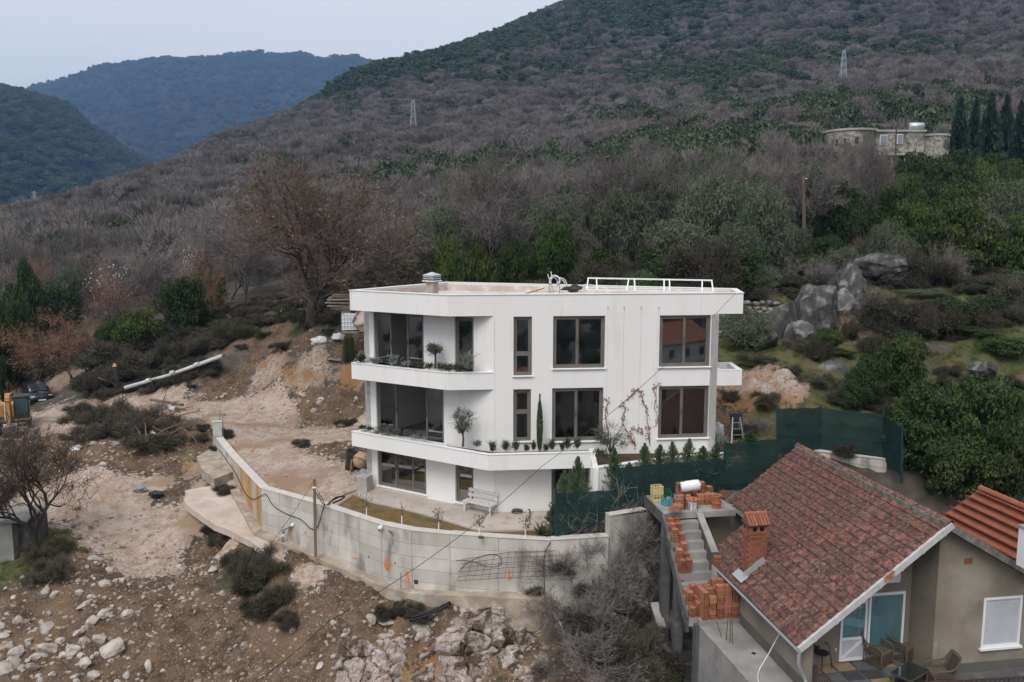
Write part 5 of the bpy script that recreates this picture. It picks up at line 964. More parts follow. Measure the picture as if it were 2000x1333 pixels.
# --- hollow clay blocks
mk('clay_block', (.37, .155, .09), (.29, .12, .07), scale=7, rough=.9, rand=.25, rhue=.012, bump=.15)
def block_mesh(l, w, h, nx=2, nz=3):
    """long axis x; hollow ends in +-x"""
    b = MB(); X = l/2; ys = [-w/2+w*i/nx for i in range(nx+1)]; zs = [-h/2+h*i/nz for i in range(nz+1)]; e = .014
    for y0 in (-w/2, w/2): b.quad((-X, y0, -h/2), (X, y0, -h/2), (X, y0, h/2), (-X, y0, h/2))
    for z0 in (-h/2, h/2): b.quad((-X, -w/2, z0), (X, -w/2, z0), (X, w/2, z0), (-X, w/2, z0))
    for sx in (-1, 1):
        x0 = sx*X; x1 = sx*(X-.05)
        for i in range(nx):
            for j in range(nz):
                o = [(ys[i], zs[j]), (ys[i+1], zs[j]), (ys[i+1], zs[j+1]), (ys[i], zs[j+1])]; n = [(ys[i]+e, zs[j]+e), (ys[i+1]-e, zs[j]+e), (ys[i+1]-e, zs[j+1]-e), (ys[i]+e, zs[j+1]-e)]
                v = [(x0, *q) for q in o]+[(x0, *q) for q in n]+[(x1, *q) for q in n]; b.add(v, [(k, (k+1) % 4, 4+(k+1) % 4, 4+k) for k in range(4)]+[(8, 9, 10, 11)], 'clay_block')
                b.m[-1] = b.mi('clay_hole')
    for k in range(4): b.m[k] = b.mi('clay_block')
    return b.mesh('clay_block')
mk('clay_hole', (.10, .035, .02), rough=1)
BL_ = block_mesh(.25, .19, .19); BS_ = block_mesh(.25, .19, .14, 3, 2)
nblk = [0]
def blk(a, c, z, rz, label, group, me=BL_):
    nblk[0] += 1
    return tag(inst('clay_block', me, None, H(a, c, z), (0, 0, HR+rz)), label, 'block', group)
rb_ = random.Random(21)
G1 = 'hollow clay blocks stacked down the stair'
for i in range(NS):
    a = A1-(A1-A0)*(i+.5)/NS; z0 = Z1-(Z1-Z0)*(i+1)/NS; hgt = [2, 3, 3, 2, 3, 3, 0, 2, 3, 3][i]
    for c in (5.55, 5.32):
        for k in range(hgt+rb_.choice((-1, 0, 0))): blk(a+rb_.uniform(-.02, .02), c+rb_.uniform(-.015, .015), z0+.085+.165*k, R(90)+rb_.uniform(-.06, .06), f'clay block on stair step {["one","two","three","four","five","six","seven","eight","nine","ten"][i]} from the top, {"outer" if c > 5.4 else "inner"} column, {["bottom","middle","top"][k]}', G1, BS_)
G2 = 'hollow clay blocks stacked on the lower pad'
for i in range(5):
    for j in range(4):
        top = 6 if i < 3 else 5
        for k in range(top-(rb_.random() < .35)-(1 if j == 3 else 0)):
            if 0 < j < 3 and 0 < i < 4 and k < top-2: continue
            blk(4.74+.24*j+.01*rb_.random(), 4.16+.265*i+rb_.uniform(-.01, .01), -1.44+.097+.192*k, rb_.uniform(-.04, .04)+(R(90) if (i == 4 or rb_.random() < .2) else 0), f'clay block in the lower brick stack, column {["five","four","three","two","one"][i]} from left, {["front","second","third","back"][j]} row, {["bottom","second","third","fourth","fifth","top"][k]}', G2)
G3 = 'hollow clay blocks walling the landing'
for i in range(6):
    for k in range(2 if i != 2 else 1): blk(8.25+rb_.uniform(-.02, .02), 4.85-.265*i, LZ+.097+.192*k, rb_.uniform(-.05, .05), f'clay block in the landing front row, {["first","second","third","fourth","fifth","sixth"][i]} from left, {"lower" if k == 0 else "upper"} layer', G3)
for i in range(5):
    for k in range([3, 2, 3, 3, 2][i]): blk(9.15+rb_.uniform(-.02, .02), 4.55-.30*i, LZ+.097+.192*k, R(90)+rb_.uniform(-.08, .08), f'clay block in the landing back row, {["first","second","third","fourth","fifth"][i]} from left, {["bottom","middle","top"][k]} layer', G3)
for i in range(3): blk(8.55+.22*i, 3.45, LZ+.097, R(90), f'clay block along the right end of the landing, number {["one","two","three"][i]} from the front', G3)
tile_st = thing('tile_stack', 'neat stack of flat red clay slabs on the stair landing', 'tiles', H(7.85, 5.08, LZ))
for k in range(11): MB().box(H(7.85, 5.08, LZ+.02+.036*k), (.32, .26, .026), HR+rb_.uniform(-.04, .04)).build('slab', 'clay_block', tile_st)
fl_ = thing('loose_slabs', 'loose flat clay slabs lying on top of the stair bricks', 'tiles', H(7.2, 5.4, 1.5))
for k in range(5): MB().box(H(7.25+.04*k, 5.45-.05*k, 1.50+.03*k), (.34, .27, .022), HR+rb_.uniform(-.3, .3), M=Matrix.Rotation(HR+rb_.uniform(-.3, .3), 4, 'Z') @ Matrix.Rotation(rb_.uniform(-.08, .08), 4, 'X')).build('slab', 'clay_block', fl_)
# --- crates
mk('crate_cream', (.60, .52, .26), (.52, .44, .21), scale=4, rough=.6); mk('crate_green', (.012, .12, .055), (.01, .095, .045), scale=4, rough=.5); mk('crate_blue', (.09, .33, .40), (.07, .26, .32), scale=4, rough=.5); mk('bottle_dark', (.02, .03, .012), rough=.25, spec=.6); mk('logo_white', (.72, .74, .70), rough=.6)
def crate(name, c, rz, mat, label, bottles=True, logo=False, h=.29):
    t = thing(name, label, 'crate', c, 'plastic crates on the stair landing'); M = Matrix.Rotation(rz, 4, 'Z'); L_, W2 = .40, .30; pp = lambda x, y, z: Vector(c)+M.to_3x3() @ Vector((x, y, z)); w = .014
    MB().box(pp(0, 0, .012), (L_-.03, W2-.03, .02), rz).build('base', mat, t)
    for sx, sy, l in ((0, -1, L_), (0, 1, L_), (-1, 0, W2), (1, 0, W2)):
        wb = MB(); ang = rz if sx == 0 else rz+R(90); o = pp(sx*(L_/2-w/2), sy*(W2/2-w/2), 0)
        for z0, z1 in ((0, .11), (h-.10, h-.075), (h-.03, h)): wb.box(o+Vector((0, 0, (z0+z1)/2)), (l-(.03 if sx else 0), w, z1-z0), ang)
        for f in (-.5, -.17, .17, .5):
            x = f*(l-.045); d = M.to_3x3() @ (Vector((x, 0, 0)) if sx == 0 else Vector((0, x, 0))); wb.box(o+d+Vector((0, 0, h/2)), (.035, w-.002, h-.002), ang)
        wb.build('crate_side', mat, t)
    if logo:
        lb = MB(); n = 20; o = pp(0, -W2/2-.004, h*.56); lb.add([o]+[o+M.to_3x3() @ Vector((.10*math.cos(6.283*i/n), 0, .055*math.sin(6.283*i/n))) for i in range(n)], [(0, 1+i, 1+(i+1) % n) for i in range(n)]); lb.build('emblem', 'logo_white', t)
        l2 = MB(); l2.box(o+M.to_3x3() @ Vector((0, -.003, 0)), (.14, .003, .03), rz); l2.build('emblem_band', mat, t)
    if bottles:
        for ix in range(4):
            for iy in range(3):
                MB().lathe([(.033, 0), (.033, .16), (.013, .21), (.013, .26), (0, .26)], 8, pp(-.14+.095*ix, -.09+.09*iy, .024), caps=False).build('bottle', 'bottle_dark', t)
    return t
crate('plastic_crate', H(8.95, 5.50, LZ), HR+.1, 'crate_cream', 'cream plastic bottle crate at the bottom of the left pair on the landing', False); crate('plastic_crate', H(8.95, 5.50, LZ+.292), HR+.13, 'crate_cream', 'cream plastic bottle crate stacked on top of the other cream crate', False)
crate('plastic_crate', H(8.80, 5.08, LZ), HR-.3, 'crate_green', 'green plastic bottle crate with white emblem in front of the other green crate', True, True); crate('plastic_crate', H(9.15, 5.08, LZ+.05), HR-.25, 'crate_green', 'green plastic bottle crate behind the one with the white emblem', True)
crate('plastic_crate', H(8.35, 5.28, LZ), HR+.2, 'crate_blue', 'pale blue plastic crate half empty in front of the green crates', False, h=.24)
# --- white barrel lying on the blocks
wb_ = thing('white_drum', 'dirty white plastic drum lying on its side on the clay blocks', 'drum', H(8.4, 4.6, LZ+.4)); Md = HM @ Matrix.Rotation(R(-14), 4, 'Z') @ Matrix.Rotation(R(80), 4, 'Y'); cd = H(8.55, 4.70, LZ+.60)
MB().lathe([(0, 0), (.17, 0), (.20, .03), (.20, .2), (.21, .22), (.20, .24), (.20, .46), (.21, .48), (.20, .5), (.19, .66), (.15, .70), (0, .70)], 20, cd, M=Md, caps=False).build('body', 'white_plastic', wb_, smooth=True)
MB().lathe([(.0, .705), (.05, .705), (.05, .74), (0, .74)], 10, cd, M=Md, caps=False).build('cap', 'white_plastic', wb_)
for k in range(5): a = R(150+8*k); MB().box(cd+Md.to_3x3() @ Vector((.203*math.cos(a), .203*math.sin(a), .08+.035*(k % 3))), (.012, .06, .05), M=Md @ Matrix.Rotation(a, 4, 'Z')).build('print_mark', 'frame_dark', wb_)
# --- pots
mk('terracotta', (.42, .16, .085), (.34, .125, .07), scale=6, rough=.9)
def pot(name, c, r, h, mat, label, soil=True, rim=True):
    t = thing(name, label, 'pot', c); MB().lathe([(0, 0), (r*.68, 0), (r*.95, h), (r*.86, h), (r*.62, .03), (0, .03)], 18, c, caps=False).build('body', mat, t, smooth=False)
    if rim: MB().lathe([(r*.94, h-.06), (r*1.04, h-.055), (r*1.06, h+.005), (r*.86, h+.005)], 18, c, caps=False).build('rim', mat, t)
    if soil: MB().lathe([(0, h-.05), (r*.86, h-.05)], 18, c, caps=False).build('soil', 'soil_bed', t)
    return t
pot('flower_pot', H(7.75, 3.62, LZ), .19, .26, 'terracotta', 'large terracotta pot at the bottom of the pair on the landing', False); pot('flower_pot', H(7.75, 3.62, LZ+.20), .17, .30, 'terracotta', 'terracotta pot set inside another pot on the landing'); pot('flower_pot', H(7.75, 4.55, LZ), .21, .34, 'white_plastic', 'white plastic pot with a red tray on the landing')
tr_ = MB(); tr_.lathe([(0, 0), (.25, 0), (.27, .05), (.25, .05), (0, .02)], 16, H(7.75, 4.55, LZ+.345), caps=False); tag(tr_.build('pot_tray', 'terracotta'), 'round terracotta tray on top of the white pot', 'tray')
# ---------------------------------------------------------------- porch furniture
mk('wicker', (.13, .105, .08), (.085, .068, .052), scale=30, rough=.8, bump=.6, bscale=60); mk('iron_dark', (.02, .02, .022), rough=.6); mk('white_cloth', (.62, .62, .60), rough=.9)
def weave(b, A, B, C, D, nu, nv, w=.018, off=.008):
    """strips crossing between the corners A B C D"""
    for i in range(nu+1): s = i/nu; b.bar(A.lerp(B, s), D.lerp(C, s), w, .008, up=(B-A).cross(D-A).normalized())
    for j in range(nv+1): s = j/nv; n = (B-A).cross(D-A).normalized()*off; b.bar(A.lerp(D, s)+n, B.lerp(C, s)+n, w, .008, up=n.normalized())
def armchair(name, c, rz, label, arm='both'):
    t = thing(name, label, 'chair', c, 'wicker armchairs on the terrace'); Rm = Matrix.Rotation(rz, 3, 'Z'); q = lambda x, y, z: Vector(c)+Rm @ Vector((x, y, z))
    b = MB(); b.box(q(0, -.02, .40), (.56, .56, .10), rz); b.build('seat', 'wicker', t, bevel=.03)
    b = MB(); weave(b, q(-.28, .26, .42), q(.28, .26, .42), q(.25, .42, .95), q(-.25, .42, .95), 11, 9); b.add([q(-.26, .275, .42), q(.26, .275, .42), q(.24, .43, .93), q(-.24, .43, .93)], [(0, 1, 2, 3)]); b.tube(spline([q(-.30, .24, .40), q(-.28, .38, .90), q(-.2, .44, .98), q(.2, .44, .98), q(.28, .38, .90), q(.30, .24, .40)], 5), .026, 8); b.build('backrest', 'wicker', t)
    for sx in (-1, 1):
        b = MB(); weave(b, q(sx*.31, -.28, .08), q(sx*.31, .28, .08), q(sx*.31, .28, .58), q(sx*.31, -.24, .55), 7, 7); b.tube(spline([q(sx*.31, -.30, .06), q(sx*.32, -.28, .52), q(sx*.32, -.18, .60), q(sx*.32, .2, .66), q(sx*.29, .38, .86)], 5), .028, 8); b.build('armrest', 'wicker', t)
    b = MB(); weave(b, q(-.30, -.30, .08), q(.30, -.30, .08), q(.30, -.30, .38), q(-.30, -.30, .38), 9, 5); b.add([q(-.30, -.285, .06), q(.30, -.285, .06), q(.30, -.285, .38), q(-.30, -.285, .38)], [(0, 1, 2, 3)]); b.build('front_panel', 'wicker', t)
    for sx in (-1, 1):
        for sy in (-.28, .28): MB().tube([q(sx*.29, sy, 0), q(sx*.29, sy, .1)], .025, 6).build('leg', 'wicker', t)
    return t
FZ = -1.497
def tpos(u, v): q = PZ(u, v, FZ); return q
armchair('wicker_armchair', tpos(1722, 1305)+Vector((0, .3, 0)), HR+R(28), 'brown wicker armchair on the left of the pair before the glass door'); armchair('wicker_armchair', tpos(1768, 1295)+Vector((.02, .3, 0)), HR+R(30), 'brown wicker armchair on the right of the pair before the glass door')
armchair('wicker_armchair', tpos(1838, 1345)+Vector((0, .1, 0)), HR+R(-100), 'brown wicker armchair turned sideways at the right end of the table')
c = tpos(1776, 1340); tb = thing('wicker_table', 'low brown wicker table with glass top in front of the armchairs', 'table', c); Rm = Matrix.Rotation(HR+R(28), 3, 'Z'); q = lambda x, y, z: c+Rm @ Vector((x, y, z))
b = MB(); weave(b, q(-.5, -.3, .44), q(.5, -.3, .44), q(.5, .3, .44), q(-.5, .3, .44), 16, 10, .022); b.box(q(0, 0, .41), (1.0, .6, .03), HR+R(28)); b.build('table_top', 'wicker', tb)
for sx in (-1, 1):
    for sy in (-1, 1): MB().bar(q(sx*.45, sy*.26, 0), q(sx*.45, sy*.26, .40), .06, .06).build('leg', 'wicker', tb)
MB().box(q(0, 0, .458), (1.0, .6, .008), HR+R(28)).build('glass_top', 'glass_pale', tb)
# iron chair with round lattice back
c = tpos(1607, 1308)+Vector((0, .15, 0)); ic = thing('iron_chair', 'black wrought-iron chair with round lattice back by the porch', 'chair', c); Rm = Matrix.Rotation(HR+R(20), 3, 'Z'); q = lambda x, y, z: c+Rm @ Vector((x, y, z))
b = MB(); b.lathe([(0, -.01), (.21, -.01), (.22, .01), (0, .015)], 18, q(0, 0, .45)); b.build('seat', 'iron_dark', ic)
b = MB(); pr = [q(.21*math.cos(R(20*i)), .20+.05*math.sin(R(20*i)), .70+.22*math.sin(R(20*i))) for i in range(19)]; b.tube(pr, .014, 6)
for i in range(18):
    a1, a2 = R(20*i), R(20*i+110); b.tube([q(.2*math.cos(a1), .2+.05*math.sin(a1), .70+.21*math.sin(a1)), q(.2*math.cos(a2), .2+.05*math.sin(a2), .70+.21*math.sin(a2))], .008, 4)
b.build('backrest', 'iron_dark', ic)
for sx in (-1, 1):
    for sy in (-1, 1): MB().tube([q(sx*.17, sy*.17, .45), q(sx*.22, sy*.22, 0)], .014, 6).build('leg', 'iron_dark', ic)
    MB().tube(spline([q(sx*.2, .2, .66), q(sx*.25, 0, .66), q(sx*.2, -.15, .46)], 5), .012, 6).build('armrest', 'iron_dark', ic)
tag(lump('white_cloth', 'white_cloth', tpos(1625, 1292)+Vector((.0, .0, .38)), (.10, .07, .14), 6, amp=.4), 'crumpled white cloth hanging on the iron chair', 'cloth')
pot('plant_pot', tpos(1773, 1262)+Vector((.0, .25, 0)), .19, .28, 'black_plastic', 'black plant pot with a bare white stake in the porch corner'); p = tpos(1773, 1262)+Vector((0, .25, .2)); b = MB(); b.tube([p, p+Vector((.02, 0, .85))], .016, 6); tag(b.build('plant_stake', 'white_paint'), 'thin white stake standing in the black pot', 'stake')
# ================================================================ VEGETATION
mk('leaf_bright', (.060, .100, .022), (.10, .145, .034), scale=.9, rough=.7, rand=.25, rhue=.015, trans=.22, c3=(.030, .052, .014), s3=.55, lo3=.45, hi3=.6, spec=.25)
mk('leaf_dark', (.026, .046, .016), (.045, .068, .022), scale=.9, rough=.7, rand=.28, rhue=.02, trans=.2, c3=(.06, .075, .026), s3=.5, lo3=.56, hi3=.68, spec=.25)
mk('leaf_olive', (.088, .104, .066), (.135, .148, .105), scale=.9, rough=.75, rand=.22, rhue=.015, trans=.2, c3=(.055, .066, .040), s3=.6, spec=.2)
mk('twig_oak', (.115, .092, .078), (.16, .125, .105), scale=1.1, rough=1, spec=.05)
mk('twig_dark', (.075, .062, .052), (.11, .09, .076), scale=1.1, rough=1, rand=.3, spec=.05)
mk('twig_grey', (.146, .130, .121), (.20, .178, .166), scale=1.1, rough=1, rand=.30, rhue=.02, spec=.05)
mk('twig_red', (.21, .125, .085), (.17, .11, .085), scale=1.1, rough=1, rand=.20, spec=.05)
mk('bark_dark', (.040, .034, .030), (.070, .060, .052), scale=4, rough=1, bump=.6, bscale=10, rand=.2, spec=.1); mk('bark_grey', (.10, .092, .082), (.15, .138, .122), scale=4, rough=1, bump=.5, bscale=10, spec=.1)
mk('leaf_dry', (.24, .125, .072), (.32, .18, .105), scale=1, rough=.9, rand=.2, trans=.2); mk('leaf_ivy', (.085, .115, .018), (.12, .14, .03), scale=1, rough=.7, trans=.2); mk('blossom', (.70, .66, .64), rough=.9)
mk('leaf_conifer', (.075, .115, .055), (.105, .145, .075), scale=2, rough=.75, rand=.2, trans=.15); mk('leaf_fir', (.014, .028, .016), (.022, .038, .020), scale=2, rough=.8, rand=.2); mk('leaf_broom', (.070, .085, .040), (.095, .105, .055), scale=1.5, rough=.8, rand=.2, trans=.15)
mk('leaf_rosemary', (.040, .060, .030), (.060, .080, .045), scale=3, rough=.8); mk('leaf_silver', (.17, .19, .16), (.22, .24, .21), scale=3, rough=.8); mk('leaf_lavender', (.10, .105, .10), (.13, .12, .13), scale=3, rough=.9); mk('leaf_red', (.24, .07, .035), (.32, .13, .05), scale=4, rough=.8, trans=.2)
def qmesh(name, parts):
    """parts: list of (verts Nx4x3 array, material) quads -> one mesh"""
    parts = [p for p in parts if len(p[0])]; v = np.concatenate([p[0] for p in parts]).reshape(-1, 3); n = len(v)//4
    me = bpy.data.meshes.new(name); me.vertices.add(n*4); me.vertices.foreach_set('co', v.astype(np.float32).ravel()); me.loops.add(n*4); me.loops.foreach_set('vertex_index', np.arange(n*4, dtype=np.int32)); me.polygons.add(n); me.polygons.foreach_set('loop_start', np.arange(0, n*4, 4, dtype=np.int32)); me.polygons.foreach_set('loop_total', np.full(n, 4, dtype=np.int32))
    mi = []
    for i, (a, m) in enumerate(parts): me.materials.append(MATS[m]); mi += [i]*len(a)
    me.polygons.foreach_set('material_index', mi); me.update(); me.validate(); return me
def unit(a): return a/np.maximum(np.linalg.norm(a, axis=-1, keepdims=True), 1e-9)
def leaves(c, nrm, size, asp, rs, jit=.7):
    """leaf quads (pointed ovals) at centres c facing about nrm"""
    n = len(c); nn = unit(nrm+rs.randn(n, 3)*jit); t = unit(np.cross(nn, rs.randn(n, 3))); b = np.cross(nn, t); s = (size*(.6+.8*rs.rand(n)))[:, None]
    return np.stack([c-t*s, c-b*s*asp, c+t*s, c+b*s*asp], 1)
def ribbons(a, b, w0, w1, rs):
    n = len(a); d = unit(b-a); t = unit(np.cross(d, rs.randn(n, 3))); return np.stack([a-t*w0[:, None], a+t*w0[:, None], b+t*w1[:, None], b-t*w1[:, None]], 1)
def branch_tree(rs, h, spread, trunk_h, r0, levels=4, nb=(5, 5, 5, 5), up=.35, crook=.18, first=None, lean=0.):
    """returns list of (points, radii, level) and twig-tip array"""
    out = []; tips = []
    def grow(p, d, l, r, lev):
        k = 5 if lev < 2 else 3; pts = [p]; q = p.copy(); dd = d.copy()
        for i in range(k):
            dd = unit(dd+rs.randn(3)*crook+np.array([0, 0, up*.12*(1 if lev else 0)])); q = q+dd*l/k; pts.append(q.copy())
        rad = [r*(1-.62*i/k) for i in range(k+1)]; out.append((pts, rad, lev))
        if lev >= levels: tips.append((pts[0], pts[-1])); return
        n = nb[lev]
        for j in range(n):
            f = .35+.65*(j+rs.rand())/n if lev else .55+.45*(j+.5)/n; f = min(f, 1); i = min(int(f*k), k-1); t = f*k-i; b = pts[i]*(1-t)+pts[i+1]*t
            ax = rs.randn(3); ax = unit(ax-dd*ax.dot(dd)); ang = rs.uniform(.45, .95) if lev else rs.uniform(.5, 1.0)*spread
            nd = unit(dd*math.cos(ang)+ax*math.sin(ang)+np.array([0, 0, up*rs.rand()])); grow(b, nd, l*rs.uniform(.52, .74) if lev else (h-trunk_h)*rs.uniform(.55, .8), rad[i]*rs.uniform(.5, .68), lev+1)
        if lev: grow(pts[-1], dd, l*.6, rad[-1], lev+1)
    grow(np.zeros(3), unit(np.array([lean, 0, 1.])), trunk_h*1.25, r0, 0); return out, tips
def tree_meshes(name, rs, h, spread, trunk_h, r0, twigmat, barkmat, ntw=3, twl=.55, tww=.012, levels=4, nb=(5, 5, 5, 5), up=.35, extra=None, tubelev=2, crook=.18, lean=0.):
    br, tips = branch_tree(rs, h, spread, trunk_h, r0, levels, nb, up, crook=crook, lean=lean); tb = MB(); ra, rb, w0, w1 = [], [], [], []
    for pts, rad, lev in br:
        if lev <= tubelev: tb.tube([tuple(p) for p in pts], rad, 7 if lev == 0 else (5 if lev == 1 else 3), caps=False)
        else:
            for i in range(len(pts)-1): ra.append(pts[i]); rb.append(pts[i+1]); w0.append(max(rad[i], tww)); w1.append(max(rad[i+1], tww*.7))
    ta = np.array([t[0] for t in tips]); te = np.array([t[1] for t in tips]); A, B = [], []
    for k in range(ntw):
        f = rs.rand(len(ta), 1); s = ta*(1-f)+te*f; d = unit(unit(te-ta)+rs.randn(len(ta), 3)*.75+np.array([0, 0, .25])); A.append(s); B.append(s+d*twl*(.5+rs.rand(len(ta), 1)))
    A = np.concatenate(A) if A else np.zeros((0, 3)); B = np.concatenate(B) if B else np.zeros((0, 3))
    tw = np.concatenate([ribbons(np.array(ra), np.array(rb), np.array(w0), np.array(w1), rs), ribbons(A, B, np.full(len(A), tww), np.full(len(A), tww*.45), rs)]) if len(ra) else ribbons(A, B, np.full(len(A), tww), np.full(len(A), tww*.45), rs)
    parts = [(tw, twigmat)]
    if extra: # (material, count, size, aspect, blob)
        for m, cnt, sz, asp in extra:
            i = rs.randint(len(B), size=cnt); parts.append((leaves(B[i]+rs.randn(cnt, 3)*.06, rs.randn(cnt, 3), np.full(cnt, sz), asp, rs), m))
    tm = tb.mesh(name+'_trunk', barkmat, True); cm = qmesh(name+'_crown', parts); allp = np.concatenate([tw.reshape(-1, 3)]); return tm, cm, allp
def norm_pair(tm, cm):
    """scale the pair to unit height and unit half width, returns meshes"""
    n = len(cm.vertices); a = np.empty(n*3, np.float32); cm.vertices.foreach_get('co', a); a = a.reshape(-1, 3); zt = np.percentile(a[:, 2], 99.5); mx, my = np.median(a[:, 0]), np.median(a[:, 1]); w = np.percentile(np.hypot(a[:, 0]-mx, a[:, 1]-my), 93)
    for me in (tm, cm):
        if me is None: continue
        n = len(me.vertices); q = np.empty(n*3, np.float32); me.vertices.foreach_get('co', q); q = q.reshape(-1, 3)*np.array([1/w, 1/w, 1/zt]); me.vertices.foreach_set('co', q.astype(np.float32).ravel()); me.update()
    return tm, cm, w, zt
def blob_crown(name, rs, n, size, asp, mats, nb=26, flat=.55, cr=.34, top=1., shell=.72, zlo=.22, inner=.15, hl=1., wl=1.):
    """leafy crown of many clumps, unit half width, unit height"""
    cs = []; 
    while len(cs) < nb:
        p = rs.uniform(-1, 1, 3)
        if np.linalg.norm(p) < 1 and np.linalg.norm(p) > .35: cs.append(p)
    cs = np.array(cs); rad = cr*(.6+.7*rs.rand(nb)); C = cs*(1-rad[:, None]*.75); i = rs.randint(nb, size=n); d = unit(rs.randn(n, 3)); d[:, 2] = np.where(rs.rand(n) < flat, np.abs(d[:, 2]), d[:, 2])
    rr = rad[i]*(shell+(1-shell)*rs.rand(n))*np.where(rs.rand(n) < inner, rs.rand(n), 1); p = C[i]+d*rr[:, None]
    z = zlo+(1-zlo)*(p[:, 2]+1)/2; c = np.stack([p[:, 0]*wl, p[:, 1]*wl, z*hl], 1); k = rs.rand(n); out = []; lo = 0
    for m, f in mats: sel = (k >= lo) & (k < lo+f); lo += f; out.append((leaves(c[sel], d[sel]+np.array([0, 0, .35]), np.full(sel.sum(), size), asp, rs), m))
    return out
def stem_mesh(name, rs, barkmat, h=.45, r=.05, n=5, w=.6):
    b = MB(); b.tube([(0, 0, -.12), (.02, 0, h*.4), (0, .02, h)], [r*1.25, r, r*.7], 7)
    for k in range(n): a = 6.283*k/n+rs.rand(); b.tube([(0, 0, h*rs.uniform(.5, .95)), (w*.35*math.cos(a), w*.35*math.sin(a), h+.12*rs.rand()), (w*math.cos(a)*.7, w*math.sin(a)*.7, h+.28)], [r*.6, r*.42, r*.15], 5, caps=False)
    return b.mesh(name+'_trunk', barkmat, True)
PROT = {}
def register(kind, tm, cm): PROT.setdefault(kind, []).append((tm, cm))
S = np.random.RandomState
for k in range(4):
    tm, cm, _ = tree_meshes(f'bare{k}', S(20+k), 8, .85, 1.5+.3*k, .17, 'twig_grey', 'bark_dark', ntw=6, twl=.8, tww=.016, nb=(6, 4, 4, 4), up=.38, tubelev=1); register('bare', *norm_pair(tm, cm)[:2])
for k in range(2):
    tm, cm, _ = tree_meshes(f'rust{k}', S(40+k), 7, .95, 1.2, .15, 'twig_red', 'bark_dark', ntw=4, twl=.7, tww=.012, nb=(5, 4, 4, 4), up=.4, extra=[('leaf_dry', 900, .07, .6)] if k else None); register('rust', *norm_pair(tm, cm)[:2])
for k in range(2):  # multi-stem leafless thicket
    tm, cm, _ = tree_meshes(f'thicket{k}', S(50+k), 3, .8, .25, .035, 'twig_grey', 'bark_grey', ntw=5, twl=.5, tww=.010, nb=(10, 5, 4, 3), up=.40, tubelev=0, levels=3); register('thicket', *norm_pair(tm, cm)[:2])
tm, cm, _ = tree_meshes('ivy', S(60), 8, .7, 1.6, .15, 'twig_grey', 'bark_dark', ntw=4, twl=.6, tww=.011, nb=(5, 4, 4, 3), up=.6, extra=[('leaf_ivy', 3200, .13, .6)]); register('ivy', *norm_pair(tm, cm)[:2])
tm, cm, _ = tree_meshes('blossom', S(62), 6, .9, 1., .10, 'twig_grey', 'bark_dark', ntw=3, twl=.6, tww=.010, nb=(5, 4, 4, 3), up=.4, extra=[('blossom', 420, .10, .7)]); register('blossom', *norm_pair(tm, cm)[:2])
for k in range(3): rs = S(70+k); register('green', stem_mesh('green', rs, 'bark_dark'), qmesh('green_crown', blob_crown('g', rs, 9000, .034, .55, [('leaf_bright', .75), ('leaf_dark', .25)], nb=52, cr=.30, zlo=-.04)))
for k in range(4): rs = S(80+k); register('dark', stem_mesh('dark', rs, 'bark_dark'), qmesh('dark_crown', blob_crown('d', rs, 9500, .032, .55, [('leaf_dark', .85), ('leaf_bright', .15)], nb=58, cr=.28, zlo=-.04)))
for k in range(3): rs = S(90+k); register('olive', stem_mesh('olive', rs, 'bark_grey', .4, .07, 7), qmesh('olive_crown', blob_crown('o', rs, 9500, .036, .28, [('leaf_olive', .9), ('leaf_dark', .1)], nb=54, cr=.30, inner=.3, zlo=-.03)))
for k in range(2):
    rs = S(100+k); n = 4200; a = rs.rand(n)*6.283; el = np.arccos(rs.rand(n)*.85); d = np.stack([np.sin(el)*np.cos(a), np.sin(el)*np.sin(a), np.cos(el)], 1); r0 = rs.uniform(.1, .8, (n, 1)); A = d*r0; B = A+unit(d+rs.randn(n, 3)*.3+np.array([0, 0, .3]))*.28
    tm = stem_mesh('broom', rs, 'bark_dark', .2, .03, 4, .4); cm = qmesh('broom_crown', [(ribbons(A, B, np.full(n, .010), np.full(n, .004), rs), 'leaf_broom')]); register('broom', tm, cm)
for k in range(2):  # dense brushy scrub, mixed twigs and small leaves
    rs = S(110+k); n = 3000; bc = np.stack([rs.uniform(-.75, .75, 11), rs.uniform(-.75, .75, 11), rs.uniform(.05, .6, 11)], 1); bi = rs.randint(11, size=n); d = unit(rs.randn(n, 3)); d[:, 2] = np.abs(d[:, 2]); A = bc[bi]+d*rs.uniform(.08, .36, (n, 1)); B = A+unit(d+rs.randn(n, 3)*.7+np.array([0, 0, .3]))*.24
    c = A+rs.randn(n, 3)*.05; cm = qmesh('scrub_crown', [(ribbons(A, B, np.full(n, .008), np.full(n, .003), rs), 'twig_dark'), (leaves(c[:2000], d[:2000], np.full(2000, .034), .6, rs), 'leaf_dark'), (leaves(c[2000:2700], d[2000:2700], np.full(700, .034), .6, rs), 'leaf_broom')]); register('scrub', stem_mesh('scrub', rs, 'bark_dark', .2, .03, 4, .4), cm)
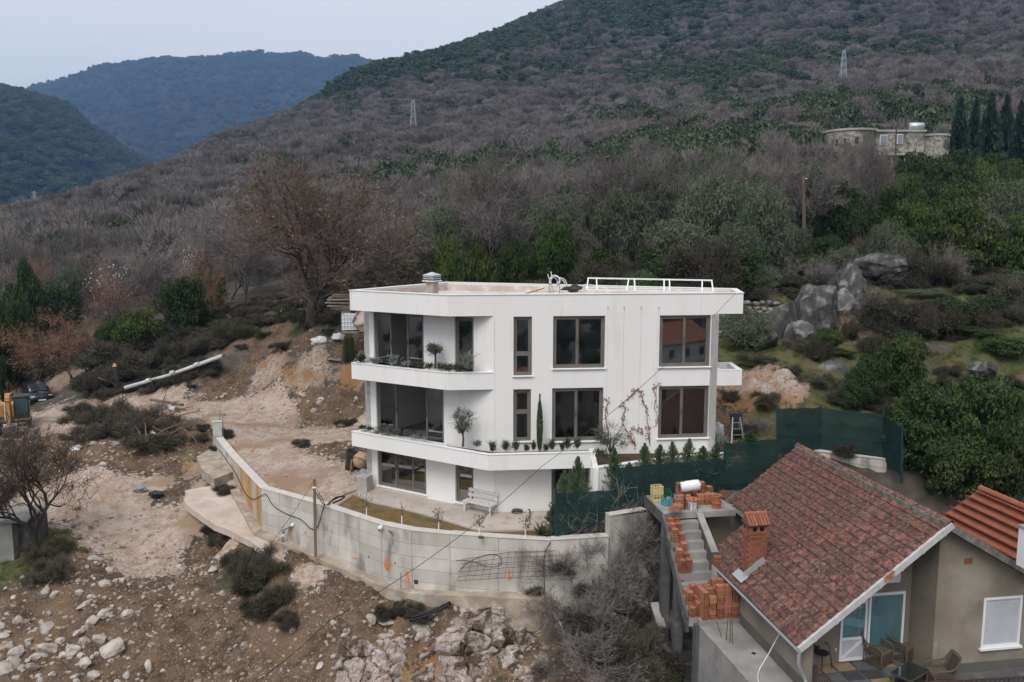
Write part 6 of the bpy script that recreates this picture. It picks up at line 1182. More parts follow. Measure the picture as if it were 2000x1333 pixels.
for k in range(2):  # young leyland conifers: whorls of upswept feathery sprays
    rs = S(120+k); n = 170; A, B = [], []; h = rs.rand(n)**.8; a = rs.rand(n)*6.283; w = (1-h)**.8*.95+.05; Q = []; 
    for i in range(n):
        p0 = np.array([0, 0, h[i]*.88]); d = unit(np.array([math.cos(a[i])*w[i]*.55, math.sin(a[i])*w[i]*.55, .20+.1*rs.rand()])); L_ = w[i]*.55+.08
        for j in range(12): f = rs.rand(); q = p0+d*L_*np.array([3., 3., 1.])*f*.6; A.append(q); B.append(q+unit(d*np.array([2, 2, 1.])+rs.randn(3)*.55+np.array([0, 0, .25]))*(.13*(1-.5*f)))
    A = np.array(A); B = np.array(B); b = MB(); b.tube([(0, 0, -.05), (0, 0, .95)], [.03, .005], 6); register('leyland', b.mesh('leyland_trunk', 'bark_dark'), qmesh('leyland_crown', [(ribbons(A, B, np.full(len(A), .016), np.full(len(A), .005), rs), 'leaf_conifer')]))
for k in range(2):  # firs
    rs = S(130+k); A, B = [], []
    for t in range(26):
        z = .06+.92*t/26; w = (1-z)*.95+.03; m = 14
        for j in range(m):
            a = 6.283*(j+rs.rand())/m; d = np.array([math.cos(a), math.sin(a), -.12]); 
            for q in range(4): f = (q+rs.rand())/4; s = np.array([0, 0, z])+d*w*f*np.array([1, 1, .35]); A.append(s); B.append(s+np.array([d[0]*w*.35+rs.randn()*.06, d[1]*w*.35+rs.randn()*.06, -.03+.02*rs.randn()]))
    A = np.array(A); B = np.array(B); b = MB(); b.tube([(0, 0, -.05), (0, 0, .98)], [.05, .005], 6); register('fir', b.mesh('fir_trunk', 'bark_dark'), qmesh('fir_crown', [(ribbons(A, B, np.full(len(A), .085), np.full(len(A), .02), rs), 'leaf_fir')]))
# light versions for distance
for k in range(3): rs = S(140+k); register('far_green', stem_mesh('fg', rs, 'bark_dark'), qmesh('far_green_crown', blob_crown('fg', rs, 1300, .085, .6, [('leaf_dark', .7), ('leaf_olive', .3)], nb=22, cr=.38, zlo=0)))
for k in range(3):
    rs = S(150+k); n = 2800; nbx = 20; cb = unit(rs.randn(nbx, 3))*rs.uniform(.3, .75, (nbx, 1)); i = rs.randint(nbx, size=n); d = unit(rs.randn(n, 3)); d[:, 2] = np.abs(d[:, 2])*.9+.1; A = cb[i]+d*(.10+.1*rs.rand(n, 1)); B = A+unit(d+rs.randn(n, 3)*.35+np.array([0, 0, .3]))*.26; A = cb[i]+unit(rs.randn(n, 3))*(rs.rand(n, 1)**.5)*.42; B = A+unit(rs.randn(n, 3)*.5+np.array([0, 0, 1.])+.5*A)*(.2+.2*rs.rand(n, 1)); f = lambda q: np.stack([q[:, 0]*.9, q[:, 1]*.9, .10+.78*(q[:, 2]+.9)/2.0], 1)
    register('far_bare', stem_mesh('fb', rs, 'bark_dark', .5, .04, 6), qmesh('far_bare_crown', [(ribbons(f(A), f(B), np.full(n, .0105), np.full(n, .005), rs), 'twig_grey')]))
COUNT = {}
PROJ = lambda p: (1000+FPX*p.x/(p.y*_C-(p.z-ZC)*_S), 666.5-FPX*(p.y*_S+(p.z-ZC)*_C)/(p.y*_C-(p.z-ZC)*_S))
VN = dict(bare='bare_tree', rust='bare_tree', thicket='bare_shrub', ivy='ivy_tree', blossom='blossom_tree', green='evergreen_tree', dark='evergreen_tree', olive='olive_tree', broom='broom_shrub', scrub='shrub', leyland='young_conifer', fir='fir_tree', far_green='evergreen_tree', far_bare='bare_tree')
TREES = []
rv = random.Random(77)
def plant(kind, x, y, z, h, w, label=None, cat=None, group=None, name=None):
    tm, cm = PROT[kind][rv.randrange(len(PROT[kind]))]; t = thing(name or VN[kind], label or '', cat or ('shrub' if kind in ('thicket', 'broom', 'scrub') else 'tree'), (x, y, z), group); a = rv.uniform(0, 6.283); w2 = w*rv.uniform(.92, 1.08)
    t.rotation_euler = (0, 0, a); t.scale = (w2, w2, h)
    for nm, me in (('trunk', tm), ('crown', cm)):
        o = bpy.data.objects.new(nm, me); COL.objects.link(o); o.parent = t
    if not label: TREES.append((t, kind, x, y, z, h))
    return t
def tp(kind, u, Y, vtop, hw, label=None, **k):
    x = ray(u, vtop)[0]*Y; z = gz(x, Y)-.05; h = max(P(u, vtop, Y).z-z, .4); return plant(kind, x, Y, z, h, hw/FPX*Y, label, **k)
for a in [('green',875,54,447,36),('green',932,53,476,44),('dark',1005,55,464,38),('green',1088,54,424,44),('dark',1140,56,500,30),('dark',790,58,492,26),('dark',737,58,506,34),('dark',690,60,560,34),('dark',1040,57,480,28),
  ('olive',1215,58,362,68),('olive',1290,64,334,66),('olive',1400,60,324,92),('olive',1500,57,346,74),('olive',1330,56,420,76),('olive',1440,54,430,66),('olive',850,64,386,58),('olive',905,62,430,34),('olive',1240,85,292,54),('olive',1320,88,284,58),('olive',1405,92,280,56),('olive',1180,76,332,44),('olive',1110,72,382,38),('ivy',945,76,302,46),('ivy',870,95,330,22),
  ('dark',1570,72,328,46),('dark',1640,66,348,52),('green',1722,76,328,54),('dark',1650,96,286,32),('dark',1862,82,302,56),('green',1875,58,388,84),('dark',1985,76,332,46),('green',1925,86,304,36),('green',1990,56,528,56),('green',1955,50,572,64),('olive',1560,62,432,42),('dark',1620,60,455,40),('olive',1735,57,420,40),('bare',1955,63,420,36),('dark',1700,62,400,50),('dark',1790,66,370,46),
  ('dark',1850,46,580,66),('dark',1700,39.8,692,56),('dark',1765,40.5,645,54),('dark',1840,37,742,100),('dark',1935,36,722,86),('dark',1790,36.2,800,78),('dark',1880,34.3,846,98),('dark',1975,33.6,822,84),('dark',1668,38.6,742,38),('dark',1900,44.5,690,66),('dark',1965,42.5,655,60),('olive',1800,53,565,60),('dark',1905,54,545,56),('dark',1720,44.5,668,46),('green',1640,43.5,700,30),('olive',1985,47,600,60),('olive',1810,47,610,40),
  ('thicket',1565,54,498,56),('thicket',1620,54.5,520,40),('scrub',1482,50.5,560,34),('thicket',1700,50.5,560,44),('thicket',1660,52,545,36),('scrub',1785,50,590,44),('thicket',1780,44,665,48),('scrub',1600,42.8,660,30),('scrub',1530,47.2,585,28),('thicket',1740,56,485,46),('thicket',1830,56,470,40),('scrub',1900,48,600,44),('scrub',1660,45.5,625,22),
  ('fir',1878,142,190,25),('fir',1908,146,188,22),('fir',1938,138,180,28),('fir',1968,146,184,26),('fir',1996,140,194,24),('fir',1778,190,190,17),('fir',1803,194,180,18),
  ('green',270,66,602,56),('green',215,68,622,34),('dark',45,82,500,36),('dark',18,73,560,38),('dark',-8,70,600,40),('rust',130,71,598,86),('rust',96,73,632,58),('blossom',222,86,520,54),('blossom',372,86,482,26),('broom',482,61,632,30),('broom',516,60,645,20),('broom',680,54.3,638,15),('dark',560,63,598,28),('dark',645,63,588,30),('scrub',600,61,600,26)]:
    tp(*a)
def bp(kind, u, v, h, w):
    q = gp(u, v, 20, 120); plant(kind, q.x, q.y, gz(q.x, q.y)-.06, h, w)
for a in [('scrub',172,770,1.5,1.6),('scrub',185,766,1.9,1.9),('scrub',225,758,1.7,1.8),('scrub',262,742,1.8,1.7),('scrub',300,728,1.7,1.7),('scrub',340,712,1.6,1.6),('scrub',385,695,1.5,1.5),('scrub',425,684,1.3,1.4),('scrub',85,735,1.9,2.4),('scrub',40,730,2,2.5),('scrub',0,735,2,2.4),('scrub',170,730,2.0,2.2),('scrub',235,715,2.0,2.2),('scrub',310,690,2.0,2.2),('scrub',360,672,1.8,2.0),('broom',440,672,1.6,1.2),('scrub',60,700,2.2,2.8),('scrub',130,700,2.2,2.6),('scrub',200,695,2.2,2.4),('scrub',15,690,2.4,2.8),
  ('scrub',170,835,1.1,1.5),('scrub',215,828,1.5,1.7),('scrub',262,832,1.6,1.8),('scrub',310,850,1.2,1.4),('scrub',240,862,1.3,1.6),('scrub',285,878,1.1,1.3),('scrub',190,862,1.0,1.3),('scrub',335,868,.9,1.1),('scrub',150,815,.9,1.2),('thicket',345,845,1.0,1.0),('thicket',300,825,1.3,1.2),
  ('scrub',385,858,.5,.6),('scrub',400,843,.5,.5),('scrub',420,878,.35,.35),('scrub',437,962,.5,.6),('scrub',452,955,.35,.4),('scrub',470,1115,.9,.7),('scrub',500,1120,1.1,.9),('scrub',520,1150,1.1,.9),('scrub',490,1165,.9,.8),('scrub',540,1180,.8,.8),('scrub',450,1092,.6,.5),('scrub',425,1068,.5,.5),('scrub',510,1205,.9,.8),('scrub',410,1045,.4,.4),('scrub',560,1225,.6,.6),('scrub',110,1130,.9,.9),('scrub',85,1100,.8,.8),('scrub',125,1085,.7,.7),('scrub',70,1150,.6,.7),
  ('thicket',1120,1112,2.2,1.2),('thicket',1160,1122,2.8,1.4),('thicket',1200,1132,3.0,1.5),('thicket',1245,1142,2.6,1.3),('thicket',1100,1150,1.4,1.0),('thicket',1180,1150,2.4,1.4),('thicket',1225,1160,2.4,1.4),('thicket',1275,1190,2.0,1.0),('thicket',1150,1200,1.8,1.3),('thicket',1215,1215,1.9,1.3),('scrub',1090,1170,.7,.8),('scrub',1130,1165,1.1,1.0),('thicket',1170,1180,1.5,1.2),('scrub',1205,1170,1.4,1.0),('thicket',1240,1190,1.5,1.2),('thicket',1110,1230,1.3,1.1),('scrub',1150,1230,1.0,1.0),('thicket',1190,1240,1.5,1.2),('scrub',1230,1240,1.2,1.0),('thicket',1265,1235,1.3,1.0),('thicket',1130,1290,1.3,1.1),('scrub',1170,1295,1.0,1.0),('thicket',1215,1300,1.4,1.2),('scrub',1255,1290,1.2,1.0),('thicket',1120,1345,1.3,1.1),('thicket',1175,1350,1.3,1.2),('scrub',1220,1350,1.1,1.0),('scrub',1275,1330,1.1,1.0),('thicket',1090,1290,1.0,.8),('green',1290,1340,.9,.9),('scrub',1050,1190,.5,.6),('scrub',800,1180,.5,.6),('scrub',770,1195,.6,.6),('scrub',830,1200,.4,.5),
  ('scrub',1480,720,.6,.9),('scrub',1430,770,.7,.7),('scrub',1500,790,.7,.8),('scrub',1590,760,.6,.8),('scrub',1640,790,.9,1.0),('scrub',1560,690,.8,.9),('green',1612,690,1.2,1.0),('scrub',1700,760,1.2,1.2),('scrub',1720,700,1.2,1.2),('scrub',1540,740,.5,.7),('thicket',1500,850,.9,.8),('scrub',1450,850,.6,.6)]: bp(*a)
# --- the large oak beside the track, with withered leaves
tm, cm, allp = tree_meshes('oak', S(5), 10.2, 1.15, 2.7, .50, 'twig_oak', 'bark_dark', ntw=6, twl=.8, tww=.013, nb=(7, 5, 5, 5), up=.22, extra=[('leaf_dry', 1900, .075, .6)], tubelev=2, crook=.2, lean=.06); tm, cm, w, zt = norm_pair(tm, cm)
ox = ray(605, 500)[0]*58.5; oz = gz(ox, 58.5)-.1; oak = thing('oak_tree', 'big spreading oak with withered orange leaves above the dirt bank', 'tree', (ox, 58.5, oz)); oak.rotation_euler = (0, 0, 2.2); oak.scale = (188/FPX*58.5, 188/FPX*58.5, P(605, 312, 58.5).z-oz)
for nm, me in (('trunk', tm), ('crown', cm)): o = bpy.data.objects.new(nm, me); COL.objects.link(o); o.parent = oak
# --- crooked dark tree at the left edge
tm, cm, allp = tree_meshes('crooked', S(9), 5.2, 1.1, 1.3, .30, 'twig_dark', 'bark_dark', ntw=7, twl=.5, tww=.010, nb=(5, 5, 4, 4), up=.35, tubelev=2, crook=.3, extra=[('blossom', 160, .03, .7)], lean=.25); tm, cm, w, zt = norm_pair(tm, cm)
q = gp(62, 1088, 25, 60); ct = thing('crooked_tree', 'dark crooked bare tree at the left edge beside the concrete hut', 'tree', q-Vector((0, 0, .1))); ct.rotation_euler = (0, 0, .4); ct.scale = (115/FPX*q.y, 115/FPX*q.y, P(75, 806, q.y).z-q.z)
for nm, me in (('trunk', tm), ('crown', cm)): o = bpy.data.objects.new(nm, me); COL.objects.link(o); o.parent = ct
# --- woodland of the slope: single trees first
rf = np.random.RandomState(31); occ = [(t[2], t[3], t[0].scale[0]*.75) for t in TREES]+[(ox, 58.5, 4.)]
def free(x, y, r):
    for a, b, c in occ:
        if (a-x)**2+(b-y)**2 < (r*.62+c*.62)**2: return False
    return True
made = {'bare': 0, 'green': 0}; tries = 0
while made['bare']+made['green'] < 430 and tries < 9000:
    tries += 1; u = rf.uniform(-120, 2120); Y = 60*math.exp(rf.rand()**1.15*math.log(250/60)); x = ray(u, 450)[0]*Y
    if Y < 60 or (u < 520 and Y < 76) or (u > 1580 and u < 2060 and 96 < Y < 150) : continue
    z = gz(x, Y); n = float(fbm(np.array([x*.022]), np.array([Y*.022]), 3)[0]); pu = (u-1000)/1000
    pe = .20+.34*max(pu, 0)*(1 if Y < 110 else .1)+n*.8-(.08 if Y > 110 else 0)
    kd = 'green' if rf.rand() < pe else 'bare'
    if made[kd] > (285 if kd == 'bare' else 200): continue
    far = Y > 125
    if kd == 'green': kind = 'far_green' if far else rf.choice(['dark', 'olive', 'dark', 'olive', 'green']); h = rf.uniform(4.5, 7.5); w = rf.uniform(2.2, 3.6)
    else: kind = 'far_bare' if far else ('rust' if rf.rand() < .12 else 'bare'); h = rf.uniform(6, 9.5); w = rf.uniform(2.4, 3.8)
    if not free(x, Y, w): continue
    occ.append((x, Y, w)); made[kd] += 1; plant(kind, x, Y, z-.15, h, w)
for k in range(70):
    u = rf.uniform(-60, 540); Y = rf.uniform(70, 108); x = ray(u, 450)[0]*Y; kind = rf.choice(['bare', 'bare', 'bare', 'rust', 'dark', 'olive', 'thicket', 'ivy']); w = rf.uniform(1.8, 3.0)
    if free(x, Y, w*.8): occ.append((x, Y, w*.8)); plant(kind, x, Y, gz(x, Y)-.15, rf.uniform(4, 7) if kind != 'thicket' else 2.8, w)
for k in range(150):
    right = k < 85; u = rf.uniform(1440, 2060) if right else rf.uniform(740, 1470); Y = rf.uniform(44, 64) if right else rf.uniform(49, 58); x = ray(u, 450)[0]*Y; kind = rf.choice(['dark', 'olive', 'thicket', 'scrub', 'green', 'scrub', 'broom'] if right else ['dark', 'olive', 'green', 'scrub', 'olive']); w = rf.uniform(.9, 2.3)
    if (1500 < u < 1700 and Y < 53) or (x < 10.5 and Y < 49): continue
    if free(x, Y, w*.6): occ.append((x, Y, w*.6)); plant(kind, x, Y, gz(x, Y)-.1, w*rf.uniform(1.1, 1.7), w)
# undergrowth between them, near the clearing
for k in range(90):
    u = rf.uniform(-60, 2060); Y = rf.uniform(60, 92); x = ray(u, 450)[0]*Y
    if (u < 520 and Y < 72): continue
    tries += 1
    if free(x, Y, .5): occ.append((x, Y, 1.0)); plant(rf.choice(['scrub', 'thicket', 'scrub', 'thicket', 'broom']), x, Y, gz(x, Y)-.1, rf.uniform(1.6, 3.2), rf.uniform(1.3, 2.2))
# --- the far woodland as masses: points with trees instanced on them
def forest(name, pts, scl, pair, label, cat):
    me = bpy.data.meshes.new(name); me.from_pydata(pts, [], []); a = me.attributes.new('scl', 'FLOAT_VECTOR', 'POINT'); a.data.foreach_set('vector', np.array(scl, np.float32).ravel())
    o = bpy.data.objects.new(name, me); COL.objects.link(o); tag(o, label, cat, kind='stuff')
    ng = bpy.data.node_groups.new(name, 'GeometryNodeTree'); ng.interface.new_socket('Geometry', in_out='INPUT', socket_type='NodeSocketGeometry'); ng.interface.new_socket('Geometry', in_out='OUTPUT', socket_type='NodeSocketGeometry'); N = ng.nodes; L = ng.links
    gi, go = N.new('NodeGroupInput'), N.new('NodeGroupOutput'); ip = N.new('GeometryNodeInstanceOnPoints'); rvn = N.new('FunctionNodeRandomValue'); rvn.data_type = 'FLOAT_VECTOR'; rvn.inputs[0].default_value = (-.06, -.06, 0); rvn.inputs[1].default_value = (.06, .06, 6.283)
    na = N.new('GeometryNodeInputNamedAttribute'); na.data_type = 'FLOAT_VECTOR'; na.inputs[0].default_value = 'scl'; j = N.new('GeometryNodeJoinGeometry')
    for ob in pair: oi = N.new('GeometryNodeObjectInfo'); oi.inputs[0].default_value = ob; oi.transform_space = 'ORIGINAL'; L.new(oi.outputs['Geometry'], j.inputs[0])
    L.new(gi.outputs[0], ip.inputs['Points']); L.new(j.outputs[0], ip.inputs['Instance']); L.new(rvn.outputs[0], ip.inputs['Rotation']); L.new(na.outputs[0], ip.inputs['Scale']); L.new(ip.outputs[0], go.inputs[0])
    md = o.modifiers.new('scatter', 'NODES'); md.node_group = ng; return o
pairs = {k: [] for k in ('far_green', 'far_bare')}
for t, kind, *_ in TREES:
    if kind in pairs:
        ch = list(t.children); key = ch[1].data.name
        if key not in [q[1].data.name for q in pairs[kind]]: pairs[kind].append(ch)
pts = {('far_green', i): ([], []) for i in range(len(pairs['far_green']))}; pts.update({('far_bare', i): ([], []) for i in range(len(pairs['far_bare']))})
n = 27000; U = rf.uniform(-150, 2150, n); Yv = np.where(rf.rand(n) < .55, np.sqrt(rf.uniform(110**2, 860**2, n)), 105*np.exp(rf.rand(n)*math.log(860/105))); Xv = (U-1000)/FPX*Yv; Zv = height(Xv, Yv)+fbm(Xv*.02, Yv*.02, 5, .55)*np.clip((np.hypot(Xv, Yv)-80)*.03, 0, 5); NV = fbm(Xv*.010, Yv*.006, 4, .6)
for x, y, z, nv, u in zip(Xv, Yv, Zv, NV, U):
    if y < 250 and (not free(x, y, 2.4) or (1580 < u < 2060 and 96 < y < 150)): continue
    pe = .14+nv*1.5+.42*min(max((z-62)/35, 0), 1)
    kd = 'far_green' if rf.rand() < pe else 'far_bare'; i = rf.randint(len(pairs[kd])); P_, S_ = pts[(kd, i)]; P_.append((x, y, z-.3)); f = 1+y/1500
    S_.append((rf.uniform(1.8, 4.6)*f, rf.uniform(1.8, 4.6)*f, rf.uniform(3.5, 7.5)) if kd == 'far_green' else (rf.uniform(2.2, 5.2)*f, rf.uniform(2.2, 5.2)*f, rf.uniform(4, 9)))
for (kd, i), (P_, S_) in pts.items():
    if P_: forest('evergreen_woodland' if kd == 'far_green' else 'leafless_woodland', P_, S_, pairs[kd][i], ('dark evergreen woodland' if kd == 'far_green' else 'grey-brown leafless woodland')+' covering the far hillside, '+['dense', 'loose', 'mixed'][i]+' canopy', 'woodland')
def ridge_forest(name, obj, cnt, label, sz):
    me = obj.data; nv = len(me.vertices); co = np.empty(nv*3, np.float32); me.vertices.foreach_get('co', co); co = co.reshape(120, 260, 3); P_, S_ = [], []
    for k in range(cnt):
        i, j = rf.uniform(0, 98), rf.uniform(0, 255); a, b = int(i), int(j); fi, fj = i-a, j-b; p = (co[a, b]*(1-fi)+co[a+1, b]*fi)*(1-fj)+(co[a, b+1]*(1-fi)+co[a+1, b+1]*fi)*fj
        if abs(p[0]/p[1]*FPX+500) > 620: continue
        P_.append(tuple(p)); s = sz*rf.uniform(.7, 1.3); S_.append((s, s, s*rf.uniform(.9, 1.4)))
    forest(name, P_, S_, pairs['far_green'][0], label, 'woodland')
ridge_forest('mountain_woodland', bpy.data.objects['mountain_spur'], 9000, 'hazy blue woodland on the nearer mountain spur at the left edge', 7.5)
ridge_forest('mountain_woodland', bpy.data.objects['mountain_ridge'], 12000, 'hazy blue woodland on the farthest mountain ridge', 11)
tb_ = S(160); n_ = 40; A_ = tb_.randn(n_, 3)*np.array([.35, .35, 0]); B_ = A_+unit(tb_.randn(n_, 3)*.45+np.array([0, 0, 1.]))*(.5+.5*tb_.rand(n_, 1)); mk('grass_blade', (.075, .105, .022), (.125, .125, .045), scale=.4, rough=.9, coord='World', trans=.2, rhue=.02)
tuft_me = qmesh('grass_tuft', [(ribbons(A_, B_, np.full(n_, .035), np.full(n_, .008), tb_), 'grass_blade')]); tq = gp(1500, 715, 30, 60); tuft = tag(inst('grass_tuft', tuft_me, None, tq, (0, 0, 0), .22), 'single thick grass tuft on the lawn strip right of the villa', 'grass')
scr = [t for t, k, *_ in TREES if k == 'scrub'][0]; n_ = 16000; qx = rf.uniform(-44, 44, n_); qy = rf.uniform(31, 80, n_); upm = inpoly(qx, qy, UPPOLY); cw = np.where(upm[:, None], classes(qx, qy, COMMON+UP), classes(qx, qy, COMMON+LOW)); PG, SG, PS, SS = [], [], [], []
for x, y, c, un in zip(qx, qy, cw, upm):
    if (-.60 < x/y < -.50 and 52 < y < 76) or abs(x) > y*.66 or (-8 < x < 10.5 and 29.5 < y < 42.5) or (5 < x < 20 and y < 34.5 and not un): continue
    if rf.rand() < c[2]*1.2+c[1]*.05: s_ = rf.uniform(.10, .26); PG.append((x, y, gz(x, y))); SG.append((s_, s_, s_*rf.uniform(.7, 1.4)))
    if y > 36 and rf.rand() < c[3]*.34+c[2]*.02: s_ = rf.uniform(.25, .8); PS.append((x, y, gz(x, y)-.03)); SS.append((s_*1.2, s_*1.2, s_))
forest('grass_cover', PG, SG, [tuft], 'rough grass growing over the slope around the villa', 'grass'); forest('undergrowth', PS, SS, list(scr.children), 'low brushy undergrowth on the woodland floor', 'undergrowth')
# --- labels: kind, then where it grows, then its place from the left
ORD = ['first', 'second', 'third', 'fourth', 'fifth', 'sixth', 'seventh', 'eighth', 'ninth', 'tenth', 'eleventh', 'twelfth', 'thirteenth', 'fourteenth', 'fifteenth', 'sixteenth', 'seventeenth', 'eighteenth', 'nineteenth', 'twentieth']
def ordw(i): return ORD[i] if i < 20 else (['twenty', 'thirty', 'forty', 'fifty', 'sixty', 'seventy', 'eighty', 'ninety'][(i+1)//10-2]+'-'+ORD[(i+1) % 10-1] if (i+1) % 10 else ['', '', 'twentieth', 'thirtieth', 'fortieth', 'fiftieth', 'sixtieth', 'seventieth', 'eightieth', 'ninetieth'][(i+1)//10])
LOOK = dict(bare='bare grey-brown tree', far_bare='bare grey-brown tree', rust='bare russet tree', thicket='leafless grey thicket', ivy='ivy-clad bare tree', blossom='white blossoming tree', green='bright green evergreen', dark='dark green evergreen', far_green='dark green evergreen', olive='grey-green olive tree', broom='feathery green broom bush', scrub='dense brushy shrub', fir='dark slender fir')
def where(u, v, y, x):
    if y < 31 and u > 900: return 'on the brambly slope below the retaining wall'
    if y < 36 and u < 700: return 'on the earth slope below the wall path'
    if y < 39 and u > 1500: return 'behind the upper green fence'
    if y < 54 and u > 1400: return 'among the boulders right of the villa'
    if y < 52 and u < 500: return 'on the debris mound beside the track'
    if y < 69 and u < 460: return 'on the bank above the dirt track'
    if y < 70: return 'behind the dirt bank' if u < 720 else ('close behind the villa roof' if u < 1460 else 'above the boulders')
    s = 'left of the big oak' if u < 440 else ('behind the big oak' if u < 770 else ('behind the villa roof' if u < 1180 else ('left of the old stone house' if u < 1580 else 'around the old stone house')))
    return s+(', lower slope' if y < 95 else (', middle slope' if y < 150 else ', upper slope'))
reg = {}
for t, kind, x, y, z, h in TREES:
    u, v = PROJ(Vector((x, y, z+h*.7))); reg.setdefault((LOOK[kind], where(u, v, y, x)), []).append((u, t, kind))
for (lk, wh), L_ in reg.items():
    L_.sort(key=lambda q: q[0])
    for i, (u, t, kind) in enumerate(L_): t['label'] = f'{lk} {wh}'+(f', {ordw(i)} from the left' if len(L_) > 1 else ''); t['group'] = ('shrubs ' if kind in ('thicket', 'broom', 'scrub') else 'trees ')+wh.replace(',', '')
# ================================================================ ROCKS
mk('limestone', (.45, .41, .37), (.33, .285, .245), scale=1.6, detail=8, rough=.95, bump=.6, bscale=7, coord='Object', c3=(.24, .165, .11), s3=1.1, lo3=.55, hi3=.68, rand=.22, bdist=.05)
mk('boulder_grey', (.105, .102, .097), (.042, .041, .040), scale=1.0, detail=9, rough=.97, bump=.8, bscale=4, coord='World', c3=(.20, .195, .185), s3=2.1, lo3=.52, hi3=.66, bdist=.1, stretch=(1, 1, .55), rand=.15)
mk('cliff_rock', (.48, .425, .385), (.34, .28, .24), scale=1.6, detail=10, rough=.97, bump=1, bscale=5, coord='World', c3=(.10, .070, .048), s3=1.0, lo3=.51, hi3=.60, bdist=.12, stretch=(1.3, 1.3, .45))
mk('drystone', (.20, .19, .175), (.13, .125, .115), scale=3, rough=.97, bump=.6, bscale=9, rand=.3, c3=(.28, .265, .24), s3=2)
def rock_data(seed, sub=2, cuts=8, amp=.18, f=1.3, late=False):
    r = random.Random(seed); bm = bmesh.new(); bmesh.ops.create_icosphere(bm, subdivisions=sub, radius=1); pl = [(Vector((r.gauss(0, 1), r.gauss(0, 1), r.gauss(0, 1))).normalized(), r.uniform(.55, .85)) for _ in range(cuts)]; off = Vector((seed*1.7, seed*.9, seed*2.3))
    for v in bm.verts:
        c = v.co.copy()
        if not late:
            for n, d in pl:
                k = c.dot(n)
                if k > d: c -= n*(k-d)*.92
        c *= 1+amp*mnoise.noise(c*f+off)+amp*.45*mnoise.noise(c*f*2.9+off)+(amp*.22*mnoise.noise(c*f*7+off) if sub > 3 else 0)
        if late:
            for n, d in pl:
                k = c.dot(n)-.10*mnoise.noise(c*2.2+off+n*5)
                if k > d: c -= n*(k-d)*.95
        v.co = c
    bm.verts.index_update(); V = [v.co.copy() for v in bm.verts]; Fc = [tuple(v.index for v in q.verts) for q in bm.faces]; bm.free(); return V, Fc
RK = []
for k in range(12): V, Fc = rock_data(k+1, 2, 16, .25, 1.5, True); RK.append(MB().add(V, Fc).mesh('rock', 'limestone'))
rr_ = random.Random(14)
def rock(u, v, s, label, group, me=None, mat=None, sq=None, name='rock'):
    s *= rr_.uniform(.75, 1.25)
    p = gp(u, v, 18, 70); z = gz(p.x, p.y); s *= 1.2; o = inst(name, me or rr_.choice(RK), None, (p.x, p.y, z+s*rr_.uniform(-.22, .06)), (rr_.uniform(-.5, .5), rr_.uniform(-.5, .5), rr_.uniform(0, 6.28)), (s*rr_.uniform(.8, 1.3), s*rr_.uniform(.7, 1.1), s*rr_.uniform(.5, .85)))
    return tag(o, label, 'rock', group)
# named larger ones, then the rubble
for u, v, s, l in [(90, 1160, .42, 'large white rock below the concrete hut at the left'), (178, 1205, .30, 'blocky white rock high in the rubble pile at the left'), (205, 1190, .34, 'long grey rock beside the blocky one in the rubble pile'), (190, 1232, .40, 'big tilted grey slab rock in the middle of the rubble pile'), (218, 1250, .42, 'tall white rock on the right side of the rubble pile'), (165, 1180, .26, 'rounded grey rock above the rubble pile'), (28, 1290, .44, 'long white boulder near the bottom left corner'), (8, 1310, .46, 'white boulder cut by the left edge of the picture near the bottom'), (90, 1262, .36, 'angular white rock at the lower left of the rubble pile'), (185, 1098, .30, 'pale rock at the top of the rubble slope'), (210, 1112, .28, 'brown-white rock right of the pale one at the top of the slope'), (415, 1100, .24, 'single white stone on the brown slope'), (175, 1060, .26, 'pale flat rock beside the excavated track'), (758, 1215, .34, 'upright white boulder under the corner of the retaining wall'), (752, 1240, .22, 'smaller white stone beneath the upright boulder'), (1085, 1215, .42, 'grey boulder among the brambles below the wall'), (705, 915, .16, 'pale stone slab on the ground by the black barrel'), (1255, 1180, .22, 'grey concrete lump in the brambles beside the stair'), (290, 1290, .2, 'pointed white stone near the bottom edge')]: rock(u, v, s, l, None)
def scatter(n, poly, smin, smax, where):
    xs = [q[0] for q in poly]; ys = [q[1] for q in poly]; k = 0; out = []
    while k < n:
        u, v = rr_.uniform(min(xs), max(xs)), rr_.uniform(min(ys), max(ys))
        if inpoly(np.array([u]), np.array([v]), poly)[0]: k += 1; out.append((u, v, smin+(smax-smin)*rr_.random()**2.2))
    out.sort()
    for i, (u, v, s) in enumerate(out):
        col = rr_.choice(['white', 'pale grey', 'buff', 'grey']); rock(u, v, s, f'small angular limestone {where}, {ordw(i)} from the left', 'rubble stones '+where)
scatter(95, [(0, 1150), (150, 1090), (260, 1130), (280, 1260), (240, 1333), (0, 1333)], .10, .30, 'in the rubble pile at lower left')
scatter(28, [(150, 870), (290, 860), (330, 950), (330, 1010), (230, 940)], .09, .24, 'in the white heap beside the track')
scatter(40, [(270, 1040), (520, 1180), (640, 1250), (640, 1333), (260, 1333)], .07, .17, 'on the brown slope')
scatter(26, [(640, 1180), (790, 1170), (830, 1210), (760, 1333), (640, 1333)], .08, .22, 'below the wall corner')
scatter(24, [(430, 770), (700, 770), (710, 800), (560, 830), (430, 800)], .10, .30, 'along the foot of the dirt bank')
scatter(12, [(640, 905), (700, 905), (690, 940), (640, 930)], .06, .13, 'beside the black barrel')
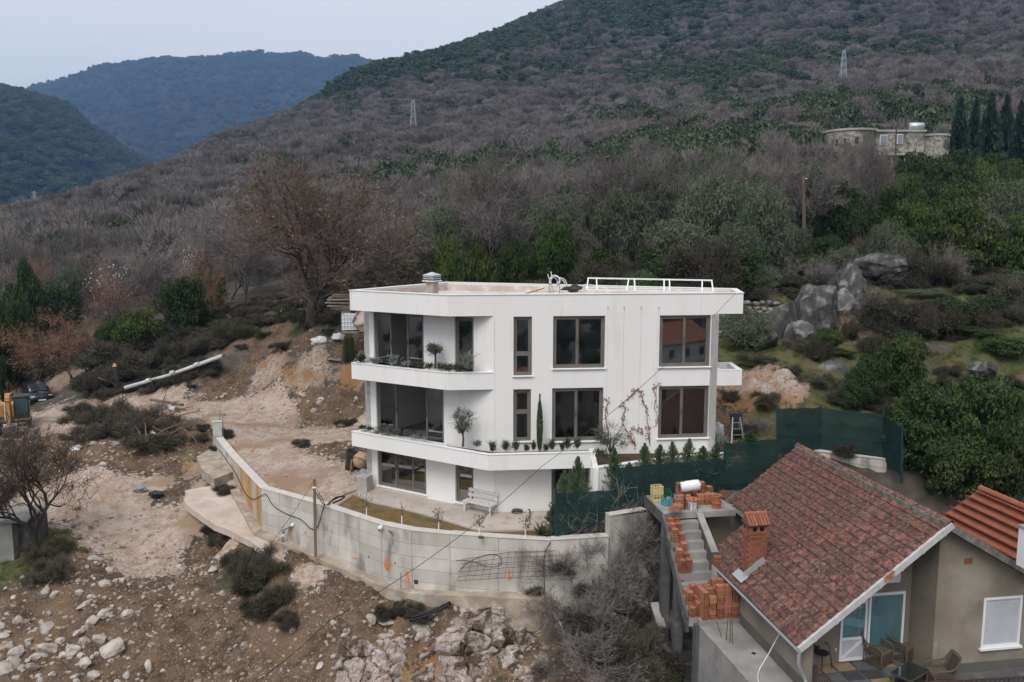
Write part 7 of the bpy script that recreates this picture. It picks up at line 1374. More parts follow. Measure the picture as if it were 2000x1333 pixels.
# gravel that nobody could count
g = np.random.RandomState(4); n = 62000; gx = g.uniform(-27, 9, n); gy = 23+35*g.rand(n)**1.35; up_ = inpoly(gx, gy, UPPOLY); cl_ = np.where(up_[:, None], classes(gx, gy, COMMON+UP), classes(gx, gy, COMMON+LOW)); keep = (fbm(gx*.4, gy*.4, 3)+.35 > g.rand(n)*.75) & (g.rand(n) < (cl_[:, 1]*.75+cl_[:, 4]*.8+cl_[:, 0]*np.where(up_, .12, .5))) & ~((gx > -9.2) & (gx < 6) & (gy > 29.8) & (gy < 42) & up_)
sv, sf = [], []; base_r = [rock_data(50+k, 1, 6, .2) for k in range(6)]; verts = []; faces = []
for x_, y_ in zip(gx[keep], gy[keep]):
    V, Fc = base_r[g.randint(6)]; s = .02+.12*g.rand()**4; a = g.rand()*6.283; ca, sa = math.cos(a)*s, math.sin(a)*s; o = len(verts); z_ = gz(x_, y_); verts += [(x_+q.x*ca-q.y*sa, y_+q.x*sa+q.y*ca, z_+q.z*s*.7) for q in V]; faces += [(o+a_, o+b_, o+c_) for a_, b_, c_ in Fc]
me = bpy.data.meshes.new('gravel'); me.from_pydata(verts, [], faces); mk('gravel_stone', (.40, .345, .29), (.26, .205, .155), scale=2.5, rough=.95, coord='World', c3=(.18, .12, .08), s3=1.2); me.materials.append(MATS['gravel_stone']); o = bpy.data.objects.new('gravel', me); COL.objects.link(o); tag(o, 'loose gravel and small stones strewn over the bare earth', 'gravel', kind='stuff')
# --- pale rock face at the bottom of the picture
def cliff(u0, u1, v0, v1, seed, cells, dep, label, nu=150, nv=80):
    rs = np.random.RandomState(seed); S_, T_ = np.meshgrid(np.linspace(0, 1, nu), np.linspace(0, 1, nv)); s, t = S_.ravel(), T_.ravel(); asp = (v1-v0)/(u1-u0); ws_, wt_ = s+.05*fbm(s*9, t*9, 3), t+.07*fbm(s*9+4, t*9, 3)
    C = rs.rand(cells, 2); hgt = rs.rand(cells); tl = rs.randn(cells, 2)*1.4; d2 = (ws_[:, None]-C[None, :, 0])**2+((wt_[:, None]-C[None, :, 1])*asp*1.1)**2; i = d2.argmin(1); dd = np.sort(d2, 1)
    disp = hgt[i]*.5+tl[i, 0]*(s-C[i, 0])+tl[i, 1]*(t-C[i, 1])*asp+.30*fbm(s*22, t*14, 5, .6); disp -= .5*np.exp(-(np.sqrt(dd[:, 1])-np.sqrt(dd[:, 0]))*60)
    edge = np.minimum(np.minimum(s, 1-s)*5, np.minimum(t*4, 1.))+.35*fbm(s*6+seed, t*6, 3); k = dep*(.25+disp)*np.clip(edge, 0, 1)-.25*(1-np.clip(edge, 0, 1)); vs = []
    cols = [gp(u0+(u1-u0)*q, v0+(v1-v0)*r_, 20, 40, 120) for r_ in np.linspace(0, 1, 9) for q in np.linspace(0, 1, 13)]; G = np.array([tuple(q) for q in cols]).reshape(9, 13, 3)
    for q, r_, kk in zip(s, t, k):
        x_, y_ = q*11.999, r_*7.999; a_, b_ = int(x_), int(y_); fx, fy = x_-a_, y_-b_; g_ = (G[b_, a_]*(1-fx)+G[b_, a_+1]*fx)*(1-fy)+(G[b_+1, a_]*(1-fx)+G[b_+1, a_+1]*fx)*fy; vs.append((g_[0]*(1-kk*.018), g_[1]-kk*.75, g_[2]+kk*.55))
    b = MB(); b.add(vs, [(r*nu+c, (r+1)*nu+c, (r+1)*nu+c+1, r*nu+c+1) for r in range(nv-1) for c in range(nu-1)]); return tag(b.build('rock_outcrop', 'cliff_rock'), label, 'rock')
cliff(800, 1110, 1205, 1352, 5, 26, 1.0, 'broad fractured pale rock outcrop at the bottom of the picture'); cliff(640, 800, 1225, 1352, 9, 16, .5, 'low pale crumbling rock outcrop left of the broad one', 90, 60); cliff(880, 1010, 1178, 1235, 12, 8, .5, 'slanting pink-white rock ledge just above the broad outcrop', 70, 40)
# --- boulders right of the villa
for i, (u0, u1, v0, v1, Y, l) in enumerate([(1634, 1688, 528, 602, 50.5, 'tall rounded grey boulder at the top of the outcrop'), (1548, 1622, 562, 672, 47.5, 'huge dark boulder in the middle of the outcrop'), (1612, 1674, 566, 640, 49.3, 'dark leaning boulder behind the huge one'), (1434, 1510, 624, 686, 45.3, 'flat-faced boulder under the dry stone wall'), (1500, 1556, 598, 695, 46.4, 'tall streaked boulder left of the huge one'), (1674, 1762, 506, 548, 56, 'broad low boulder highest on the slope'), (1730, 1790, 606, 640, 49.5, 'pale flat boulder right of the outcrop'), (1722, 1800, 632, 684, 47.6, 'stepped pale rock slab right of the outcrop'), (1606, 1668, 710, 758, 42.4, 'lone grey boulder on the grass above the fence'), (1636, 1680, 640, 682, 46.6, 'dark boulder at the right foot of the outcrop'), (1530, 1594, 642, 704, 45.2, 'pointed dark boulder at the front of the outcrop'), (1655, 1692, 600, 636, 48.2, 'cracked pale rock in the notch of the outcrop'), (1902, 1944, 708, 736, 41, 'low rock between the dark shrubs at the right'), (1690, 1720, 612, 640, 48.4, 'small grey rock beside the stepped slab'), (1664, 1704, 664, 690, 45.6, 'flat broken stone below the outcrop')]):
    V, Fc = rock_data(300+i, 5, 16, .22, 1.4, True); c = P((u0+u1)/2, (v0+v1)/2, Y); rx = (u1-u0)/2/FPX*Y*1.45; rz = (v1-v0)/2/FPX*Y*1.45; b = MB(); b.add([Vector((q.x*rx, q.y*rx*.9, q.z*rz))+c for q in V], Fc); tag(b.build('boulder', 'boulder_grey', smooth=False), l, 'boulder', 'boulders right of the villa')
SRK = []
for k in range(8): V, Fc = rock_data(k+80, 1, 7, .15); SRK.append(MB().add(V, Fc).mesh('stone', 'drystone'))
dw = thing('dry_stone_wall', 'mossy dry stone wall behind the right end of the villa', 'wall', P(1455, 660, 46.6))
for r in range(8):
    u = 1398+rr_.uniform(-6, 6)
    while u < 1528-r*1.5:
        w = rr_.uniform(10, 20); v = 656-r*9.2+rr_.uniform(-2, 2)+(u-1400)*.02; Y = 46.9+.03*r; c = P(u+w/2, v, Y); s = w/2/FPX*Y
        inst('stone', SRK[rr_.randrange(8)], dw, c, (rr_.uniform(-.3, .3), rr_.uniform(-.3, .3), rr_.uniform(-.3, .3)), (s*1.18, .22, .155))
        u += w*.98
# ================================================================ PLANTS OF THE VILLA
def plant_px(kind, u, vb, vt, w, Y=None, z=None, label='', cat='plant', name=None, group=None):
    q = P(u, vb, Y) if Y else PZ(u, vb, z); return plant(kind, q.x, q.y, q.z-.02, max(P(u, vt, q.y).z-q.z, .1), w, label, cat, group, name)
def sprig(name, q, h, w, n, mat, label, cat='plant', group=None, wid=.012, rs=None, lean=.5, stem=True):
    """small herb: many upright shoots with leaves"""
    rs = rs or S(int(abs(q.x*91+q.y*37)) % 9999); A = np.stack([rs.randn(n)*w*.25, rs.randn(n)*w*.25, rs.rand(n)*h*.5], 1); B = A+unit(np.stack([rs.randn(n)*lean, rs.randn(n)*lean, np.ones(n)], 1))*(h*.5)*(.5+.6*rs.rand(n, 1)); c = A+(B-A)*rs.rand(n, 1)
    t = thing(name, label, cat, q, group); me = qmesh('foliage', [(ribbons(A, B, np.full(n, wid), np.full(n, wid*.4), rs), mat), (leaves(c, rs.randn(n, 3), np.full(n, wid*2.2), .4, rs), mat)]); o = bpy.data.objects.new('foliage', me); COL.objects.link(o); o.parent = t
    b = MB(); b.tube([(0, 0, -.05), (0, 0, h*.4)], .012, 5); o = bpy.data.objects.new('stem', b.mesh('stem', 'bark_dark')); COL.objects.link(o); o.parent = t; return t
def olive_bush(u, vb, vt, w, Y, label, seed, stemh=.35):
    rs = S(seed); q = P(u, vb, Y); h = P(u, vt, Y).z-q.z; t = thing('young_olive', label, 'tree', q); b = MB(); b.tube([(0, 0, -.08), (.02, .01, h*stemh*.6), (0, 0, h*stemh), (0, 0, h*.6)], [.05, .042, .035, .02], 7)
    for k in range(6): a = k*1.05+rs.rand(); b.tube([(0, 0, h*stemh*.9), (w*.4*math.cos(a), w*.4*math.sin(a), h*.6), (w*.7*math.cos(a), w*.7*math.sin(a), h*.8)], [.022, .014, .006], 5)
    o = bpy.data.objects.new('trunk', b.mesh('trunk', 'bark_grey', True)); COL.objects.link(o); o.parent = t
    n = 1500; H2 = h*(1-stemh*.8)/2; bc = unit(rs.randn(13, 3))*rs.uniform(.25, .85, (13, 1)); bi = rs.randint(13, size=n); d = unit(rs.randn(n, 3)); c = (bc[bi]+d*(rs.rand(n, 1)**.6)*(.22+.22*rs.rand(13)[bi][:, None]))*np.array([w, w, H2])+np.array([0, 0, h*(1+stemh*.8)/2]); tips = unit(rs.randn(160, 3)+np.array([0, 0, .3]))*rs.uniform(.7, 1.15, (160, 1)); A = tips*np.array([w*.5, w*.5, h*.2])+np.array([0, 0, h*.65]); B = tips*np.array([w*1.1, w*1.1, h*.36])+np.array([0, 0, h*.68])
    me = qmesh('crown', [(leaves(c, d+np.array([0, 0, .3]), np.full(n, .042), .3, rs), 'leaf_olive'), (ribbons(A, B, np.full(160, .008), np.full(160, .003), rs), 'bark_grey')]); o = bpy.data.objects.new('crown', me); COL.objects.link(o); o.parent = t
olive_bush(850, 716, 667, .42, 34.05, 'small standard olive tree in the upper balcony planter', 1, .5); olive_bush(904, 869, 797, .58, 33.15, 'round-headed olive tree in the first-floor planter', 2, .3); olive_bush(1192, 893, 822, .85, 32.6, 'wide bushy olive tree in the planter under the facade climbers', 3, .1)
b = MB(); q = P(1054, 878, 32.95); cyp = thing('cypress_tree', 'thin column cypress in the planter against the villa wall', 'tree', q); b.tube([(0, 0, -.1), (0, 0, 1.9)], [.03, .006], 6); o = bpy.data.objects.new('trunk', b.mesh('trunk', 'bark_dark')); COL.objects.link(o); o.parent = cyp
rs = S(6); n = 2200; z = rs.rand(n); hh = P(1054, 773, 32.95).z-q.z; w = .11*np.sin(np.clip(z*1.05+.08, 0, 1)*math.pi)**.6+.01; a = rs.rand(n)*6.283; rr = w*(.5+.5*rs.rand(n)); c = np.stack([rr*np.cos(a), rr*np.sin(a), z*hh], 1); B = c+unit(np.stack([np.cos(a)*.3, np.sin(a)*.3, np.ones(n)], 1))*.09
o = bpy.data.objects.new('crown', qmesh('crown', [(ribbons(c, B, np.full(n, .012), np.full(n, .004), rs), 'leaf_conifer'), (leaves(c[:900], rs.randn(900, 3), np.full(900, .022), .5, rs), 'leaf_dark')])); COL.objects.link(o); o.parent = cyp
for i, (u, vb, vt, w) in enumerate([(962, 882, 862, .22), (988, 880, 862, .22), (1007, 880, 862, .22), (1028, 881, 870, .16), (1042, 879, 863, .15), (1066, 881, 870, .14), (1078, 878, 859, .2), (1098, 880, 867, .14), (1108, 876, 857, .18), (1128, 876, 857, .22)]): sprig('rosemary_bush', P(u, vb, 32.75), P(u, vt, 32.75).z-P(u, vb, 32.75).z+.12, w, 130, 'leaf_rosemary', f'upright dark rosemary bush along the first-floor planter, {ordw(i)} from the left', 'shrub', 'rosemary bushes in the first-floor planter', .012)
for i, (u, vb, m, l) in enumerate([(708, 838, 'leaf_dark', 'dark leafy clump'), (722, 841, 'leaf_dark', 'small dark clump'), (737, 848, 'leaf_silver', 'silver cushion plant'), (746, 842, 'leaf_lavender', 'grey lavender tuft'), (757, 851, 'leaf_silver', 'wide silver cushion'), (762, 843, 'leaf_lavender', 'tall lavender tuft'), (775, 847, 'leaf_lavender', 'lavender tuft'), (797, 850, 'leaf_lavender', 'small lavender tuft'), (816, 857, 'leaf_silver', 'silver tuft'), (823, 852, 'leaf_lavender', 'bushy lavender tuft'), (932, 872, 'leaf_lavender', 'dry grey tuft')]):
    Y = 36.2+(u-708)*(-.0165); sprig('planter_herb', P(u, vb, Y), .30 if 'laven' in m else .22, .42 if 'laven' not in m else .3, 110, m, l+f' in the first-floor planter, {ordw(i)} from its left end', 'plant', 'herbs in the first-floor planter', .014, lean=.9)
for i, (u, vb, vt, m, l) in enumerate([(706, 709, 690, 'leaf_dark', 'dark spreading clump'), (730, 710, 699, 'leaf_silver', 'grey cushion plant'), (768, 713, 690, 'leaf_silver', 'tall silver sage'), (793, 715, 706, 'leaf_silver', 'small silver cushion'), (820, 718, 706, 'leaf_rosemary', 'green rosemary clump'), (838, 721, 710, 'leaf_rosemary', 'low rosemary clump'), (862, 722, 708, 'leaf_rosemary', 'round rosemary clump'), (877, 725, 710, 'leaf_dark', 'dark spiky clump'), (892, 724, 710, 'leaf_rosemary', 'broad rosemary clump'), (911, 722, 683, 'leaf_silver', 'tall wispy silver sage')]):
    Y = 35.6-(u-706)*.0125; sprig('balcony_herb', P(u, vb, Y), P(u, vt, Y).z-P(u, vb, Y).z+.08, .40, 130, m, l+f' in the upper balcony planter, {ordw(i)} from its left end', 'plant', 'herbs in the upper balcony planter', .014, lean=.8)
sprig('planter_shrub', P(1172, 893, 31.9), .4, .5, 200, 'leaf_rosemary', 'dark trailing shrub at the left end of the long planter', 'shrub'); sprig('planter_shrub', P(1405, 866, 34.2), .5, .7, 260, 'leaf_silver', 'grey-green shrub at the right end of the long planter', 'shrub')
# climbers with red leaves on the facade
def climber(pts, label, seed, nl=60):
    rs = S(seed); L_ = [(lambda sz: FP0+FD*sz[0]+FN*.03+Vector((0, 0, sz[1])))(on(u, v, FP0, FD)) for u, v in pts]; c = spline(L_, 6); t = thing('climbing_vine', label, 'vine', c[0]); b = MB(); b.tube(c, [.010]*len(c), 5); b.build('stem', 'bark_grey', t)
    i = rs.randint(len(c), size=nl); q = np.array([tuple(c[k]) for k in i])+rs.randn(nl, 3)*np.array([.07, .015, .08])+np.array(tuple(FN))*.03; me = qmesh('foliage', [(leaves(q, np.tile(np.array(tuple(FN)), (nl, 1)), np.full(nl, .04), .7, rs, .5), 'leaf_red')]); o = bpy.data.objects.new('foliage', me); COL.objects.link(o); adopt(o, t)
climber([(1240, 868), (1234, 858), (1220, 835), (1216, 815), (1222, 798), (1212, 790), (1228, 778), (1238, 766)], 'red-leaved vine, middle one on the facade between the lower windows', 3); climber([(1268, 868), (1268, 845), (1264, 820), (1262, 800), (1256, 785), (1252, 770), (1248, 763), (1235, 765)], 'red-leaved vine rising straight beside the right lower window', 4, 80); climber([(1190, 850), (1184, 822), (1182, 806), (1186, 790), (1190, 786), (1180, 778)], 'red-leaved vine just right of the middle lower window', 5, 30); climber([(1280, 834), (1284, 815), (1278, 795), (1281, 775), (1276, 760), (1285, 752), (1288, 752)], 'red-leaved vine curling at the edge of the right lower window', 6, 40); climber([(1240, 868), (1230, 856), (1228, 846), (1236, 838), (1246, 842), (1256, 848), (1252, 838), (1246, 838)], 'short bronze vine looping low on the facade', 7, 50)
# conifers along the fence, yucca, saplings
for i, (u, vb, vt, w, Y) in enumerate([(1128, 1000, 885, .42, 31.2), (1102, 1020, 918, .40, 30.9), (1198, 985, 880, .42, 31.7), (1228, 950, 900, .3, 32.0), (1258, 940, 868, .34, 32.3), (1288, 935, 862, .34, 32.6), (1312, 930, 862, .30, 32.8), (1345, 925, 862, .36, 33.0), (1372, 920, 868, .36, 33.2), (1400, 915, 866, .36, 33.4), (1464, 880, 836, .5, 35.0), (1080, 1050, 985, .32, 30.7)]):
    q = P(u, vb, Y); plant('leyland', q.x, q.y, q.z-.3, P(u, vt, Y).z-q.z+.3+.12*((i*7) % 5-2)*.5, w*1.9, f'young feathery conifer behind the green fence, {ordw(i if i < 11 else 0)} planted' if False else f'young feathery conifer along the green fence, {ordw([2, 1, 3, 4, 5, 6, 7, 8, 9, 10, 11, 0][i])} from the left', 'tree', 'conifers along the green fence')
q = PZ(1058, 1050, -.05); yu = thing('yucca_plant', 'spiky dark green yucca in the garden corner by the fence', 'plant', q); rs = S(8); n = 90; d = unit(np.stack([rs.randn(n), rs.randn(n), .5+rs.rand(n)], 1)); A = d*.04+np.array([0, 0, .12]); B = d*np.array([.55, .55, .55])*(.7+.4*rs.rand(n, 1))+np.array([0, 0, .12])
o = bpy.data.objects.new('foliage', qmesh('foliage', [(ribbons(A, B, np.full(n, .022), np.full(n, .003), rs), 'leaf_rosemary')])); COL.objects.link(o); o.parent = yu; b = MB(); b.tube([(0, 0, -.1), (0, 0, .15)], .06, 7); o = bpy.data.objects.new('trunk', b.mesh('trunk', 'bark_dark')); COL.objects.link(o); o.parent = yu
for i, (u, vb, vt) in enumerate([(716, 1012, 962), (785, 1028, 982), (857, 1041, 992), (936, 1048, 1006), (1026, 1055, 1003)]):
    q = PZ(u, vb, -.03); h = P(u, vt, q.y).z-q.z; t = thing('fruit_sapling', f'small citrus sapling with white-painted stem in the garden bed, {ordw(i)} from the left', 'tree', q, 'saplings in the garden bed'); rs = S(30+i); b = MB(); b.tube([(0, 0, -.05), (0, 0, h*.45)], .020, 6); b.build('painted_stem', 'white_paint', t) if False else None
    o = bpy.data.objects.new('painted_stem', b.mesh('painted_stem', 'white_paint')); COL.objects.link(o); o.parent = t; b = MB(); b.tube([(0, 0, h*.45), (.02, 0, h)], [.014, .004], 5); tips = []
    for k in range(7): a = rs.rand()*6.28; z0 = h*(.45+.4*rs.rand()); e = (.22*math.cos(a), .22*math.sin(a), z0+.18); b.tube([(0, 0, z0), e], [.008, .003], 4); tips.append(e)
    o = bpy.data.objects.new('branches', b.mesh('branches', 'bark_grey')); COL.objects.link(o); o.parent = t; n = [90, 25, 110, 120, 130][i]; tp_ = np.array(tips+[(0, 0, h)]); k = rs.randint(len(tp_), size=n); c = tp_[k]*(.4+.6*rs.rand(n, 1))+np.array([0, 0, h*.2])*rs.rand(n, 1)+rs.randn(n, 3)*.05; c[:, 2] = np.maximum(c[:, 2], h*.45)
    o = bpy.data.objects.new('foliage', qmesh('foliage', [(leaves(c, rs.randn(n, 3), np.full(n, .038), .5, rs), 'leaf_bright' if i < 4 else 'leaf_ivy')])); COL.objects.link(o); o.parent = t
tag(lump('yellow_flowers', 'leaf_ivy', PZ(940, 1050, .1), (.10, .06, .05), 2, amp=.5), 'small patch of yellow flowers on top of the retaining wall', 'flowers')
# ================================================================ THINGS RIGHT OF THE VILLA
q = PZ(1440, 872, 2.05); q.z = gz(q.x, q.y); ld = thing('step_ladder', 'folding aluminium step ladder standing right of the villa', 'ladder', q)
for dx, dy, tx in ((-.28, -.1, -.1), (.28, -.1, .1), (-.24, .75, -.1), (.24, .75, .1)): MB().bar(q+Vector((dx, dy, 0)), q+Vector((tx*1.6, .30, 1.15)), .05, .03).build('rail', 'galvanised', ld)
for k in range(4): f = (k+.7)/4.6; MB().bar(q+Vector((-.28+.13*f, -.1+.4*f, 1.15*f)), q+Vector((.28-.13*f, -.1+.4*f, 1.15*f)), .06, .025).build('rung', 'galvanised', ld)
c = q+Vector((.55, .8, .05)); lg = thing('lounge_chair', 'dark folding lounge chair behind the step ladder', 'chair', c); MB().bar(c+Vector((-.3, -.55, .35)), c+Vector((-.3, .2, .32)), .55, .03).build('seat', 'iron_dark', lg); b = MB(); b.add([c+Vector(v) for v in ((-.58, .2, .34), (-.02, .2, .34), (-.02, .5, 1.05), (-.58, .5, 1.05), (-.58, .24, .34), (-.02, .24, .34), (-.02, .54, 1.05), (-.58, .54, 1.05))], [(0, 1, 2, 3), (7, 6, 5, 4), (0, 4, 5, 1), (1, 5, 6, 2), (2, 6, 7, 3), (3, 7, 4, 0)]); b.build('backrest', 'iron_dark', lg)
for dx in (-.56, -.04):
    for dy in (-.5, .2): MB().bar(c+Vector((dx, dy, -.05)), c+Vector((dx, dy, .34)), .03, .03).build('leg', 'iron_dark', lg)
p = PZ(1404, 862, 2.1); p.z = max(gz(p.x, p.y), 1.9); tag(lump('white_sack', 'white_cloth', p+Vector((.05, .2, .3)), (.22, .2, .42), 5, amp=.35), 'white sack leaning against the right corner of the villa', 'sack'); tag(lump('black_bucket', 'black_plastic', PZ(1462, 872, 2.0)+Vector((0, 0, .12)), (.16, .15, .14), 3, amp=.1), 'small black bucket at the foot of the step ladder', 'bucket')
b = MB(); b.tube(spline([P(1395, 872, 34.3), P(1402, 862, 34.4), P(1420, 866, 34.4), P(1436, 868, 34.5)], 5), .02, 6); b.tube(spline([P(1405, 872, 34.4), P(1415, 869, 34.4), P(1430, 873, 34.4)], 5), .02, 6); tag(b.build('black_hoses', 'cable_black', smooth=True), 'black hoses lying over the planter end by the ladder', 'hose')
# ================================================================ BESIDE THE TRACK
mk('plank_wood', (.30, .25, .205), (.22, .18, .145), scale=5, rough=.95, rand=.25)
q = P(668, 606, 52.5); q.z = gz(q.x, q.y); ps = thing('plank_stack', 'untidy stack of old planks left of the villa roof', 'planks', q); r_ = random.Random(2)
for k in range(11): MB().box(P(668, 606-3.0*k, 52.5)+Vector((r_.uniform(-.25, .25), r_.uniform(-.2, .2), 0)), (r_.uniform(1.2, 1.9), .5, .07), r_.uniform(-.12, .12)).build('plank', 'plank_wood', ps)
for k in range(3): MB().box(P(676, 622-6*k, 52.7), (.6, .5, .12), .2).build('block', 'plank_wood', ps)
mk('tank_white', (.62, .66, .68), rough=.5); q = P(688, 630, 52); ib = thing('caged_tank', 'white caged liquid tank left of the villa, partly hidden', 'tank', q-Vector((0, 0, .6))); MB().box(q+Vector((0, 0, .05)), (1.1, 1.0, .95)).build('tank', 'tank_white', ib, bevel=.06)
for k in range(7):
    x = -.56+1.12*k/6; MB().tube([q+Vector((x, -.53, -.45)), q+Vector((x, -.53, .55))], .014, 5).build('cage_bar', 'galvanised', ib)
for k in range(5): z = -.4+.24*k; MB().tube([q+Vector((-.57, -.54, z)), q+Vector((.57, -.54, z))], .014, 5).build('cage_bar', 'galvanised', ib)
MB().box(q+Vector((0, 0, -.55)), (1.15, 1.05, .12)).build('pallet', 'plank_wood', ib)
V, Fc = rock_data(401, 4, 8, .25); c = P(708, 626, 51.2); b = MB(); b.add([Vector((v.x*.75, v.y*.6, v.z*.75))+c for v in V], Fc); tag(b.build('rock', 'cliff_rock'), 'pinkish rough boulder beside the white tank left of the villa', 'rock')
q = P(638, 626, 55); q.z = gz(q.x, q.y); pl = thing('wooden_pallet', 'small wooden pallet lying on the slope beside the oak', 'pallet', q)
for k in range(5): MB().box(q+Vector((.2*k, -.1*k, .15)), (.12, 1.0, .03), .5).build('slat', 'plank_wood', pl)
for k in range(2): MB().bar(q+Vector((-.2+.5*k, .4, .08)), q+Vector((.9, -.5+.5*k, .08)), .08, .08).build('bearer', 'plank_wood', pl)
for i, (u, v, l) in enumerate(((620, 622, 'white plastic sacks beside the oak trunk'), (628, 632, 'pale rubbish sack below the sacks by the oak'), (660, 627, 'small white bag between the oak and the tank'))): q = P(u, v, 56); q.z = gz(q.x, q.y); tag(lump('rubbish_sack', 'white_cloth', q+Vector((0, 0, .15)), (.45, .35, .24), 20+i, amp=.4), l, 'sack')
# long white pipe beside the track
mk('pipe_pale', (.55, .56, .56), (.45, .46, .46), scale=.6, rough=.6, coord='World')
A, B, C = P(244, 762, 58), P(330, 738, 58), P(433, 700, 56.5); pp = thing('long_pipe', 'long pale pipe line lying along the edge of the dirt track', 'pipe', A)
for k, (o, m) in enumerate(((0, 'pipe_pale'), (.42, 'wood_grey'))): b = MB(); b.tube([A+Vector((0, o, .15)), B+Vector((0, o, .15)), C+Vector((0, o, .15))], .13-.02*k, 10); b.build('pipe', m, pp, smooth=True)
for f in (.25, .5, .75): x = A.lerp(C, f)+Vector((0, 0, .12)); MB().tube([x-(C-A).normalized()*.15, x+(C-A).normalized()*.15], .155, 10).build('joint', 'pipe_pale', pp)
# broken stump, brush heap, rubbish
q = gp(229, 770, 40, 90); st_ = thing('tree_stump', 'tall splintered tree stump at the edge of the track', 'stump', q); mk('split_wood', (.48, .33, .20), (.38, .24, .14), scale=6, rough=.9); b = MB(); b.tube([q-Vector((0, 0, .2)), q+Vector((.05, 0, 1.0)), q+Vector((-.05, 0, 2.0))], [.28, .22, .2], 8); b.build('trunk', 'bark_dark', st_); MB().tube([q+Vector((-.05, 0, 1.98)), q+Vector((-.08, 0, 2.25))], [.19, .05], 6).build('splinter', 'split_wood', st_); MB().tube([q+Vector((0, 0, .7)), q+Vector((-1.3, 0, 1.2))], [.09, .04], 6).build('side_branch', 'bark_grey', st_)
mk('branch_brown', (.13, .085, .06), (.20, .14, .10), scale=3, rough=1)
hp_ = thing('branch_heap', 'heap of cut branches and logs on the mound beside the track', 'branches', gp(320, 850, 35, 60)); r_ = random.Random(6)
for k in range(34):
    u, v = r_.uniform(275, 362), r_.uniform(805, 880); a = gp(u, v, 35, 60)+Vector((0, 0, r_.uniform(.05, .7))); d = Vector((r_.uniform(-1, 1), r_.uniform(-1, .6), r_.uniform(-.2, .6))).normalized()*r_.uniform(.8, 2.2); MB().tube([a, a+d*.5+Vector((0, 0, .1)), a+d], [.05, .035, .015], 5).build('branch', 'branch_brown', hp_)
for u0, v0, u1, v1 in ((295, 795, 358, 803), (280, 815, 298, 862), (300, 860, 288, 880)): MB().tube([gp(u0, v0, 35, 60)+Vector((0, 0, .5)), gp(u1, v1, 35, 60)+Vector((0, 0, .4))], .10, 7).build('log', 'branch_brown', hp_)
q = gp(277, 848, 35, 60)+Vector((0, 0, .4)); b = MB(); b.bar(q, q+Vector((.25, -.1, .35)), .12, .12); tag(b.build('cut_timber', 'split_wood'), 'short pale cut timber in the branch heap', 'timber')
q = gp(305, 862, 35, 60)+Vector((0, -.3, .35)); M = Matrix.Rotation(.3, 4, 'Y') @ Matrix.Rotation(.6, 4, 'X'); b = MB(); b.box(q, (.26, .14, .62), M=M); tag(b.build('white_block', 'white_paint', bevel=.02), 'white foam block standing in the branch heap', 'block'); b = MB(); b.box(q+Vector((-.1, -.2, -.4)), (.36, .28, .2), .4); tag(b.build('white_block', 'white_cloth', bevel=.02), 'white foam block lying below the upright one', 'block')
for i, (u, v, l, m) in enumerate(((338, 800, 'white plastic sheet beside the brush heap', 'white_cloth'), (232, 872, 'grey plastic bag on the rubble slope', 'tarp_grey'), (253, 858, 'grey cloth scrap below the brush mound', 'tarp_grey'), (150, 880, 'pale torn sack at the left of the rubble', 'white_cloth'), (305, 970, 'dark torn plastic sheet on the heap by the path', 'black_plastic'), (272, 960, 'grey rag hanging on the pale heap', 'tarp_grey'), (1195, 1318, 'small white and blue plastic litter in the brambles', 'white_cloth'), (60, 1072, 'white rag caught in the crooked tree', 'white_cloth'))): q = gp(u, v, 25, 70); tag(lump('plastic_litter', m, q+Vector((0, 0, .12)), (.32, .2, .16), 40+i, amp=.5), l, 'litter')
for i, (u0, v0, u1, v1) in enumerate(((800, 1210, 880, 1180), (800, 1216, 882, 1183))):
    a, c = gp(u0, v0, 22, 60)+Vector((0, -.1, .1)), gp(u1, v1, 22, 60)+Vector((0, -.1, .12)); b = MB(); b.tube(spline([a, a.lerp(c, .5)+Vector((0, -.12, -.02)), c], 6), .05, 8); tag(b.build('black_pipe', 'cable_black', smooth=True), ('upper' if i == 0 else 'lower')+' of two black pipes emerging below the retaining wall', 'pipe')
cable('pale_hose', [gp(1087, 1180, 22, 60)+Vector((0, 0, .3)), gp(1086, 1200, 22, 60)+Vector((0, -.2, .3)), gp(1092, 1225, 22, 60)+Vector((0, -.2, .3)), gp(1100, 1242, 22, 60)+Vector((0, -.1, .2))], .03, 'thin pale hose curving down among the brambles', mat='pipe_pale', cat='hose')
q = gp(783, 1165, 22, 60); b = MB(); b.tube([q, q+Vector((.02, 0, .95))], .015, 5); tag(b.build('steel_rod', 'rust'), 'rusty steel rod standing before the retaining wall corner', 'rod')
# earth dump behind the excavator
V, Fc = rock_data(410, 4, 3, .35); mk('earth_orange', (.30, .16, .075), (.22, .115, .055), scale=3, rough=1, bump=1, bscale=8); c = gp(2, 775, 40, 90)+Vector((-.6, 1.5, .3)); b = MB(); b.add([Vector((v.x*1.7, v.y*1.4, v.z*1.1))+c for v in V], Fc); tag(b.build('earth_pile', 'earth_orange'), 'heap of orange earth behind the excavator at the left edge', 'earth')
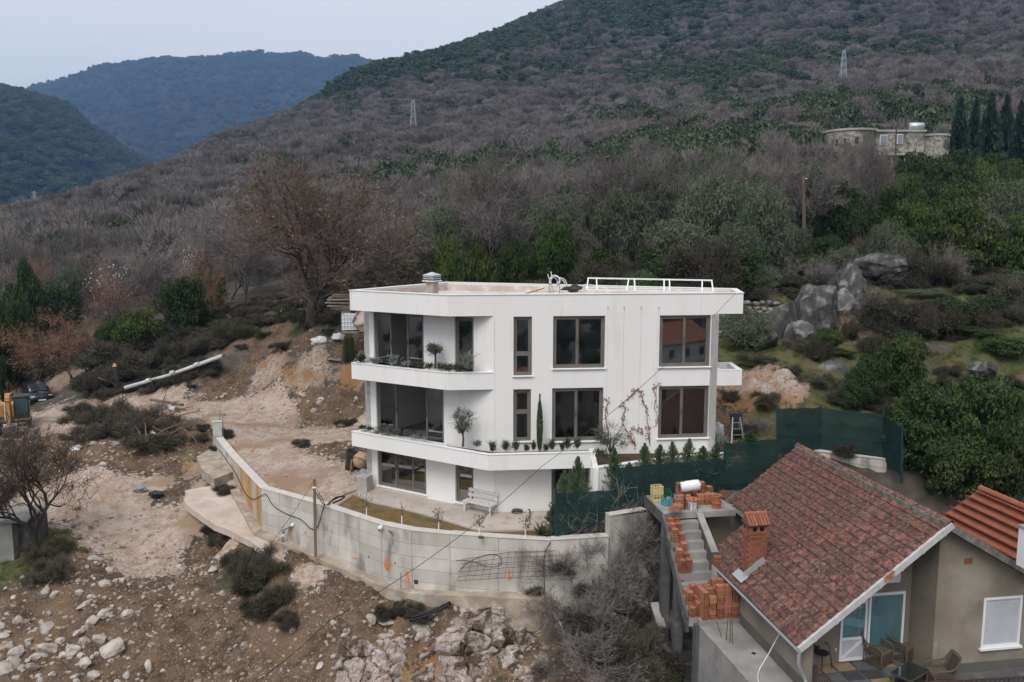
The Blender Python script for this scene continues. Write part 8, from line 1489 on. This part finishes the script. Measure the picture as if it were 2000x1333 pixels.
# ---------------------------------------------------------------- parked car
mk('car_paint', (.012, .014, .022), rough=.22, spec=.6); mk('car_glass', (.02, .025, .03), rough=.08, spec=.7); mk('car_lamp', (.55, .57, .58), rough=.2, spec=.7); mk('plate_white', (.7, .7, .7), rough=.5); mk('alloy', (.28, .28, .29), rough=.35, metal=.8)
q = gp(74, 784, 40, 90); q.z = gz(q.x, q.y)+.05; CARY = q.y; car = thing('parked_car', 'black hatchback car parked beside the dirt track', 'car', q); ca = R(-52); CM = Matrix.Rotation(ca, 3, 'Z'); cp = lambda x, y, z: q+CM @ Vector((x, y, z))    # x forward
def carloft(secs, name, mat, parent=car, smooth=True):
    """secs: list of (x, [(halfwidth, z), ...]) cross-sections"""
    b = MB(); n = len(secs[0][1])*2; vs = []
    for x, pr in secs: vs += [cp(x, w, z) for w, z in pr]+[cp(x, -w, z) for w, z in pr[::-1]]
    k = len(secs); b.add(vs, [(i*n+j, i*n+(j+1) % n, (i+1)*n+(j+1) % n, (i+1)*n+j) for i in range(k-1) for j in range(n)]+[tuple(range(n))[::-1], tuple(range((k-1)*n, k*n))]); return b.build(name, mat, parent, smooth, bevel=0)
carloft([(-2.05, [(.70, .35), (.78, .6), (.74, .9)]), (-1.95, [(.80, .25), (.87, .6), (.83, 1.0)]), (-.8, [(.82, .22), (.89, .6), (.86, 1.0)]), (.9, [(.82, .22), (.89, .6), (.85, .98)]), (1.5, [(.82, .22), (.88, .55), (.80, .90)]), (2.0, [(.76, .25), (.82, .5), (.70, .76)]), (2.12, [(.62, .28), (.70, .48), (.60, .66)])], 'body', 'car_paint')
cabn = carloft([(-2.0, [(.74, .95), (.70, 1.05)]), (-1.7, [(.78, .97), (.62, 1.44)]), (-.9, [(.82, .98), (.62, 1.53)]), (.1, [(.82, .98), (.60, 1.50)]), (.95, [(.80, .95), (.66, 1.02)])], 'cabin', 'car_paint')
b = MB(); b.quad(cp(.98, .60, 1.0), cp(.98, -.60, 1.0), cp(.22, -.54, 1.47), cp(.22, .54, 1.47)); 
b.build('windscreen', 'car_glass', car)
for sy in (-1, 1):
    for x0, x1, x2, x3, nm in ((.0, .62, .10, -.02, 'front'), (-.85, -.08, -.10, -.85, 'rear')): b = MB(); o_y = .012; b.quad(cp(x0, sy*(.80+o_y), 1.03), cp(x1, sy*(.79+o_y), 1.03), cp(x2, sy*(.655+o_y), 1.42), cp(x3, sy*(.65+o_y), 1.43)); b.build('side_window', 'car_glass', car)
    MB().box(cp(1.93, sy*.60, .70), (.22, .30, .13), ca).build('headlight', 'car_lamp', car, bevel=.03); MB().box(cp(.75, sy*.97, 1.02), (.14, .18, .12), ca).build('mirror', 'car_paint', car, bevel=.03); MB().box(cp(.1, sy*.895, .82), (.18, .02, .03), ca).build('door_handle', 'car_paint', car)
    for x in (-1.25, 1.32):
        w = MB(); w.lathe([(.16, -.1), (.30, -.1), (.32, -.07), (.32, .07), (.30, .1), (.16, .1)], 20, cp(x, sy*.80, .32), M=Matrix.Rotation(ca, 4, 'Z') @ Matrix.Rotation(R(90), 4, 'X')); wo_ = w.build('wheel', 'rubber', car); h_ = MB(); h_.lathe([(0, -.105), (.17, -.105), (.21, -.09), (.21, .09), (.17, .105), (0, .105)], 10, cp(x, sy*.80, .32), M=Matrix.Rotation(ca, 4, 'Z') @ Matrix.Rotation(R(90), 4, 'X')); h_.build('rim', 'alloy', wo_)
MB().box(cp(2.13, 0, .42), (.03, .52, .11), ca).build('number_plate', 'plate_white', car); MB().box(cp(2.10, 0, .60), (.04, .8, .08), ca).build('grille', 'frame_dark', car); MB().lathe([(0, -.01), (.06, -.01), (.06, .01), (0, .01)], 12, cp(2.12, 0, .64), M=Matrix.Rotation(ca, 4, 'Z') @ Matrix.Rotation(R(90), 4, 'Y')).build('badge', 'alloy', car); MB().box(cp(2.03, 0, .30), (.12, 1.1, .1), ca).build('air_intake', 'frame_dark', car)
# ---------------------------------------------------------------- excavator
mk('digger_yellow', (.45, .24, .05), (.33, .18, .05), scale=3, rough=.6, c3=(.16, .10, .06), s3=2, lo3=.58, hi3=.7); mk('digger_dark', (.025, .026, .028), (.05, .048, .045), scale=3, rough=.6); mk('digger_glass', (.05, .09, .10), rough=.1, spec=.7); mk('digger_chrome', (.5, .5, .5), rough=.3, metal=.9)
q = gp(28, 842, 40, 90); ex = thing('excavator', 'yellow tracked excavator cut off by the left edge of the picture', 'excavator', q); ea = R(-62); EM = Matrix.Rotation(ea, 3, 'Z'); ep = lambda x, y, z: q+EM @ Vector((x, y, z))
for sy in (-1, 1):
    t_ = MB(); t_.tube([ep(x, sy*.85, z) for x, z in ((-1.2, .12), (-1.4, .35), (-1.2, .58), (1.2, .58), (1.4, .35), (1.2, .12), (-1.2, .12))], .16, 6); t_.build('track', 'rubber', ex); MB().box(ep(0, sy*.85, .35), (2.3, .3, .4), ea).build('track_frame', 'digger_dark', ex)
MB().box(ep(-.2, 0, .78), (2.3, 1.8, .16), ea).build('turntable', 'digger_dark', ex); MB().box(ep(-1.0, 0, 1.3), (1.0, 1.9, .9), ea).build('engine_cover', 'digger_yellow', ex, bevel=.08)
cbn = MB().box(ep(.35, .55, 1.62), (1.15, .85, 1.45), ea).build('cab', 'digger_dark', ex, bevel=.06); 
MB().box(ep(.94, .55, 1.80), (.02, .70, .95), ea).build('cab_window', 'digger_glass', cbn); MB().box(ep(.35, .985, 1.80), (.95, .02, .95), ea).build('cab_window', 'digger_glass', cbn); MB().box(ep(.35, .115, 1.80), (.95, .02, .95), ea).build('cab_window', 'digger_glass', cbn); MB().box(ep(.35, .55, 2.38), (1.2, .92, .07), ea).build('cab_roof', 'digger_dark', cbn); MB().box(ep(.35, .55, .92), (1.22, .9, .10), ea).build('cab_sill', 'digger_yellow', cbn)
MB().bar(ep(.6, -.15, 1.1), ep(1.6, -.15, 2.7), .28, .36).build('boom', 'digger_yellow', ex); MB().bar(ep(1.6, -.15, 2.7), ep(2.2, -.15, 2.3), .26, .32).build('boom', 'digger_yellow', ex); MB().bar(ep(2.05, -.15, 2.6), ep(2.35, -.15, .75), .22, .26).build('arm', 'digger_yellow', ex)
MB().tube([ep(.9, -.15, .95), ep(1.6, -.15, 2.2)], .06, 8).build('ram', 'digger_chrome', ex); MB().tube([ep(2.2, -.3, 2.3), ep(2.5, -.3, 1.2)], .05, 8).build('ram', 'digger_chrome', ex)
b = MB(); pr = [(0, 0), (.35, -.05), (.5, -.4), (.25, -.65), (-.1, -.55)]; b.add([ep(2.3+x, y, .75+z) for y in (-.5, .2) for x, z in pr], [(0, 1, 2, 3, 4), (9, 8, 7, 6, 5)]+[(i, 5+i, 5+(i+1) % 5, (i+1) % 5) for i in range(4)]); b.build('bucket', 'digger_dark', ex); 
# concrete jersey block and hut at the left edge
q = gp(38, 848, 40, 70); b = MB(); b.box(q+Vector((.6, -.6, .22)), (1.6, .5, .45), .1); b.box(q+Vector((.3, -.9, .55)), (1.4, .45, .22), .05); tag(b.build('timber_baulks', 'plank_wood'), 'pale stacked timber baulks in front of the excavator', 'timber')
q = gp(18, 1098, 25, 60); hu = thing('concrete_hut', 'small rough concrete hut cut by the left edge behind the crooked tree', 'hut', q); MB().box(q+Vector((-.7, .8, .75)), (1.6, 1.6, 2.0), .1).build('wall', 'concrete', hu); MB().box(q+Vector((.35, 1.2, .65)), (.9, 1.2, 1.8), .1).build('side_bay', 'concrete_dark', hu); MB().box(q+Vector((-.4, .9, 1.80)), (2.4, 2.0, .10), .1).build('roof_slab', 'concrete', hu)
# ================================================================ POLES, PYLONS, WIRES, STONE HOUSE
mk('pole_wood', (.17, .13, .10), (.12, .095, .075), scale=3, rough=.95, stretch=(1, 1, .1))
a = P(1574, 486, 62); z0 = gz(a.x, a.y); b_ = Vector((a.x, a.y, z0)); up_ = thing('utility_pole', 'tall weathered wooden utility pole on the slope right of the villa', 'pole', b_); MB().tube([b_-Vector((0, 0, .5)), P(1569, 344, 62)], [.15, .11], 8).build('shaft', 'pole_wood', up_); t = P(1570, 352, 62); MB().tube([t+Vector((0, 0, .1)), t+Vector((.25, 0, .1))], .03, 6).build('insulator', 'white_plastic', up_)
b = MB(); b.tube(catenary(P(1570, 356, 62), P(1545, 520, 58), .6, 10), .012, 4); tag(b.build('guy_wire', 'cable_black'), 'thin guy wire slanting down from the utility pole', 'wire')
mk('pylon_steel', (.30, .33, .36), rough=.7)
def pylon(u, vb, vt, Y, label, arms):
    g_ = P(u, vb, Y); h = P(u, vt, Y).z-g_.z+6; c = Vector((g_.x, Y, g_.z-6)); t = thing('pylon', label, 'pylon', c, 'lattice pylons on the hillside'); w0, w1 = h*.085, h*.018; leg = lambda sx, sy, f: c+Vector((sx*(w0+(w1-w0)*f), sy*(w0+(w1-w0)*f), h*f)); r = .00036*Y
    for sx in (-1, 1):
        for sy in (-1, 1): MB().tube([leg(sx, sy, 0), leg(sx, sy, 1)], r, 4).build('leg', 'pylon_steel', t)
    fs_ = [0, .2, .38, .54, .68, .8, .9, 1]; br = MB()
    for f0, f1 in zip(fs_[:-1], fs_[1:]):
        for sx in (-1, 1): br.tube([leg(sx, -1, f0), leg(sx, 1, f1)], r*.6, 3); br.tube([leg(sx, 1, f0), leg(sx, -1, f1)], r*.6, 3); br.tube([leg(-1, sx, f0), leg(1, sx, f1)], r*.6, 3); br.tube([leg(1, sx, f0), leg(-1, sx, f1)], r*.6, 3)
    br.build('bracing', 'pylon_steel', t)
    for f, l in arms: MB().tube([c+Vector((-l*h, 0, h*f)), c+Vector((l*h, 0, h*f))], r*.8, 4).build('cross_arm', 'pylon_steel', t)
pylon(808, 282, 195, gp(808, 284).y, 'thin grey lattice pylon standing above the big oak', [(.72, .05), (.84, .05), (.94, .04)]); pylon(1645, 176, 98, gp(1645, 178).y, 'grey lattice pylon high on the slope above the stone house', [(.74, .05), (.86, .05), (.95, .04)]); pylon(70, 420, 374, 520, 'small distant lattice pylon in the valley at the left', [(.70, .15), (.84, .13), (.95, .1)])
def wire(name, pts, r, label): b = MB(); b.tube(pts, r, 5); tag(b.build(name, 'cable_black', smooth=True), label, 'wire')
wire('overhead_wire', catenary(P(1436, 574, 33.2), P(1300, 712, 29.5), .02, 8)+catenary(P(1300, 712, 29.5), P(1060, 910, 25), .12, 10)[1:]+catenary(P(1060, 910, 25), P(640, 1215, 20), .3, 14)[1:]+catenary(P(640, 1215, 20), P(480, 1345, 18), .1, 5)[1:], .008, 'black overhead wire crossing the villa facade diagonally'); 
wire('post_wire', catenary(P(614, 938, 33.5), P(515, 1080, 30.5), .1, 10)+catenary(P(515, 1080, 30.5), P(310, 1300, 26), .25, 12)[1:]+[P(262, 1350, 25)], .008, 'black overhead wire running from the wooden post to the bottom edge')
# --- old stone house on the hill
mk('old_stone', (.34, .315, .27), (.19, .175, .15), scale=2.4, detail=3, rough=.97, bump=.8, bscale=3, coord='World', c3=(.10, .098, .085), s3=.5, lo3=.5, hi3=.6, bdist=.15, lo=.42, hi=.56); mk('old_render', (.40, .385, .35), (.30, .285, .255), scale=.5, rough=.95, coord='World')
SY = 120.; sp_ = lambda u, v, y=SY: P(u, v, y); c0 = sp_(1740, 335); oh = thing('stone_house', 'old two-storey stone house with rounded ends among trees on the hill', 'house', c0); zt1, zb = sp_(1740, 256).z, sp_(1740, 345).z-2; zt2 = sp_(1830, 266).z
px_ = lambda u: sp_(u, 300).x
def drum(u0, u1, zt, name, y0=SY+1.5, dep=1.0):
    b = MB(); cx_ = (px_(u0)+px_(u1))/2; rx = abs(px_(u1)-px_(u0))/2; n = 28; b.prism([(cx_+rx*math.cos(6.283*i/n), y0+rx*dep*math.sin(6.283*i/n)) for i in range(n)], zb, zt); b.build(name, 'old_stone', oh); c = MB(); c.prism([(cx_+(rx+.12)*math.cos(6.283*i/n), y0+(rx+.12)*dep*math.sin(6.283*i/n)) for i in range(n)], zt+.003, zt+.28); c.build('roof_rim', 'old_render', oh); return cx_, rx, y0, dep
d1 = drum(1624, 1722, zt1, 'rounded_wing', SY+2.2); d2 = drum(1800, 1860, zt2, 'rounded_wing', SY+1.5)
b = MB(); b.prism([(px_(1706), SY-.6), (px_(1800), SY-.6), (px_(1800), SY+6), (px_(1706), SY+6)], zb, zt1-.2); b.build('wall', 'old_stone', oh); b = MB(); b.prism([(px_(1705), SY-.75), (px_(1802), SY-.75), (px_(1802), SY+6.1), (px_(1705), SY+6.1)], zt1-.197, zt1+.08); b.build('roof_rim', 'old_render', oh)
def hole(u0, u1, v0, v1, y, glass=False, white=False):
    A, B = sp_(u0, v1, y), sp_(u1, v0, y); w = MB(); w.box(((A.x+B.x)/2, y, (A.z+B.z)/2), (B.x-A.x, .14, B.z-A.z)); f = w.build('window', 'old_render' if not white else 'white_paint', oh); g_ = MB(); k = .06 if glass else .02; g_.box(((A.x+B.x)/2, y-.06, (A.z+B.z)/2), (B.x-A.x-2*k, .1, B.z-A.z-2*k)); g_.build('pane', 'glass_dull' if glass else 'frame_dark', f)
mk('glass_dull', (.22, .25, .28), rough=.2)
for u0, u1, v0, v1 in ((1631, 1637, 272, 284), (1647, 1653, 270, 281), (1669, 1677, 267, 279), (1697, 1703, 267, 281)):
    cx_, rx, y0, dep = d1; x = (px_(u0)+px_(u1))/2; yy = y0-rx*dep*math.sqrt(max(0, 1-((x-cx_)/rx)**2))-.02; hole(u0, u1, v0, v1, yy)
hole(1718, 1733, 264, 284, SY-.66, True, True); hole(1751, 1764, 263, 282, SY-.66, True, True); cx_, rx, y0, dep = d2; x = px_(1851); hole(1847, 1855, 279, 293, y0-rx*dep*math.sqrt(max(0, 1-((x-cx_)/rx)**2))-.02)
for u in (1742, 1767): q = sp_(u, 332, SY-2.2); MB().tube([q-Vector((0, 0, 1.5)), sp_(u, 304, SY-2.2)], .16, 6).build('porch_column', 'old_render', oh)
b = MB(); b.box(sp_(1755, 318, SY-.65), (3.0, .1, 2.2)); b.build('porch_opening', 'frame_dark', oh); b = MB(); b.box(sp_(1752, 303, SY-1.6), (7.5, 2.2, .25)); b.build('porch_roof', 'old_render', oh)
mk('tank_steel', (.60, .63, .66), rough=.35, metal=.6); b = MB(); b.tube([sp_(1777, 247), sp_(1803, 247)], .5, 12); tag(b.build('water_tank', 'tank_steel', smooth=True), 'horizontal white steel water tank on the roof of the stone house', 'tank')
q = sp_(1749, 330, SY-4); mp_ = thing('dark_pole', 'slim dark pole standing in front of the old stone house', 'pole', q); MB().tube([q-Vector((0, 0, 2)), sp_(1751, 248, SY-4)], [.12, .09], 6).build('shaft', 'rust', mp_); MB().tube([sp_(1751, 250, SY-4)-Vector((.3, 0, 0)), sp_(1751, 250, SY-4)+Vector((.3, 0, 0))], .04, 5).build('cross_arm', 'rust', mp_)
# ---------------------------------------------------------------- neighbouring houses behind the viewpoint, mirrored in the villa's windows
mk('stucco_white', (.70, .68, .63), (.62, .60, .55), scale=.5, rough=.9, coord='World')
def far_house(x, y, w, d, h, rz, wall_, label):
    z = hz(x, y); t = thing('neighbour_house', label, 'house', (x, y, z), 'houses mirrored in the villa windows'); M = Matrix.Rotation(rz, 3, 'Z'); q = lambda a, b, c: Vector((x, y, z))+M @ Vector((a, b, c)); MB().box(q(0, 0, h/2-1), (w, d, h+2), rz).build('wall', wall_, t)
    b = MB(); e = .5; b.add([q(-w/2-e, -d/2-e, h), q(w/2+e, -d/2-e, h), q(w/2+e, d/2+e, h), q(-w/2-e, d/2+e, h), q(-w/2-e, 0, h+d*.3), q(w/2+e, 0, h+d*.3)], [(0, 1, 5, 4), (2, 3, 4, 5), (1, 2, 5), (3, 0, 4), (3, 2, 1, 0)]); b.build('roof', 'tile_new', t)
    for sx in (-.3, 0, .3):
        for zz in (1.6, 4.4):
            if zz < h-1: MB().box(q(sx*w, d/2+.02, zz), (1.1, .08, 1.3), rz).build('window', 'frame_dark', t)
far_house(-6, -48, 12, 9, 6.2, .2, 'stucco_white', 'pale two-storey house with red roof, mirrored in the left windows'); far_house(17, -38, 11, 8, 5.5, -.3, 'stucco_grey', 'grey house with red roof, mirrored in the right windows'); far_house(-32, -34, 10, 8, 6, .5, 'stucco_white', 'white house with red roof, mirrored in the wing windows'); far_house(6, -84, 14, 10, 8, .1, 'stucco_white', 'tall pale house farther down, mirrored in the upper windows'); far_house(42, -60, 12, 9, 6, -.5, 'stucco_white', 'white house at the far right, mirrored in the upper right window')
bw = {0: ([], []), 1: ([], [])}; rb2 = np.random.RandomState(3)
for k in range(1500):
    x, y = rb2.uniform(-170, 170), -rb2.uniform(6, 260)
    if any((x-a)**2+(y-b)**2 < 110 for a, b in ((-6, -48), (17, -38), (-32, -34), (6, -84), (42, -60))) or x*x+y*y < 120: continue
    i = int(rb2.rand() < .45); bw[i][0].append((x, y, hz(x, y)-.2)); f = 1 if y < -25 else .45; bw[i][1].append((rb2.uniform(1.8, 3.4)*f,)*2+(rb2.uniform(3, 6)*f,))
for i, kd in enumerate(('far_green', 'far_bare')): forest('valley_woodland', *bw[i], pairs[kd][0], ('evergreen' if i == 0 else 'leafless')+' trees of the valley mirrored in the villa windows', 'woodland')
# ================================================================ HAZE
mh = bpy.data.materials.new('haze_air'); mh.use_nodes = True; N = mh.node_tree.nodes; N.clear(); o_ = N.new('ShaderNodeOutputMaterial'); pv = N.new('ShaderNodeVolumePrincipled'); pv.inputs['Color'].default_value = (.30, .56, 1.0, 1); pv.inputs['Density'].default_value = .00021; pv.inputs['Anisotropy'].default_value = .2; mh.node_tree.links.new(pv.outputs[0], o_.inputs['Volume'])
MATS['haze_air'] = mh
_bb = np.array([tuple(o.matrix_basis @ Vector(c)) for o in bpy.data.objects if o.get('kind') == 'structure' for c in o.bound_box]); _lo, _hi = _bb.min(0), _bb.max(0)
_lo -= np.array([40, 40, 1.]); _hi += np.array([40, 40, 25.]); hb_ = MB(); hb_.box(tuple((_lo+_hi)/2), tuple(_hi-_lo)); hzb = hb_.build('haze', 'haze_air'); hzb['kind'] = 'stuff'; hzb['label'] = 'thin blue haze in the valley air'; hzb['category'] = 'haze'
